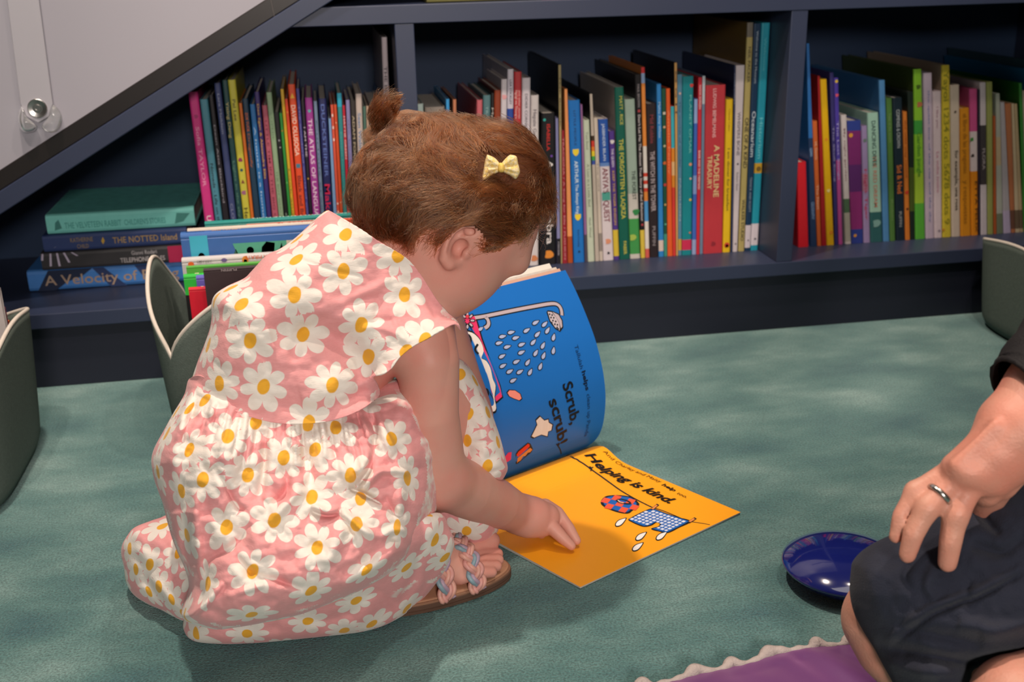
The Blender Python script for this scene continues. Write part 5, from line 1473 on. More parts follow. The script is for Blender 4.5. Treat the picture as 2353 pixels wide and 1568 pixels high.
def skirt_disp(P):
    d = np.zeros(len(P))
    s = lambda L, w, a: stroke(P, [z4(*p) for p in L], w, a)
    # gathers fanning down from the waist seam
    seam = catmull([(440, 5), (520, 50), (660, 110), (820, 155), (980, 178), (1140, 182), (1300, 165), (1440, 130), (1520, 80)], 6)
    rs = np.random.RandomState(3)
    for i in range(46):
        q = seam[int(i / 46 * (len(seam) - 1))]
        k = (q[0] - 1000) / 600
        Ln = rs.uniform(60, 330)
        e = (q[0] + k * Ln * 0.55 + rs.uniform(-14, 14), q[1] + Ln)
        m = ((q[0] + e[0]) / 2 + rs.uniform(-8, 8), (q[1] + e[1]) / 2)
        d += s([(q[0], q[1] - 26), m, e], rs.uniform(5, 9), rs.choice([-1, -1, 1]) * rs.uniform(.0015, .0034))
    d *= 2.0
    for L, w, a in (([(700, 180), (650, 420), (620, 700)], 40, .006), ([(560, 130), (420, 420), (400, 700)], 30, -.006), ([(480, 560), (470, 760), (490, 950), (500, 1110)], 16, .006), ([(440, 700), (420, 860), (450, 1010)], 22, -.007), ([(630, 1100), (540, 1210), (430, 1318)], 9, .007), ([(560, 1230), (640, 1290), (760, 1300)], 16, -.003),
                    ([(860, 220), (868, 420), (840, 640)], 14, -.006), ([(800, 760), (700, 880), (560, 960), (480, 1010)], 15, -.004), ([(1050, 190), (1120, 420), (1150, 660)], 22, -.005), ([(1080, 560), (1000, 640), (900, 760)], 14, .004), ([(1140, 660), (1230, 690), (1300, 680)], 9, .006), ([(1130, 680), (1220, 715), (1320, 700)], 10, -.005),
                    ([(1300, 680), (1420, 780), (1520, 850)], 12, .005), ([(1500, 130), (1500, 330), (1430, 520), (1360, 570)], 12, -.008), ([(1360, 562), (1440, 590), (1560, 660)], 9, -.008), ([(1370, 555), (1440, 545), (1520, 470), (1590, 460), (1700, 470)], 10, .008), ([(1400, 480), (1450, 430), (1500, 330)], 16, .007), ([(1280, 400), (1340, 470), (1360, 560)], 18, .004),
                    ([(1520, 850), (1610, 800), (1690, 800)], 12, .005), ([(1700, 820), (1560, 950), (1400, 1060), (1200, 1180)], 26, .006), ([(1660, 830), (1480, 960), (1300, 1080)], 22, -.004), ([(820, 1060), (960, 1090), (1100, 1140)], 12, -.004), ([(980, 420), (1000, 560), (920, 660)], 14, -.004), ([(700, 940), (760, 1010), (820, 1060)], 12, -.003), ([(660, 1180), (780, 1140), (870, 1110)], 9, .003),
                    ([(1640, 480), (1650, 640), (1640, 780)], 16, .004), ([(1560, 600), (1620, 700), (1680, 720)], 12, -.004), ([(600, 460), (700, 640), (760, 690)], 10, -.0035), ([(1340, 760), (1280, 860), (1240, 1000)], 22, .004), ([(920, 1280), (1100, 1230), (1290, 1170)], 18, -.003), ([(300, 420), (330, 560), (350, 700)], 18, -.003), ([(760, 700), (840, 860), (860, 980)], 24, .003)):
        d += s(L, w * 1.1, a * 2.2)
    d += vnoise(P[:, 0] / 34, P[:, 1] / 30, 3) * 0.006 + vnoise(P[:, 0] / 15, P[:, 1] / 13, 4) * 0.0034 + vnoise(P[:, 0] / 7, P[:, 1] / 6, 5) * 0.0010
    return d


sk = relief('skirt', skirt_pts, 115, 0.086, CLOTH, None, g=4.2, disp=skirt_disp,
            tmul=skirt_t, solid=0.0012)
ft_ = floor_t
hem_pts = pl(z4, [(405, 1330, 0, 'c'), (412, 1378, 0, 'c'), (440, 1418, 0, 'c'), (500, 1441, 0, 'c'), (640, 1450, 0, 'c'), (780, 1446, 0, 'c'), (900, 1438, 0, 'c'), (1060, 1422, 0, 'c'), (1200, 1408, 0, 'c'), (1320, 1395, 0, 'c'), (1430, 1380, 0, 'c'), (1540, 1350, 0, 'c'), (1640, 1302, 0, 'c'), (1720, 1248, 0, 'c'), (1790, 1180, 0.012, 'c'), (1860, 1095, .03, 'c'), (1910, 1020, .05, 'c'), (1938, 950, .07, 'c'), (1958, 870, .085, 'c'), (1930, 790, .10, 'c'), (1860, 700, .12, 'c'), (1600, 800, .13, 'c'), (1200, 1000, .1, 'c'), (800, 1120, .06, 'c'), (520, 1180, .05, 'c'), (430, 1270, .02, 'c')])
hem_pts = [(p[0], p[1], floor_t(p[0], p[1], 0.003 + p[2]), p[3]) for p in hem_pts]


def hem_disp(P):
    d = np.zeros(len(P)); s = lambda L, w, a: stroke(P, [z4(*p) for p in L], w, a)
    for L, w, a in (([(1740, 900), (1750, 1000), (1700, 1100), (1640, 1230)], 14, -.005), ([(1790, 960), (1770, 1100), (1690, 1230)], 12, .004), ([(1930, 960), (1850, 1090), (1740, 1220)], 9, .003), ([(1700, 700), (1790, 800), (1760, 960)], 16, -.005), ([(1500, 1180), (1440, 1270), (1330, 1350)], 22, .004), ([(1100, 1330), (1240, 1310), (1400, 1250)], 16, -.003), ([(700, 1400), (950, 1405), (1200, 1370)], 18, .002), ([(1500, 1130), (1580, 1180), (1640, 1250)], 12, -.003)):
        d += s(L, w, a)
    return d + vnoise(P[:, 0] / 30, P[:, 1] / 24, 6) * 0.004 + vnoise(P[:, 0] / 11, P[:, 1] / 10, 2) * 0.0012


hem = relief('skirt_hem', hem_pts, 70, 0.027, CLOTH, None, g=4.2, disp=hem_disp, solid=0.0012)
tr_pts = pl(z4, [(330, 715, .10, 'c'), (270, 730, .10, 'c'), (205, 752, .10, 'c'), (125, 785, .095, 'c'), (85, 830, .085, 'c'), (55, 885, .07, 'c'), (50, 940, .055, 'c'), (66, 1020, .04, 'c'), (80, 1100, .02, 'c'), (118, 1165, .006, 'c'), (190, 1215, .001, 'c'), (280, 1255, .001, 'c'), (345, 1290, .001, 'c'), (420, 1318, .001, 'c'), (560, 1300, .02, 'c'), (560, 1000, .07, 'c'), (460, 760, .10, 'c')])
tr_pts = [(p[0], p[1], floor_t(p[0], p[1], 0.003 + p[2] * 0.8), p[3]) for p in tr_pts]


def tr_disp(P):
    d = np.zeros(len(P)); s = lambda L, w, a: stroke(P, [z4(*p) for p in L], w, a)
    for L, w, a in (([(80, 1090), (140, 1050), (200, 1080), (250, 1170), (330, 1260)], 16, -.006), ([(60, 940), (150, 930), (280, 990), (420, 1010)], 22, .004), ([(130, 1040), (230, 1090), (330, 1200), (420, 1290)], 14, .005), ([(330, 800), (370, 930), (440, 1050)], 20, -.007), ([(120, 800), (200, 860), (330, 880)], 22, .003), ([(120, 1160), (170, 1130), (210, 1160)], 12, .003), ([(90, 860), (160, 990), (260, 1020)], 14, -.003)):
        d += s(L, w, a)
    return d + vnoise(P[:, 0] / 26, P[:, 1] / 22, 5) * 0.004 + vnoise(P[:, 0] / 10, P[:, 1] / 9, 1) * 0.001


tra = relief('skirt_train', tr_pts, 60, 0.04, CLOTH, None, g=4.2, disp=tr_disp, solid=0.0012)
z5 = lambda x, y: (900 + x / 2.307, 740 + y / 2.307)
kn_pts = pl(z5, [(250, 230, 1.21, 'c'), (330, 196, 1.18, 'c'), (368, 202, 1.17, 'c'), (402, 234, 1.17, 'c'), (440, 290, 1.17, 'c'), (474, 358, 1.17, 'c'), (510, 435, 1.17, 'c'), (545, 532, 1.17, 'c'), (575, 622, 1.175, 'c'), (596, 705, 1.175, 'c'), (612, 770, 1.175, 'c'), (603, 806, 1.175, 'c'), (583, 838, 1.175, 'c'), (566, 862, 1.18, 'c'), (572, 930, 1.20, 'c'), (566, 1040, 1.215, 'c'), (560, 1110, 1.215, 'c'), (500, 1160, 1.2, 'c'), (400, 1185, 1.20, 'c'), (300, 1190, 1.21, 'c'), (200, 1150, 1.22, 'c'), (150, 900, 1.22, 'c'), (150, 500, 1.22, 'c')])


def kn_disp(P):
    d = np.zeros(len(P)); s = lambda L, w, a: stroke(P, [z5(*p) for p in L], w, a)
    for L, w, a in (([(420, 640), (500, 640), (560, 650)], 10, -.003), ([(400, 250), (440, 400), (450, 600)], 22, -.004), ([(480, 380), (510, 520), (540, 700)], 14, .003), ([(500, 820), (540, 790), (600, 770)], 9, -.003), ([(440, 480), (480, 600), (500, 720)], 12, .003)):
        d += s(L, w, a)
    return d + vnoise(P[:, 0] / 24, P[:, 1] / 24, 2) * 0.004 + vnoise(P[:, 0] / 9, P[:, 1] / 9, 3) * 0.001


kne = relief('skirt_front', kn_pts, 70, 0.048, CLOTH, None, g=4.2, back=0.35, disp=kn_disp, solid=0.0012)

BC = [(1488, 187), (1843, 325), (1178, 348), (1495, 432), (832, 628), (1178, 580), (1880, 582), (893, 885), (1232, 828), (1612, 772), (1643, 990), (1418, 1153), (967, 1185), (677, 1163), (605, 917), (740, 525), (642, 615), (1170, 215), (2010, 866), (1270, 1408), (1960, 1000)]
daisies(bodice, [z3(*p) for p in BC], R=0.0222)
SKC = [(1603, 262), (665, 255), (437, 325), (780, 470), (985, 375), (1168, 325), (508, 515), (383, 568), (660, 772), (935, 735), (1185, 893), (417, 835), (540, 1108), (797, 1028), (1145, 1150), (1400, 752), (1640, 780), (1465, 1032), (805, 1290), (835, 178), (1280, 195), (1375, 475), (1425, 610), (1145, 600), (430, 90), (530, 40), (345, 95), (1420, 45), (300, 250), (1130, 180), (250, 470), (405, 1290), (1700, 500)]
daisies(sk, [z4(*p) for p in SKC], R=0.0208, seed=4)
daisies(hem, [z4(*p) for p in [(1115, 1330), (1405, 1208), (1690, 1255), (768, 1402), (1690, 1015), (1915, 965), (470, 1400), (1330, 1390), (1500, 1340), (1860, 850)]], R=0.0208, seed=5)
daisies(tra, [z4(*p) for p in [(283, 765), (85, 900), (200, 1000), (253, 1125), (200, 1160), (375, 920), (460, 1045), (405, 1290), (120, 1020), (330, 1200)]], R=0.0195, seed=6)
daisies(kne, [z5(*p) for p in [(520, 760), (395, 490), (515, 480), (395, 640), (470, 300), (370, 270), (480, 900), (400, 1120), (570, 640)]], R=0.0205, seed=7)
for o, nm in ((sk, 0), (hem, 0), (tra, 0), (kne, 0), (bodice, 0)): pass
# one garment: the skirt carries the other pieces
o = sk; o.name = 'dress'; o.data.name = 'dress'


def adopt(ch, pa):
    """parent without moving (no rotations in these chains)"""
    d = parent_loc(pa); ch.location = ch.location - d; ch.parent = pa


adopt(sk, girl)
for c_, nm in ((bodice, 'bodice'), (hem, 'skirt_hem'), (tra, 'skirt_train'), (kne, 'skirt_front')):
    adopt(c_, sk)

# ---- sandal
SOLE = mat('brown_rubber_sole', (0.115, 0.062, 0.042), 0.7, 0.3, 0.15, 60)
FOOTBED = mat('tan_footbed', (0.50, 0.265, 0.16), 0.6, 0.3, 0.12, 80)
WELT = mat('tan_welt', (0.30, 0.155, 0.095), 0.65, 0.3, 0.15, 80)
srt = empty('sandal', HEEL); adopt(srt, girl)


def sole_ring(z, grow):
    R_ = []
    n = 56
    for i in range(n):
        a = 2 * math.pi * i / n
        x = math.cos(a); y = math.sin(a)
        s = 0.070 + (0.081 + grow) * np.sign(x) * abs(x) ** 0.85
        k = (s + 0.01) / 0.166
        hw = 0.0245 + 0.0065 * math.sin(min(max(k, 0), 1) * math.pi * 0.75) + grow
        lat = hw * np.sign(y) * abs(y) ** 0.8 + 0.001
        R_.append(ft(s, lat, z))
    return R_


def sole_part(name, layers, m, cap_top=True):
    rings = [sole_ring(z, g_) for z, g_ in layers]; n = len(rings[0])
    V = [p for r in rings for p in r]
    F = [[i * n + j, i * n + (j + 1) % n, (i + 1) * n + (j + 1) % n, (i + 1) * n + j] for i in range(len(rings) - 1) for j in range(n)]
    F.append(list(range(n))[::-1])
    if cap_top: F.append([(len(rings) - 1) * n + j for j in range(n)])
    link_mesh(name, V, F, m, srt, smooth=False)


sole_part('sole', [(0.0005, -0.001), (0.0015, 0.0005), (0.0045, 0.0008), (0.005, -0.0006), (0.0058, -0.0006), (0.0062, 0.0008), (0.0098, 0.0008), (0.0105, 0.0)], SOLE)
sole_part('welt', [(0.0103, -0.0012), (0.0106, 0.0001), (0.0122, 0.0001), (0.0128, -0.001)], WELT)
sole_part('footbed', [(0.0126, -0.0045), (0.0128, -0.0022), (0.0139, -0.0022), (0.0143, -0.0035)], FOOTBED)
SC_ = [mat('braid_pink', (0.62, 0.30, 0.27), 0.42, 0.4, 0.12, 120), mat('braid_blue', (0.24, 0.35, 0.41), 0.42, 0.4, 0.12, 120), mat('braid_lilac', (0.40, 0.29, 0.38), 0.42, 0.4, 0.12, 120), mat('braid_peach', (0.64, 0.33, 0.27), 0.42, 0.4, 0.12, 120)]
for sl0, sl1, zt in ((on_z(1022, 1366, .014), 0.062, 0.0635), (on_z(1098, 1352, .014), 0.086, 0.054)):
    sA = (sl0 - HEEL) @ FD
    mb = MB(); n = 70
    tt = np.linspace(-0.02, 1.0, n)
    base = []; nor = []
    for t in tt:
        a = math.pi * t
        s = sA + (sl1 - sA) * (1 - math.cos(math.pi * min(max(t, 0), 1))) / 2
        lat = 0.0305 * math.cos(a); z = 0.0125 + (zt - 0.0125) * max(math.sin(a), -0.05) ** 1 if math.sin(a) > 0 else 0.0125 + 0.03 * math.sin(a)
        base.append(ft(s, lat, z)); nor.append(FR * math.cos(a) + np.array([0, 0, 1]) * max(math.sin(a), 0.02))
    base = np.array(base); nor = np.array(nor); nor /= np.linalg.norm(nor, axis=1)[:, None]
    T_ = np.gradient(base, axis=0); T_ /= np.linalg.norm(T_, axis=1)[:, None]
    bi = np.cross(T_, nor)
    for j in range(3):
        ph = 2 * math.pi * (tt * 3.4 + j / 3.0)
        A_ = np.sin(ph); N_ = np.sin(2 * ph)
        for q, off in enumerate((-0.0016, 0.0016)):
            m_ = [[0, 3], [1, 2], [3, 0]][j][q]
            pts_ = base + bi * (A_ * 0.0062 + off * 1.2)[:, None] + nor * (N_ * 0.0022 + 0.0020)[:, None]
            mb.tube(pts_, 0.0026, SC_[m_], 7)
    mb.build('strap', srt, smooth=True)


# ---- hair
HAIR = bpy.data.materials.new('auburn_hair'); HAIR.use_nodes = True
_n = HAIR.node_tree
for x_ in list(_n.nodes):
    if x_.type == 'BSDF_PRINCIPLED': _n.nodes.remove(x_)
_h = _n.nodes.new('ShaderNodeBsdfHairPrincipled'); _h.parametrization = 'COLOR'
_hi = _n.nodes.new('ShaderNodeHairInfo')
_cr = _n.nodes.new('ShaderNodeValToRGB')
_cr.color_ramp.elements[0].color = (0.018, 0.006, 0.0032, 1); _cr.color_ramp.elements[1].color = (0.235, 0.074, 0.022, 1)
_n.links.new(_hi.outputs['Random'], _cr.inputs[0]); _n.links.new(_cr.outputs[0], _h.inputs['Color'])
_h.inputs['Roughness'].default_value = 0.27; _h.inputs['Radial Roughness'].default_value = 0.45
_n.links.new(_h.outputs[0], _n.nodes['Material Output'].inputs['Surface'])
HCAP = mat('hair_roots', (0.085, 0.032, 0.016), 0.7, 0.2, 0.35, 90)

# the volume the hair fills
CAPS = [(hl(0.000, 0.006, 0.0), HAX, np.array([0.0955, 0.0710, 0.0780])),
        (P3(940, 440, 1.06), HAX, np.array([0.045, 0.046, 0.055])),
        (P3(903, 455, 1.07), HAX, np.array([0.027, 0.038, 0.036])),
        (P3(1160, 395, 1.085), HAX, np.array([0.036, 0.040, 0.050]))]
BUN = [(P3(905, 306, 1.125), np.array([[.83, .3, -.47], [-.3, .95, .1], [.47, .06, .88]]), np.array([0.024, 0.018, 0.018]))]


def vol(P):
    d = np.full(len(P), 1e9)
    for c, A, r in CAPS:
        q = (P - c) @ np.asarray(A).T
        k0 = np.linalg.norm(q / r, axis=1); k1 = np.linalg.norm(q / (r * r), axis=1) + 1e-9
        e = k0 * (k0 - 1) / k1; k = 0.02
        h = np.maximum(k - np.abs(d - e), 0) / k
        d = np.minimum(d, e) - h * h * k / 4
    return d


def vgrad(P, e=0.0015):
    g = np.stack([vol(P + np.eye(3)[i] * e) - vol(P - np.eye(3)[i] * e) for i in range(3)], 1)
    return g / (np.linalg.norm(g, axis=1)[:, None] + 1e-9)


def onto(P, off=0.0, it=3):
    for _ in range(it):
        P = P - vgrad(P) * (vol(P) - off)[:, None] * 0.9
    return P


HFLD = Field(HC - 0.16, HC + 0.15, 0.0026)
for c, A, r in CAPS: HFLD.ell(c, A, r - 0.004, 0.02)
for c, A, r in BUN: HFLD.ell(c, A, r - 0.006, 0.02)
# the hairline: what lies below it is skin
HLINE = [(1255, 440), (1246, 500), (1228, 528), (1190, 548), (1150, 560), (1122, 562), (1110, 542), (1098, 526), (1066, 519), (1036, 522), (1008, 520), (985, 535), (960, 548), (930, 528), (890, 520), (850, 520)]
hl_pts = catmull(np.array(HLINE, float), 6)
hl_poly = np.vstack([hl_pts, [(800, 540), (700, 540), (700, 100), (1400, 100), (1400, 440)]])


def hairy(P):
    px = to_px(P)
    side = (P - HC) @ HR
    m = inside_poly(px, hl_poly)
    return m
Vh, Fh = HFLD.mesh()
cm_ = Vh[Fh].mean(1)
loc = (cm_ - HC)
near = (loc @ HR) > -0.01
f_, u_ = loc @ HF, loc @ HU
far_ok = (u_ > 0.02 - 0.55 * (f_ + 0.0) * (f_ < 0) * -1 - 0.2) & ~((f_ > 0.05) & (u_ < 0.03)) & ~((u_ < -0.02) & (f_ > -0.03))
keep = np.where(near, hairy(cm_), far_ok)
Fh = Fh[keep]; used = np.unique(Fh); mp_ = np.full(len(Vh), -1); mp_[used] = np.arange(len(used))
hair = fast_mesh('hair', Vh[used], mp_[Fh], HCAP)
adopt(hair, girl)

rs = np.random.RandomState(11)
strands = []; radii = []


def noise3(P, f, seed):
    return np.stack([vnoise(P[:, 0] * f + 31, P[:, 1] * f + P[:, 2] * f * 0.7 + 17, seed), vnoise(P[:, 1] * f + 11, P[:, 2] * f + P[:, 0] * f * 0.7 + 5, seed + 1), vnoise(P[:, 2] * f + 47, P[:, 0] * f + P[:, 1] * f * 0.7 + 3, seed + 2)], 1)


def grow(roots, target, length, steps, lift, curl, frizz, seed, wav=0.0, inward=0.0):
    """strands that follow the hair volume towards a gathering point"""
    P = roots.copy(); out = [P.copy()]; n = len(P)
    ph = rs.rand(n) * 6.28
    offs = vol(P)
    for k in range(steps):
        tv = target(P, k / steps) if callable(target) else target - P
        tv = tv / (np.linalg.norm(tv, axis=1)[:, None] + 1e-9)
        g = vgrad(P)
        tv = tv - g * (tv * g).sum(1)[:, None] * (1 - inward)
        tv = tv / (np.linalg.norm(tv, axis=1)[:, None] + 1e-9)
        side = np.cross(g, tv)
        D_ = tv + noise3(P, 55, seed) * curl * 2 + side * (np.sin(ph * 0.15 + P[:, 0] * 60 + P[:, 2] * 75 + k * wav) * 0.5 * curl)[:, None] + rs.randn(n, 3) * frizz
        D_ = D_ / (np.linalg.norm(D_, axis=1)[:, None] + 1e-9)
        P = P + D_ * (length / steps)[:, None]
        want = offs + lift * (k + 1) / steps
        P = P - vgrad(P) * (vol(P) - want)[:, None] * 0.6
        out.append(P.copy())
    return np.stack(out, 1)


# roots spread over the covered scalp
tri = hair.data
A_ = Vh[Fh[:, 0]]; B2_ = Vh[Fh[:, 1]]; C2_ = Vh[Fh[:, 2]]
area = np.linalg.norm(np.cross(B2_ - A_, C2_ - A_), axis=1)


def sample(n, sel=None):
    w = area * (sel if sel is not None else 1)
    i = rs.choice(len(Fh), n, p=w / w.sum())
    u, v = rs.rand(2, n); m = u + v > 1; u[m] = 1 - u[m]; v[m] = 1 - v[m]
    return A_[i] + (B2_[i] - A_[i]) * u[:, None] + (C2_[i] - A_[i]) * v[:, None]


GATH = P3(950, 330, 1.08)
R1 = sample(26000)
R1 = R1 + vgrad(R1) * rs.uniform(-0.001, 0.007, len(R1))[:, None]
px1 = to_px(R1)


def flow(P, s):
    """combed back towards the gathered tuft; the lower hair at the back hangs in loose curls"""
    px = to_px(P)
    to_bun = GATH - P
    to_bun /= np.linalg.norm(to_bun, axis=1)[:, None] + 1e-9
    down = np.array([P3(880, 560, 1.07)]) - P
    down /= np.linalg.norm(down, axis=1)[:, None] + 1e-9
    sweep = np.array([P3(950, 470, 1.01)]) - P
    sweep /= np.linalg.norm(sweep, axis=1)[:, None] + 1e-9
    w = np.clip((px[:, 1] - 395 - 0.28 * np.clip(1000 - px[:, 0], -400, 300)) / 90, 0, 1) * np.clip((1120 - px[:, 0]) / 160, 0, 1)
    w = np.maximum(w, np.clip((1000 - px[:, 0]) / 90, 0, 1) * np.clip((px[:, 1] - 290) / 60, 0, 1) * 0.85)
    w2 = np.clip((px[:, 1] - 330) / 120, 0, 1) * np.clip((px[:, 0] - 980) / 120, 0, 1) * 0.9
    return to_bun * (1 - w)[:, None] * (1 - w2)[:, None] + sweep * w2[:, None] + down * w[:, None]


S1 = grow(R1, flow, rs.uniform(0.035, 0.085, len(R1)), 12, 0.005, 1.05, 0.12, 2, 0.7)
strands.append(S1)
# flyaway frizz around the outline
R2 = sample(3600); R2 = R2 + vgrad(R2) * 0.003
S2 = grow(R2, flow, rs.uniform(0.03, 0.07, len(R2)), 12, 0.014, 1.3, 0.35, 5, 0.9)
strands.append(S2)
# curls hanging at the nape and behind the ear
npx = np.stack([rs.uniform(835, 985, 2200), rs.uniform(440, 525, 2200)], 1)
R3 = np.array([P3(a, b, 1.03) for a, b in npx]); R3 = onto(R3, 0.001)


def hang(P, s):
    d = np.array([P3(850, 640, 1.06)]) - P
    return d / (np.linalg.norm(d, axis=1)[:, None] + 1e-9)


S3 = grow(R3, hang, rs.uniform(0.02, 0.05, len(R3)), 12, 0.004, 1.5, 0.22, 1, 1.0)
strands.append(S3)
# short wisps in front of the ear, along the temple and forehead
edge = hl_pts[rs.randint(0, len(hl_pts) - 20, 1500)] + rs.randn(1500, 2) * 7
R4 = onto(np.array([P3(a, b, 1.03) for a, b in edge]), 0.0005)


def wisp(P, s):
    d = np.array([P3(1120, 640, 1.04)]) - P
    d /= np.linalg.norm(d, axis=1)[:, None] + 1e-9
    b_ = GATH - P; b_ /= np.linalg.norm(b_, axis=1)[:, None] + 1e-9
    k = (np.arange(len(P)) % 3 == 0)[:, None]
    return np.where(k, d, b_ + 0.2 * d)


S4 = grow(R4, wisp, rs.uniform(0.008, 0.03, len(R4)), 12, -0.006, 1.3, 0.2, 3, 1.0)
strands.append(S4)
# the gathered tuft: a short fountain of hair curling over to the left
nt_ = 9000
c0 = P3(965, 308, 1.122)
ang = rs.rand(nt_) * 2 * math.pi; rr = np.sqrt(rs.rand(nt_)) * 0.0115
ax1 = np.array(P3(960, 300, 1.06) - P3(920, 330, 1.06)); ax1 /= np.linalg.norm(ax1)
ax2 = np.array([0.0, -1.0, 0.0])
R5 = c0 + np.outer(np.cos(ang) * rr, ax1) + np.outer(np.sin(ang) * rr, ax2)
keyA = np.array([P3(966, 318, 1.12), P3(946, 308, 1.12), P3(908, 308, 1.118), P3(876, 326, 1.115), P3(856, 352, 1.11), P3(850, 374, 1.105)])
keyB = np.array([P3(964, 300, 1.125), P3(948, 278, 1.13), P3(908, 268, 1.13), P3(868, 282, 1.13), P3(848, 314, 1.125), P3(842, 350, 1.12)])
KA = catmull(keyA, 3)[:13]; KB = catmull(keyB, 3)[:13]
mixv = rs.rand(nt_) ** 0.8
L5 = np.zeros((nt_, 13, 3)); ln = rs.uniform(0.55, 1.0, nt_)
for k in range(13):
    s = np.clip(ln * k, 0, 12); i0 = np.floor(s).astype(int); i1 = np.minimum(i0 + 1, 12); fr = (s - i0)[:, None]
    a = KA[i0] * (1 - fr) + KA[i1] * fr; b = KB[i0] * (1 - fr) + KB[i1] * fr
    spread = 0.8 + 0.5 * math.sin(math.pi * min(1, k / 10))
    base = a * (1 - mixv)[:, None] + b * mixv[:, None] + (R5 - c0) * spread
    L5[:, k] = base + noise3(base + rs.rand(nt_, 1) * 0.004, 70, 4) * 0.010 * (k / 12) + rs.randn(nt_, 3) * 0.0006 * k / 6
# loose curls at the back-left of the head
n6 = 2600
p6 = np.stack([rs.uniform(822, 900, n6), rs.uniform(330, 480, n6)], 1)
R6 = onto(np.array([P3(a, b, 1.05) for a, b in p6]), 0.001)
S6 = grow(R6, hang, rs.uniform(0.02, 0.045, n6), 12, 0.006, 2.2, 0.25, 4, 1.5)
strands.append(S6)

lash = []
for sd in (1, -1):
    for q in np.linspace(-1, 1, 26):
        p0 = fl(0.0822 - 0.002 * q * q, -0.031 - 0.001 * (1 - q * q), sd * 0.028 + q * 0.009)
        d0 = FF_ * 0.008 - FU_ * 0.005 + FR_ * q * 0.003
        lash.append(np.array([p0 + d0 * t - FU_ * 0.002 * math.sin(t * 3.1) for t in np.linspace(0, 1, 13)]))
strands.append(np.array(lash))
AL_ = np.concatenate(strands, 0)
# strands draw together into locks
ns, npn = AL_.shape[:2]
lock = rs.choice(ns, 520, replace=False)
ctr_px = AL_[lock, 6]
idx_ = np.empty(ns, int)
for i in range(0, ns, 2000):
    idx_[i:i + 2000] = ((AL_[i:i + 2000, None, 6] - ctr_px[None]) ** 2).sum(-1).argmin(1)
pull = np.linspace(0.0, 1.0, npn)[None, :, None] ** 0.7 * 0.6 * rs.uniform(0.25, 1.0, (ns, 1, 1))
guide = AL_[lock][idx_]
AL_ = AL_ + (guide + (AL_[:, :1] - guide[:, :1]) * 0.6 - AL_) * pull
AL_ = np.concatenate([AL_, L5], 0); ns = len(AL_)
# keep the bow clear
bpx = to_px(AL_.reshape(-1, 3)).reshape(ns, npn, 2); bdp = depth_of(AL_)
inb = ((np.abs(bpx[..., 0] - 1151) < 48) & (np.abs(bpx[..., 1] - 386) < 34) & (bdp < 1.08)).any(1)
earp = np.array([(1060, 590), (1093, 552), (1103, 534), (1092, 520), (1070, 519), (1050, 529), (1034, 550), (1022, 575), (1020, 596), (1032, 608), (1048, 603)], float)
ie = inside_poly(bpx.reshape(-1, 2), earp).reshape(ns, npn) & (bdp < 1.09)
keepb = (~inb | (rs.rand(ns) < 0.06)) & ~ie.any(1)
AL_ = AL_[keepb]
ns, npn = AL_.shape[:2]
hc = bpy.data.hair_curves.new('hair_strands')
hc.add_curves([npn] * ns)
hobj = bpy.data.objects.new('hair_strands', hc)
COL.objects.link(hobj)
off_ = np.array(parent_loc(hair))
hc.attributes['position'].data.foreach_set('vector', (AL_ - off_).astype(np.float32).ravel())
ra = hc.attributes.get('radius') or hc.attributes.new('radius', 'FLOAT', 'POINT')
prof_ = np.tile(np.linspace(1.0, 0.35, npn), ns) * np.repeat(rs.uniform(0.00013, 0.00025, ns), npn)
ra.data.foreach_set('value', prof_.astype(np.float32))
hc.materials.append(HAIR)
hobj.parent = hair
hobj['kind'] = 'stuff'

# ---- yellow bow clip
BOWM = bpy.data.materials.new('yellow_check_fabric'); BOWM.use_nodes = True
_n = BOWM.node_tree; _b = _n.nodes['Principled BSDF']
_tc = _n.nodes.new('ShaderNodeTexCoord'); _mp = _n.nodes.new('ShaderNodeMapping'); _mp.inputs['Rotation'].default_value = (0.5, 0.3, 0.6)
_ck = _n.nodes.new('ShaderNodeTexChecker'); _ck.inputs['Scale'].default_value = 330
_ck.inputs[1].default_value = (0.72, 0.52, 0.17, 1); _ck.inputs[2].default_value = (0.76, 0.62, 0.36, 1)
_n.links.new(_tc.outputs['Object'], _mp.inputs['Vector']); _n.links.new(_mp.outputs[0], _ck.inputs['Vector']); _n.links.new(_ck.outputs[0], _b.inputs['Base Color'])
_b.inputs['Roughness'].default_value = 0.85
bt = float(depth_of(onto(np.array([P3(1152, 388, 1.02)]), 0.006))[0]) - 0.004
YK = mat('yellow_knot', (0.74, 0.52, 0.13), 0.8, 0.2, 0.1, 200)
bow = empty('hair_bow', P3(1150, 388, bt)); adopt(bow, girl)


def bow_part(name, pts, strokes, T, dt, m):
    o = relief(name, [(p[0], p[1], bt + dt, 'c') for p in pts], 16, T, m, None, g=1.6, n=6,
               disp=lambda P: sum(stroke(P, L, w, a, False) for L, w, a in strokes))
    adopt(o, bow)


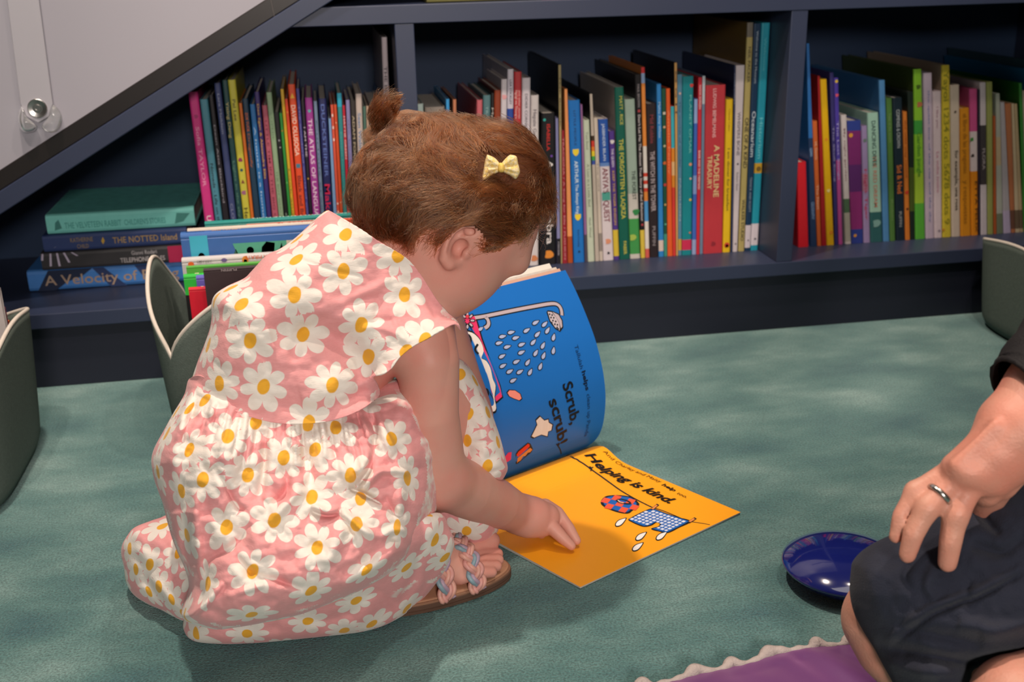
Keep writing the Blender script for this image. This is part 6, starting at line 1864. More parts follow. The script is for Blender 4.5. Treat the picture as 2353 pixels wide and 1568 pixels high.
bow_part('bow_loop', [(1149, 378), (1138, 364), (1122, 356), (1118, 358), (1114, 372), (1111, 390), (1108, 406), (1109, 414), (1116, 413), (1130, 403), (1148, 394)],
         [([(1148, 385), (1130, 383), (1112, 384)], 5, -.0025), ([(1148, 388), (1132, 396), (1112, 404)], 4, -.002), ([(1148, 380), (1134, 370), (1120, 364)], 5, .002)], 0.0065, -0.001, BOWM)
bow_part('bow_loop', [(1152, 378), (1160, 366), (1170, 357), (1176, 356), (1187, 360), (1191, 376), (1195, 394), (1191, 405), (1184, 412), (1172, 404), (1154, 394)],
         [([(1153, 385), (1172, 381), (1190, 380)], 5, -.0025), ([(1153, 388), (1170, 395), (1188, 400)], 4, -.002), ([(1154, 380), (1166, 370), (1178, 364)], 5, .002)], 0.0065, -0.001, BOWM)
bow_part('bow_knot', [(1146, 376), (1152, 374), (1158, 377), (1160, 386), (1158, 395), (1152, 397), (1146, 395), (1144, 386)], [([(1151, 376), (1150, 396)], 4, -.001)], 0.006, -0.005, YK)


# ------------------------------------------------------------------ the open picture book
G0 = on_z(1346, 1029, 0.0045)                       # top end of the gutter
EB = np.array([-0.222, -0.119, 0.0]); EB /= np.linalg.norm(EB)       # towards the bottom of the pages
OUT = on_z(1702, 1175, 0.0045)                      # outer top corner of the flat page
EA = OUT - G0; PWID = np.linalg.norm(EA); EA = EA / PWID
PHGT = 0.2505
GN = np.array([0, 0, 1.0])
MAIZE = mat('orange_page', srgb('#f2a01c'), 0.42, 0.35, 0.02, 30)
SKYB = mat('blue_page', srgb('#1c6cc0'), 0.42, 0.35, 0.02, 30)
_ink = {}


def ink(c):
    if c not in _ink: _ink[c] = mat('ink_%d' % len(_ink), srgb(c), 0.42, 0.35, 0.02, 40)
    return _ink[c]


def flat_h(a):      # height of the lying page over the floor, a = distance from the gutter
    k = a / PWID
    return 0.0052 + 0.0115 * math.exp(-((k - 0.13) / 0.085) ** 2) - 0.0022 * k - (0.0 if k > 0.05 else 0.004 * (1 - k / 0.05))


def flat_pt(a, b, n=0.0):
    p = G0 + EA * a + EB * b
    return np.array([p[0], p[1], flat_h(a) + n])


# the standing page: its edge line in the photo, with real distances
tg = float(depth_of(G0)); tt_ = float(depth_of(np.array([.287, -.382, .249])))
edge_px = [(1346, 1029, 0), (1368, 1012, .07), (1383, 985, .16), (1390, 945, .27), (1391, 900, .38), (1384, 845, .50), (1367, 778, .64), (1342, 712, .78), (1320, 662, .89), (1299, 621, 1.0)]
prof3 = catmull(np.array([P3(p[0], p[1], tg + (tt_ - tg) * p[2] - 0.012 * math.sin(math.pi * p[2])) for p in edge_px]), 5)
cum = np.concatenate([[0], np.cumsum(np.linalg.norm(np.diff(prof3, axis=0), axis=1))]); SL = cum[-1]


def up_base(a):
    a = min(max(a, 0), SL)
    i = min(np.searchsorted(cum, a, side='right') - 1, len(cum) - 2); k = (a - cum[i]) / (cum[i + 1] - cum[i])
    T = prof3[min(i + 1, len(prof3) - 1)] - prof3[i]; T = T / np.linalg.norm(T)
    return prof3[i] + (prof3[i + 1] - prof3[i]) * k, T


def up_pt(a, b, n=0.0):
    p, T = up_base(a)
    N = np.cross(EB, T); N /= np.linalg.norm(N)
    if N @ (CAM - p) < 0: N = -N
    return p + EB * b + N * n


def inverse(fn, amax):
    ga, gb = np.meshgrid(np.linspace(0, amax, 90), np.linspace(-0.01, PHGT + 0.01, 90), indexing='ij')
    PX = to_px(np.array([[fn(a, b) for b in gb[0]] for a in ga[:, 0]]))
    def f(px, py):
        d = (PX[..., 0] - px) ** 2 + (PX[..., 1] - py) ** 2
        i, j = np.unravel_index(d.argmin(), d.shape)
        i0 = min(max(i, 1), 88); j0 = min(max(j, 1), 88)
        J = np.array([(PX[i0 + 1, j0] - PX[i0 - 1, j0]) / (ga[i0 + 1, 0] - ga[i0 - 1, 0]), (PX[i0, j0 + 1] - PX[i0, j0 - 1]) / (gb[0, j0 + 1] - gb[0, j0 - 1])]).T
        s = np.linalg.solve(J, np.array([px, py]) - PX[i, j])
        return np.array([ga[i, 0] + s[0], gb[0, j] + s[1]])
    return f


pb_root = empty('picture_book', tuple(G0 * np.array([1, 1, 0])))
tag(pb_root, 'open picture book with a blue page and an orange page, lying before the crouching child', 'picture book')


def sheet(mb, fn, a0, a1, b0, b1, na, nb, th, m, side=None):
    V = []; n1 = na + 1; n2 = nb + 1
    for nn in (0.0, -th):
        for i in range(n1):
            for j in range(n2):
                V.append(fn(a0 + (a1 - a0) * i / na, b0 + (b1 - b0) * j / nb, nn))
    q = lambda i, j, k: k * n1 * n2 + i * n2 + j
    F = []
    for i in range(na):
        for j in range(nb):
            F.append((q(i, j, 0), q(i + 1, j, 0), q(i + 1, j + 1, 0), q(i, j + 1, 0)))
    mb.add(V, F, m)
    F = []
    for i in range(na):
        for j in range(nb):
            F.append((q(i, j, 1), q(i, j + 1, 1), q(i + 1, j + 1, 1), q(i + 1, j, 1)))
    for i in range(na):
        F += [(q(i, 0, 0), q(i, 0, 1), q(i + 1, 0, 1), q(i + 1, 0, 0)), (q(i, nb, 0), q(i + 1, nb, 0), q(i + 1, nb, 1), q(i, nb, 1))]
    for j in range(nb):
        F += [(q(na, j, 0), q(na, j, 1), q(na, j + 1, 1), q(na, j + 1, 0)), (q(0, j, 0), q(0, j + 1, 0), q(0, j + 1, 1), q(0, j, 1))]
    mb.add(V, F, side or PAPER)


class Print:
    """flat coloured shapes printed on a page; given in photo pixels, laid on the page surface"""
    def __init__(s, fn, inv): s.fn = fn; s.inv = inv; s.mb = MB(); s.lv = 0

    def poly(s, pts, c, lv=1):
        ab = np.array([s.inv(*p) for p in pts])
        s.ab(ab, c, lv)

    def ab(s, ab, c, lv=1):
        n = len(ab)
        F = [tuple(t) for t in tess(ab)]
        s.mb.add([s.fn(p[0], p[1], 0.00018 * lv) for p in ab], F, ink(c))

    def line(s, pts, w, c, lv=1, w1=None):
        ab = catmull(np.array([s.inv(*p) for p in pts]), 5)
        T = np.gradient(ab, axis=0); T /= np.linalg.norm(T, axis=1)[:, None] + 1e-9
        N = np.stack([-T[:, 1], T[:, 0]], 1); n = len(ab)
        ww = np.linspace(w, w1 if w1 else w, n)[:, None] / 2
        L, R = ab + N * ww, ab - N * ww
        V = [s.fn(p[0], p[1], 0.00018 * lv) for p in np.vstack([L, R])]
        s.mb.add(V, [(i, i + 1, n + i + 1, n + i) for i in range(n - 1)], ink(c))

    def text(s, words, p0, p1, cap, c, lv=4, shear=0.0, bold=0.0, base=0.0):
        """runs from p0 to p1 (photo px of the line's middle)"""
        a0, a1 = s.inv(*p0), s.inv(*p1)
        d = a1 - a0; L = np.linalg.norm(d); d /= L
        up = np.array([-d[1], d[0]])
        if up[1] > 0: up = -up              # letters stand towards the top edge of the page
        V2, Fs, wd = text_mesh(words, shear, bold)
        sx = L / wd
        s.mb.add([s.fn(*((a0 + a1) / 2 + d * p[0] * sx + up * p[1] * cap), 0.00018 * lv) for p in V2], Fs, ink(c))


def tess(ab):
    v = [[Vector((p[0], p[1], 0)) for p in ab]]
    return geometry.tessellate_polygon(v)


mb = MB()
COVER = mat('picture_book_cover', srgb('#d8d2cc'), 0.4, 0.4, 0.03)
# lying half: the block of pages under the orange page, then the cover
blk = lambda a, b, n=0.0: flat_pt(a, b, 0) * np.array([1, 1, 0]) + np.array([0, 0, max(0.0012, flat_h(a) - 0.0002)]) if n == 0 else flat_pt(a, b, 0) * np.array([1, 1, 0]) + np.array([0, 0, 0.0008])
sheet(mb, flat_pt, 0.0, PWID, 0.0, PHGT, 40, 4, 0.0004, MAIZE)
mb.build('orange_page', pb_root)
mb = MB(); sheet(mb, blk, 0.001, PWID - 0.0006, 0.0004, PHGT - 0.0004, 40, 4, 0.0022, PAPER); mb.build('page_block', pb_root)
# standing half
mb = MB(); sheet(mb, up_pt, 0.0, SL, 0.0, PHGT, 50, 4, 0.0004, SKYB); mb.build('blue_page', pb_root)


def up_back(da, dn): return lambda a, b, n=0.0: up_pt(min(a, SL), b + 0.002, n - dn * min(1.0, a / (0.25 * SL))) + (up_base(SL)[1] * max(0, a - SL))


PINKP = mat('pink_page_edge', (0.60, 0.36, 0.27), 0.6, 0.3, 0.05)
mb = MB(); sheet(mb, up_back(0, 0.0015), 0.02, SL + 0.004, 0.004, PHGT, 40, 3, 0.0008, PINKP, PINKP); sheet(mb, up_back(0, 0.0042), 0.02, SL + 0.007, 0.006, PHGT, 40, 3, 0.0010, PAPER); mb.build('loose_page', pb_root)
WHP = mat('white_cover_inside', (0.72, 0.68, 0.62), 0.5, 0.3, 0.03)
mb = MB(); sheet(mb, up_back(0, 0.0075), 0.02, SL + 0.014, 0.010, PHGT, 40, 3, 0.0020, WHP, WHP); mb.build('cover', pb_root)

# ---- what is printed on the blue page
inv_up = inverse(up_pt, SL); inv_fl = inverse(flat_pt, PWID)
z1 = lambda x, y: (1030 + x / 3.136, 600 + y / 3.136)
pr = Print(up_pt, inv_up)
K1, GRY, DRP = '#1c2024', '#b9aab2', '#aab4d6'
pipe = [(185, 410), (270, 397), (450, 360), (600, 331), (738, 308), (788, 316), (812, 348), (818, 392)]
pr.line([z1(*p) for p in pipe], 0.0072, K1, 1); pr.line([z1(*p) for p in pipe], 0.0042, GRY, 2)
spout = [(262, 402), (282, 420), (290, 448), (282, 470), (262, 484)]
pr.line([z1(*p) for p in spout], 0.0070, K1, 1); pr.line([z1(*p) for p in spout], 0.0042, GRY, 2)
pr.poly([z1(*p) for p in [(706, 368), (716, 356), (748, 360), (796, 380), (824, 428), (828, 480), (806, 512), (768, 488), (728, 436)]], K1, 2)
pr.poly([z1(*p) for p in [(748, 366), (792, 388), (816, 430), (820, 474), (810, 486), (796, 440), (770, 396)]], GRY, 3)
pr.poly([z1(*p) for p in [(714, 366), (742, 368), (772, 402), (796, 446), (802, 486), (800, 502), (768, 478), (734, 430)]], '#c3b6be', 3)
for x, y in ((728, 384), (746, 390), (738, 408), (758, 410), (752, 430), (772, 436), (766, 456), (784, 460), (782, 480), (744, 446), (790, 490)):
    pr.poly([z1(x + 6 * math.cos(q), y + 7 * math.sin(q)) for q in np.linspace(0, 6.28, 9)[:-1]], K1, 4)


def drop(pr_, zf, x, y, ang, L, w, c, lv=2, out=1.5):
    for s_, col, v in ((out, K1, lv), (1.0, c, lv + 1)):
        P = []
        l2 = L * (1 + (s_ - 1) * 0.55); w2 = w * s_
        for q in np.linspace(0, 2 * math.pi, 18, False):
            r = math.cos(q); k = l2 * (0.5 * r if r < 0 else 0.62 * r); ww = w2 * 0.5 * math.sin(q) * (1 - 0.55 * max(r, 0))
            P.append(zf(x + k * math.cos(ang) - ww * math.sin(ang), y + k * math.sin(ang) + ww * math.cos(ang)))
        pr_.poly(P, col, v)


for x, y in ((627, 445), (692, 457), (562, 502), (450, 515), (640, 530), (713, 503), (388, 545), (483, 555), (757, 552), (363, 592), (610, 587), (422, 620), (526, 603), (680, 612), (385, 688), (524, 660), (628, 665), (756, 648), (685, 685), (488, 727), (570, 733), (391, 757), (662, 762), (440, 797), (513, 800), (588, 802), (465, 862)):
    tgx, tgy = 800, 330
    ang = math.atan2((tgy - y) * 0.85, tgx - x)
    if x < 560: ang *= 0.55
    if 640 < y and x < 460: ang = -0.5
    drop(pr, z1, x, y, ang, 46, 25, DRP)
drop(pr, z1, 232, 490, -0.6, 34, 24, DRP)
# flower-shaped tap and the pink rim of the tub with suds
for q in range(8):
    a = q * math.pi / 4
    cx_, cy_ = 135 + 36 * math.cos(a), 430 + 44 * math.sin(a)
    for s_, c_, v in ((1.0, K1, 5), (0.62, GRY, 6)):
        pr.poly([z1(cx_ + (24 * math.cos(t) * math.cos(a) - 12 * math.sin(t) * math.sin(a)) * s_, cy_ + (24 * math.cos(t) * math.sin(a) + 12 * math.sin(t) * math.cos(a)) * s_) for t in np.linspace(0, 6.28, 11)[:-1]], c_, v)
pr.poly([z1(133 + 13 * math.cos(t), 402 + 13 * math.sin(t)) for t in np.linspace(0, 6.28, 11)[:-1]], '#d43c4c', 7)
rim_o = [(40, 400), (120, 385), (196, 392), (214, 440), (248, 560), (296, 690), (340, 800), (378, 900), (396, 985), (345, 1030), (300, 960), (200, 560), (150, 470), (60, 440)]
pr.poly([z1(*p) for p in rim_o], K1, 2)
pr.poly([z1(*p) for p in [(48, 404), (120, 394), (188, 400), (204, 445), (238, 565), (286, 695), (330, 805), (368, 900), (386, 978), (346, 1012), (312, 950), (212, 560), (160, 462), (60, 432)]], '#e0386a', 3)
sud = [(70, 520), (150, 512), (200, 540), (236, 590), (252, 650), (236, 700), (270, 720), (300, 770), (318, 850), (338, 900), (330, 980), (342, 1060), (320, 1085), (280, 1060), (262, 940), (230, 860), (160, 760), (90, 700), (60, 620)]
sc_ = np.array(sud, float); ctr_ = sc_.mean(0)
pr.poly([z1(*(ctr_ + (p - ctr_) * 1.05)) for p in catmull(sc_, 3, True)], K1, 4)
pr.poly([z1(*p) for p in catmull(sc_, 3, True)], '#e6ded8', 5)
for L in ([(140, 530), (160, 560), (150, 610)], [(100, 640), (130, 660), (150, 720), (190, 740)], [(250, 920), (280, 930), (285, 970)], [(210, 600), (190, 640), (215, 670)]): pr.line([z1(*p) for p in L], 0.0026, K1, 6)
# suds, sponge and scrubbing brush
cl = [(600, 1262), (640, 1180), (632, 1150), (660, 1122), (690, 1150), (718, 1142), (722, 1165), (748, 1180), (740, 1220), (718, 1228), (712, 1262), (670, 1250), (640, 1262), (618, 1272)]
cc_ = np.array(cl, float); c0_ = cc_.mean(0)
pr.poly([z1(*(c0_ + (p - c0_) * 1.13)) for p in cc_], K1, 2); pr.poly([z1(*p) for p in cl], '#e2dad4', 3)
sp_ = np.array([(425, 950), (440, 932), (480, 934), (515, 958), (526, 990), (510, 1004), (470, 990), (440, 975)], float); s0_ = sp_.mean(0)
pr.poly([z1(*(s0_ + (p - s0_) * 1.16)) for p in sp_], K1, 2); pr.poly([z1(*p) for p in sp_], '#ef8f80', 3)
pr.poly([z1(*p) for p in [(484, 1392), (500, 1366), (572, 1308), (592, 1316), (610, 1356), (596, 1380), (500, 1460), (486, 1464)]], K1, 2)
pr.poly([z1(*p) for p in [(490, 1394), (506, 1372), (572, 1316), (584, 1322), (584, 1338), (500, 1412)]], '#d8342c', 3)
pr.poly([z1(*p) for p in [(498, 1420), (588, 1346), (604, 1358), (590, 1376), (570, 1382), (556, 1402), (536, 1408), (520, 1436), (502, 1446), (494, 1456)]], '#d88a48', 3)
pr.poly([z1(*p) for p in [(400, 1420), (430, 1380), (455, 1376), (450, 1430), (420, 1450)]], '#d8326c', 3)
pr.line([z1(*p) for p in [(778, 1318), (802, 1352), (812, 1392)]], 0.0016, K1, 2)
pr.text('Tallulah', z1(918, 606), z1(962, 776), 0.0060, '#12305a', 3)
pr.text('helps', z1(972, 792), z1(1003, 930), 0.0062, '#0e1c34', 3, 0, 0.03)
pr.text('clean up Panda', z1(1008, 958), z1(990, 1262), 0.0060, '#12305a', 3)
pr.text('Scrub,', z1(852, 874), z1(912, 1166), 0.0155, '#14161c', 3, 0.05, 0.028)
pr.text('scrub!', z1(752, 990), z1(822, 1316), 0.0155, '#14161c', 3, 0.05, 0.028)
pr.mb.build('print', bpy.data.objects['blue_page'])

# ---- what is printed on the orange page
z2 = lambda x, y: (1100 + x / 3.795, 1000 + y / 3.795)
pr = Print(flat_pt, inv_fl)
wire = [(728, 164), (800, 184), (860, 216), (920, 256), (980, 300), (1050, 350), (1130, 408), (1230, 480), (1330, 540), (1420, 588), (1510, 632)]
pr.line([z2(*p) for p in wire], 0.0030, K1, 1, 0.0022)
pr.line([z2(*p) for p in [(1510, 632), (1600, 660), (1700, 700), (1800, 742), (1870, 760), (1950, 772), (2016, 784)]], 0.0020, K1, 1, 0.0013)
pr.line([z2(*p) for p in [(970, 282), (985, 300), (975, 318)]], 0.0016, K1, 3)
for L in ([(964, 276), (996, 292)], [(962, 300), (1000, 282)]): pr.line([z2(*p) for p in L], 0.0012, K1, 3)
for c_, q, v in ((K1, 1.5, 3), ('#e08a4a', 1.0, 4)):
    for (x, y, dx, dy) in ((1533, 634, 24, -20), (1858, 748, 26, -16)):
        pr.poly([z2(x - dx * q * .9 - 6 * q, y - dy * q * .9 - 4 * q), z2(x + dx * q * .8 - 5 * q, y + dy * q * .8 - 5 * q), z2(x + dx * q * .9 + 6 * q, y + dy * q * .9 + 5 * q), z2(x - dx * q * .7 + 6 * q, y - dy * q * .7 + 6 * q)], c_, v)
bag = np.array([(1088, 592), (1110, 556), (1150, 540), (1240, 538), (1328, 554), (1362, 584), (1376, 612), (1330, 650), (1288, 676), (1200, 662), (1112, 624)], float)
b0_ = bag.mean(0)
pr.poly([z2(*(b0_ + (p - b0_) * 1.17)) for p in catmull(bag, 3, True)], K1, 2)
pr.poly([z2(*p) for p in catmull(bag, 3, True)], '#1f5fae', 3)
u_, v_ = np.array([62, 15.0]), np.array([-34, 40.0])
for i, j in ((-1, -1), (1, -1), (-2, 0), (0, 0), (2, 0), (-1, 1), (1, 1)):
    c_ = np.array([1232, 606]) + u_ * i + v_ * j * 0.92
    pr.poly([z2(*(c_ + (u_ * a + v_ * b) * 0.48)) for a, b in ((-1, -1), (1, -1), (1, 1), (-1, 1))], '#e2583a', 4)
pr.line([z2(*p) for p in [(1206, 572), (1222, 590), (1262, 602), (1310, 606), (1326, 600)]], 0.0034, K1, 5); pr.line([z2(*p) for p in [(1208, 570), (1240, 566), (1290, 578), (1324, 598)]], 0.0026, K1, 5)
pr.line([z2(*p) for p in [(1214, 574), (1232, 592), (1264, 600)]], 0.0014, '#e0c8a0', 6)
cl = np.array([(1312, 742), (1408, 690), (1502, 650), (1540, 656), (1640, 694), (1740, 726), (1836, 756), (1740, 806), (1644, 852), (1580, 840), (1516, 822), (1572, 806), (1592, 782), (1568, 762), (1536, 764), (1500, 786), (1442, 798), (1370, 772)], float)
c0_ = cl.mean(0)
pr.line([z2(*p) for p in list(cl) + [cl[0]]], 0.0034, K1, 2)
pr.poly([z2(*p) for p in cl], '#1d62b4', 3)
e1 = np.array([33.0, 11.0]); e2 = np.array([-30.0, 15.5])
for i in range(-9, 14):
    for j in range(-8, 9):
        c_ = np.array([1560, 735]) + e1 * i + e2 * j
        q = np.array([c_])
        if inside_poly(q, c0_ + (cl - c0_) * 0.95)[0]:
            w_ = 0.36 if (i + j) % 2 else 0.30
            pr.poly([z2(*(c_ + (e1 * a + e2 * b) * w_)) for a, b in ((-1, -1), (1, -1), (1, 1), (-1, 1))], '#d8dcea', 4)
for x, y in ((1235, 765), (1412, 888), (1590, 885), (1383, 980)): drop(pr, z2, x, y, -0.62, 92, 40, '#ece6e0', 2, 1.4)
pr.text('Helping is kind.', z2(958, 166), z2(1700, 588), 0.0140, '#16130f', 4, 0.18, 0.034)
pr.text('And Charley and Maisy', z2(1096, 142), z2(1592, 412), 0.0058, '#33240c', 3)
pr.text('help', z2(1608, 434), z2(1720, 490), 0.0060, '#16130f', 3, 0, 0.03)
pr.text('too.', z2(1736, 508), z2(1822, 548), 0.0058, '#33240c', 3)
pr.mb.build('print', bpy.data.objects['orange_page'])


# ------------------------------------------------------------------ purple satin cushion with a scalloped cream edge
SATIN = bpy.data.materials.new('purple_satin'); SATIN.use_nodes = True
_n = SATIN.node_tree; _b = _n.nodes['Principled BSDF']; _L = _n.links.new
_tc = _n.nodes.new('ShaderNodeTexCoord')
_nz = _n.nodes.new('ShaderNodeTexNoise'); _nz.inputs['Scale'].default_value = 14; _L(_tc.outputs['Object'], _nz.inputs['Vector'])
_mx = _n.nodes.new('ShaderNodeMix'); _mx.data_type = 'RGBA'; _mx.inputs[6].default_value = (0.075, 0.022, 0.10, 1); _mx.inputs[7].default_value = (0.145, 0.045, 0.17, 1)
_L(_nz.outputs['Fac'], _mx.inputs[0])
_vo = _n.nodes.new('ShaderNodeTexVoronoi'); _vo.inputs['Scale'].default_value = 34; _L(_tc.outputs['Object'], _vo.inputs['Vector'])
_lt = _n.nodes.new('ShaderNodeMath'); _lt.operation = 'LESS_THAN'; _lt.inputs[1].default_value = 0.085; _L(_vo.outputs['Distance'], _lt.inputs[0])
_m2 = _n.nodes.new('ShaderNodeMix'); _m2.data_type = 'RGBA'; _m2.inputs[7].default_value = (0.75, 0.62, 0.72, 1); _L(_lt.outputs[0], _m2.inputs[0]); _L(_mx.outputs[2], _m2.inputs[6])
_L(_m2.outputs[2], _b.inputs['Base Color']); _b.inputs['Roughness'].default_value = 0.34; _b.inputs['Sheen Weight'].default_value = 0.6
_b.inputs['Sheen Tint'].default_value = (0.9, 0.4, 0.75, 1)
edge_px = [(1440, 1590), (1532, 1568), (1591, 1552), (1658, 1537), (1710, 1525), (1769, 1508), (1825, 1493), (1870, 1487), (1910, 1484), (1944, 1480), (2000, 1476), (2060, 1474)]
E_ = catmull(np.array([on_z(px, py, 0.012) for px, py in edge_px]), 8)
cus = empty('cushion', (float(E_[:, 0].mean()), float(E_[:, 1].mean()) - 0.12, 0))
tag(cus, 'purple satin cushion with pale dots and a scalloped cream edge, under the adult’s leg', 'cushion')
nE, nV = len(E_), 26
V = []
for i in range(nE):
    for j in range(nV):
        v = 0.09 * (j / (nV - 1)) ** 1.5
        p = E_[i] + np.array([0.05, -1.0, 0]) * v
        hgt = 0.012 + 0.013 * (1 - math.exp(-v / 0.03)) + float(vnoise(np.array([p[0] * 38]), np.array([p[1] * 20 + p[0] * 30]), 2)[0]) * 0.012 * min(1, v / 0.02)
        V.append((p[0], p[1], hgt))
k0_ = len(V)
for i in range(nE):
    for j in range(nV):
        p = V[i * nV + j]; V.append((p[0], p[1], 0.006 if j else 0.010))
F = []
for i in range(nE - 1):
    for j in range(nV - 1):
        q = (i * nV + j, i * nV + j + 1, (i + 1) * nV + j + 1, (i + 1) * nV + j)
        F.append(q[::-1]); F.append(tuple(x + k0_ for x in q))
    F.append((i * nV, (i + 1) * nV, k0_ + (i + 1) * nV, k0_ + i * nV))
    F.append((i * nV + nV - 1, k0_ + i * nV + nV - 1, k0_ + (i + 1) * nV + nV - 1, (i + 1) * nV + nV - 1))
F.append(tuple([j for j in range(nV)] + [k0_ + j for j in range(nV - 1, -1, -1)]))
F.append(tuple([(nE - 1) * nV + j for j in range(nV - 1, -1, -1)] + [k0_ + (nE - 1) * nV + j for j in range(nV)]))
link_mesh('cushion_cover', V, F, SATIN, cus, smooth=True)
CREAM = mat('cream_trim', (0.42, 0.36, 0.34), 0.9, 0.1, 0.2, 160, 0.5, 500)
cumE = np.concatenate([[0], np.cumsum(np.linalg.norm(np.diff(E_, axis=0), axis=1))])
ss = np.linspace(0, cumE[-1], 260)
Ed = np.stack([np.interp(ss, cumE, E_[:, i]) for i in range(3)], 1)
bump = np.abs(np.sin(ss / 0.043 * math.pi + 0.5 * np.sin(ss * 61))) ** 6
Ed2 = Ed + np.array([-0.1, 1.0, 0.0]) * (0.0 + 0.0045 * bump)[:, None]
Ed2[:, 2] = 0.0115 + 0.001 * bump
mb = MB(); mb.tube(Ed2, 0.0030 + 0.0034 * bump + 0.0006 * np.sin(ss * 400), CREAM, 9); mb.build('scalloped_edge', cus, smooth=True)

# ------------------------------------------------------------------ the adult at the right edge
AF = Field((0.27, -1.36, 0.0), (0.98, -0.80, 0.80), 0.0021)
A = lambda x, y, t: P3(x, y, t)
th = 0.80
# hand back
for mx_, my_, r_ in ((2196, 1074, .0088), (2212, 1084, .0112), (2240, 1092, .0120), (2270, 1092, .0120)):
    AF.chain([A(2330, 990, th - .004), A((2330 + mx_) / 2 + 6, (990 + my_) / 2 + 4, th - .006), A(mx_, my_, th - .004)], [.0205, .0150, r_], 0.012)
AF.cap(A(2345, 1030, th + .004), A(2282, 1096, th + .006), .022, .015, 0.012)
AF.cap(A(2348, 980, th), A(2420, 900, th + .005), .0265, .029, 0.012)
kf = 0.0015
fs = [([(2196, 1074, .002), (2101, 1128, .006), (2068, 1186, .006), (2057, 1235, .008)], [.0080, .0062, .0056, .0046]),
      ([(2212, 1084, -.002), (2131, 1166, -.004), (2099, 1228, -.003), (2085, 1276, .001)], [.0098, .0082, .0074, .0061]),
      ([(2240, 1092, -.003), (2196, 1180, -.005), (2184, 1246, -.004), (2177, 1294, .0)], [.0104, .0089, .0080, .0069]),
      ([(2270, 1092, -.001), (2268, 1128, .008), (2258, 1160, .030), (2248, 1180, .044)], [.0112, .0098, .0086, .0076]),
      ([(2340, 1060, .008), (2300, 1106, .012), (2284, 1140, .028), (2272, 1166, .042)], [.0150, .0118, .0100, .0088])]
for pts_, rd in fs:
    C_ = [A(x, y, th + d) for x, y, d in pts_]
    AF.chain(C_, rd, kf)
    AF.cap(C_[1], C_[1] + (C_[2] - C_[1]) * .05, rd[1] + .0006, rd[1] + .0004, 0.004)      # knuckle
for mx_, my_ in ((2214, 1082), (2240, 1088)):
    AF.ell(A(mx_, my_, th - .012), np.eye(3), (.0085, .0085, .0075), 0.008)
for (x0_, y0_, x1_, y1_) in ((2208, 1076, 2296, 985), (2238, 1082, 2312, 1004), (2192, 1066, 2286, 972)):
    AF.chain([A(x0_, y0_, th - .0155), A(x1_, y1_, th - .022)], [.0026, .0020], 0.006)     # tendons
# forearm, arm and trunk continue out of view
AF.chain([A(2420, 900, th + .005), A(2600, 700, 0.86), A(2640, 420, 0.90)], [.029, .038, .045], 0.02)
TR = np.array([0.80, -1.05, 0.20])
AF.chain([A(2640, 420, 0.90), np.array([0.84, -1.0, 0.62]), np.array([0.84, -1.04, 0.40]), TR], [.05, .10, .11, .11], 0.05)
# right leg: thigh, knee, shin; left leg along the bottom edge
KN = A(2095, 1378, 0.885)
AF.chain([TR, A(2350, 1330, 0.89), KN], [.10, .058, .036], 0.03)
AF.chain([KN, A(2032, 1425, 0.90), A(2062, 1475, 0.90), A(2140, 1548, 0.90), A(2330, 1640, 0.92)], [.034, .0340, .0350, .0355, .030], 0.02)
AF.chain([TR, A(2620, 1600, 0.82), A(2342, 1618, 0.80)], [.09, .052, .0352], 0.03)
Va, Fa = AF.mesh(); Va = smooth_mesh(Va, Fa, 2, 0.4)
ASK = skin('adult_skin', (0.60, 0.295, 0.215), (0.66, 0.245, 0.175), 0.25)
AB = np.array([0.6, -1.05, 0.0])
man = fast_mesh('person', Va - AB, Fa, ASK); man.location = AB
tag(man, 'person in navy shorts at the right edge, hand with a ring resting on one knee', 'person')
del AF

SHORTS = mat('navy_cotton', (0.021, 0.024, 0.040), 0.85, 0.2, 0.22, 60, 0.5, 900, sheen=0.08)
t_ = 0.875
sh_pts = [(1957, 1312, t_), (1962, 1290, t_), (1984, 1266, t_), (2020, 1244, t_), (2060, 1226, t_), (2110, 1200, t_), (2170, 1168, t_), (2230, 1136, t_), (2290, 1116, t_), (2353, 1096, t_), (2440, 1068, t_), (2620, 1040, t_), (2700, 1200, t_), (2650, 1420, t_),
          (2480, 1462, t_ - .02), (2353, 1500, t_ - .03), (2318, 1512, t_ - .03), (2262, 1528, t_ - .03), (2232, 1545, t_ - .025), (2226, 1600, t_ - .02), (2160, 1640, t_ - .01), (2078, 1600, t_), (2040, 1545, t_), (2010, 1490, t_), (1985, 1450, t_), (1964, 1408, t_), (1954, 1360, t_)]


def sh_disp(P):
    d = np.zeros(len(P))
    for L, w, a in (([(2353, 1300), (2250, 1355), (2130, 1400), (2040, 1470)], 10, .0035), ([(2353, 1318), (2250, 1373), (2140, 1416), (2050, 1486)], 9, -.003), ([(2090, 1290), (2080, 1330), (2100, 1370)], 14, -.0025), ([(2150, 1300), (2130, 1345), (2150, 1380)], 14, .0025), ([(2230, 1330), (2220, 1370), (2190, 1390)], 12, -.002),
                    ([(2010, 1480), (2100, 1500), (2230, 1520), (2340, 1500)], 22, -.007), ([(2030, 1520), (2120, 1545), (2220, 1540)], 18, .004), ([(2200, 1430), (2290, 1450), (2400, 1420)], 26, .006), ([(2060, 1440), (2150, 1460), (2260, 1480)], 24, -.004), ([(2230, 1250), (2300, 1270), (2360, 1230)], 20, -.004), ([(2246, 1140), (2262, 1190), (2300, 1230)], 16, -.005), ([(1990, 1300), (2010, 1360), (2020, 1440)], 30, .002)):
        d += stroke(P, L, w, a * 1.7)
    return d + vnoise(P[:, 0] / 40, P[:, 1] / 34, 3) * 0.004 + vnoise(P[:, 0] / 13, P[:, 1] / 12, 4) * 0.0012


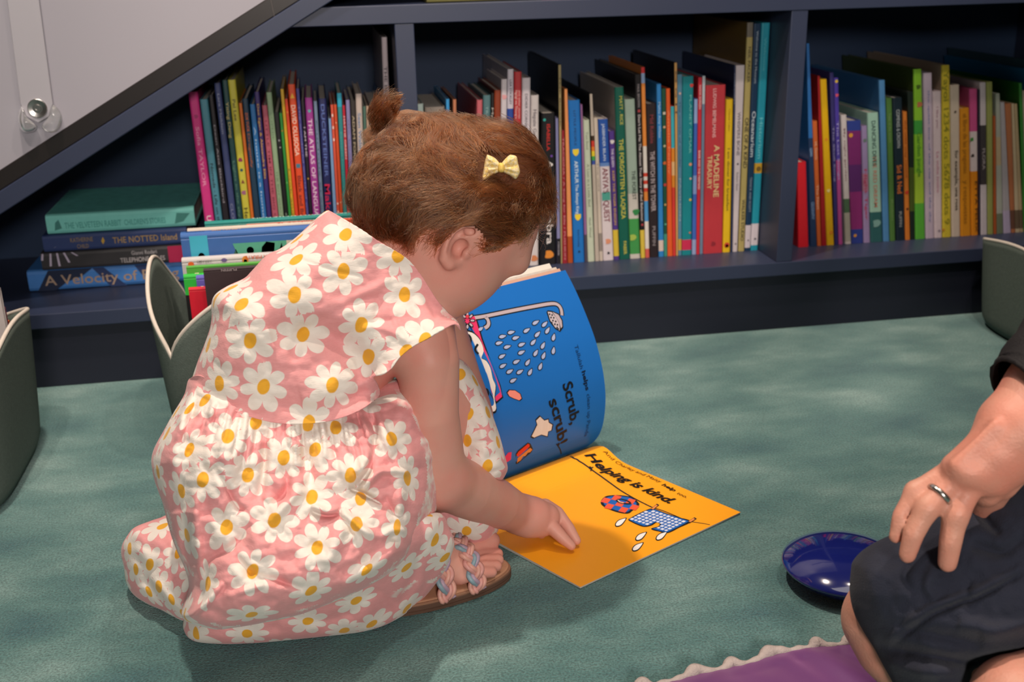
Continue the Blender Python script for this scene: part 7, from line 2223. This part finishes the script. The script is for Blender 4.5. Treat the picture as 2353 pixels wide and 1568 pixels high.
sh = relief('shorts', [p + ('c',) for p in sh_pts], 150, 0.062, SHORTS, None, g=6, disp=sh_disp, solid=0.0012)
adopt(sh, man)
SLEEVE = mat('black_sleeve', (0.012, 0.011, 0.012), 0.7, 0.3, 0.25, 70, 0.4, 600)
ax_ = catmull(np.array([A(2352, 935, th + .002), A(2400, 905, th + .005), A(2480, 800, .83), A(2600, 690, .86), A(2650, 420, .90), A(2650, 380, .91)]), 6)
mb = MB(); kk = len(ax_)
rr_ = np.interp(np.arange(kk), [0, 1, 6, 18, kk - 1], [.037, .0385, .040, .047, .054]) + 0.0015 * np.sin(np.arange(kk) * 1.7)
mb.tube(ax_, rr_, SLEEVE, 28, caps=False)
o = mb.build('sleeve', None, smooth=True); adopt(o, man)
s_ = o.modifiers.new('thickness', 'SOLIDIFY'); s_.thickness = 0.0015
mb = MB()
mb.chain = None
mb.tube(catmull(np.array([[0.86, -1.0, 0.70], [0.85, -1.02, 0.5], [0.81, -1.05, 0.26]]), 6), [.125] * 13, SLEEVE, 24)
o = mb.build('shirt', None, smooth=True); adopt(o, man)
# wedding ring
RING = mat('ring_metal', (0.55, 0.52, 0.48), 0.22, 0.5, 0.05, metal=1.0)
a_, b_ = A(2212, 1084, th - .002), A(2131, 1166, th - .004)
c_ = a_ + (b_ - a_) * 0.66; d_ = (b_ - a_) / np.linalg.norm(b_ - a_)
e1_ = np.cross(d_, [0, 0, 1.0]); e1_ /= np.linalg.norm(e1_); e2_ = np.cross(d_, e1_)
rr0 = 0.0098 + (0.0082 - 0.0098) * 0.66 + 0.0009
mb = MB()
n_, m_ = 48, 8
V = []
for i in range(n_):
    a = 2 * math.pi * i / n_; ra_ = e1_ * math.cos(a) + e2_ * math.sin(a)
    for j in range(m_):
        q = 2 * math.pi * j / m_
        V.append(c_ + ra_ * (rr0 + 0.0009 * math.cos(q)) + d_ * 0.0021 * math.sin(q))
mb.add(V, [(i * m_ + j, ((i + 1) % n_) * m_ + j, ((i + 1) % n_) * m_ + (j + 1) % m_, i * m_ + (j + 1) % m_) for i in range(n_) for j in range(m_)], RING)
o = mb.build('ring', None, smooth=True); adopt(o, man)
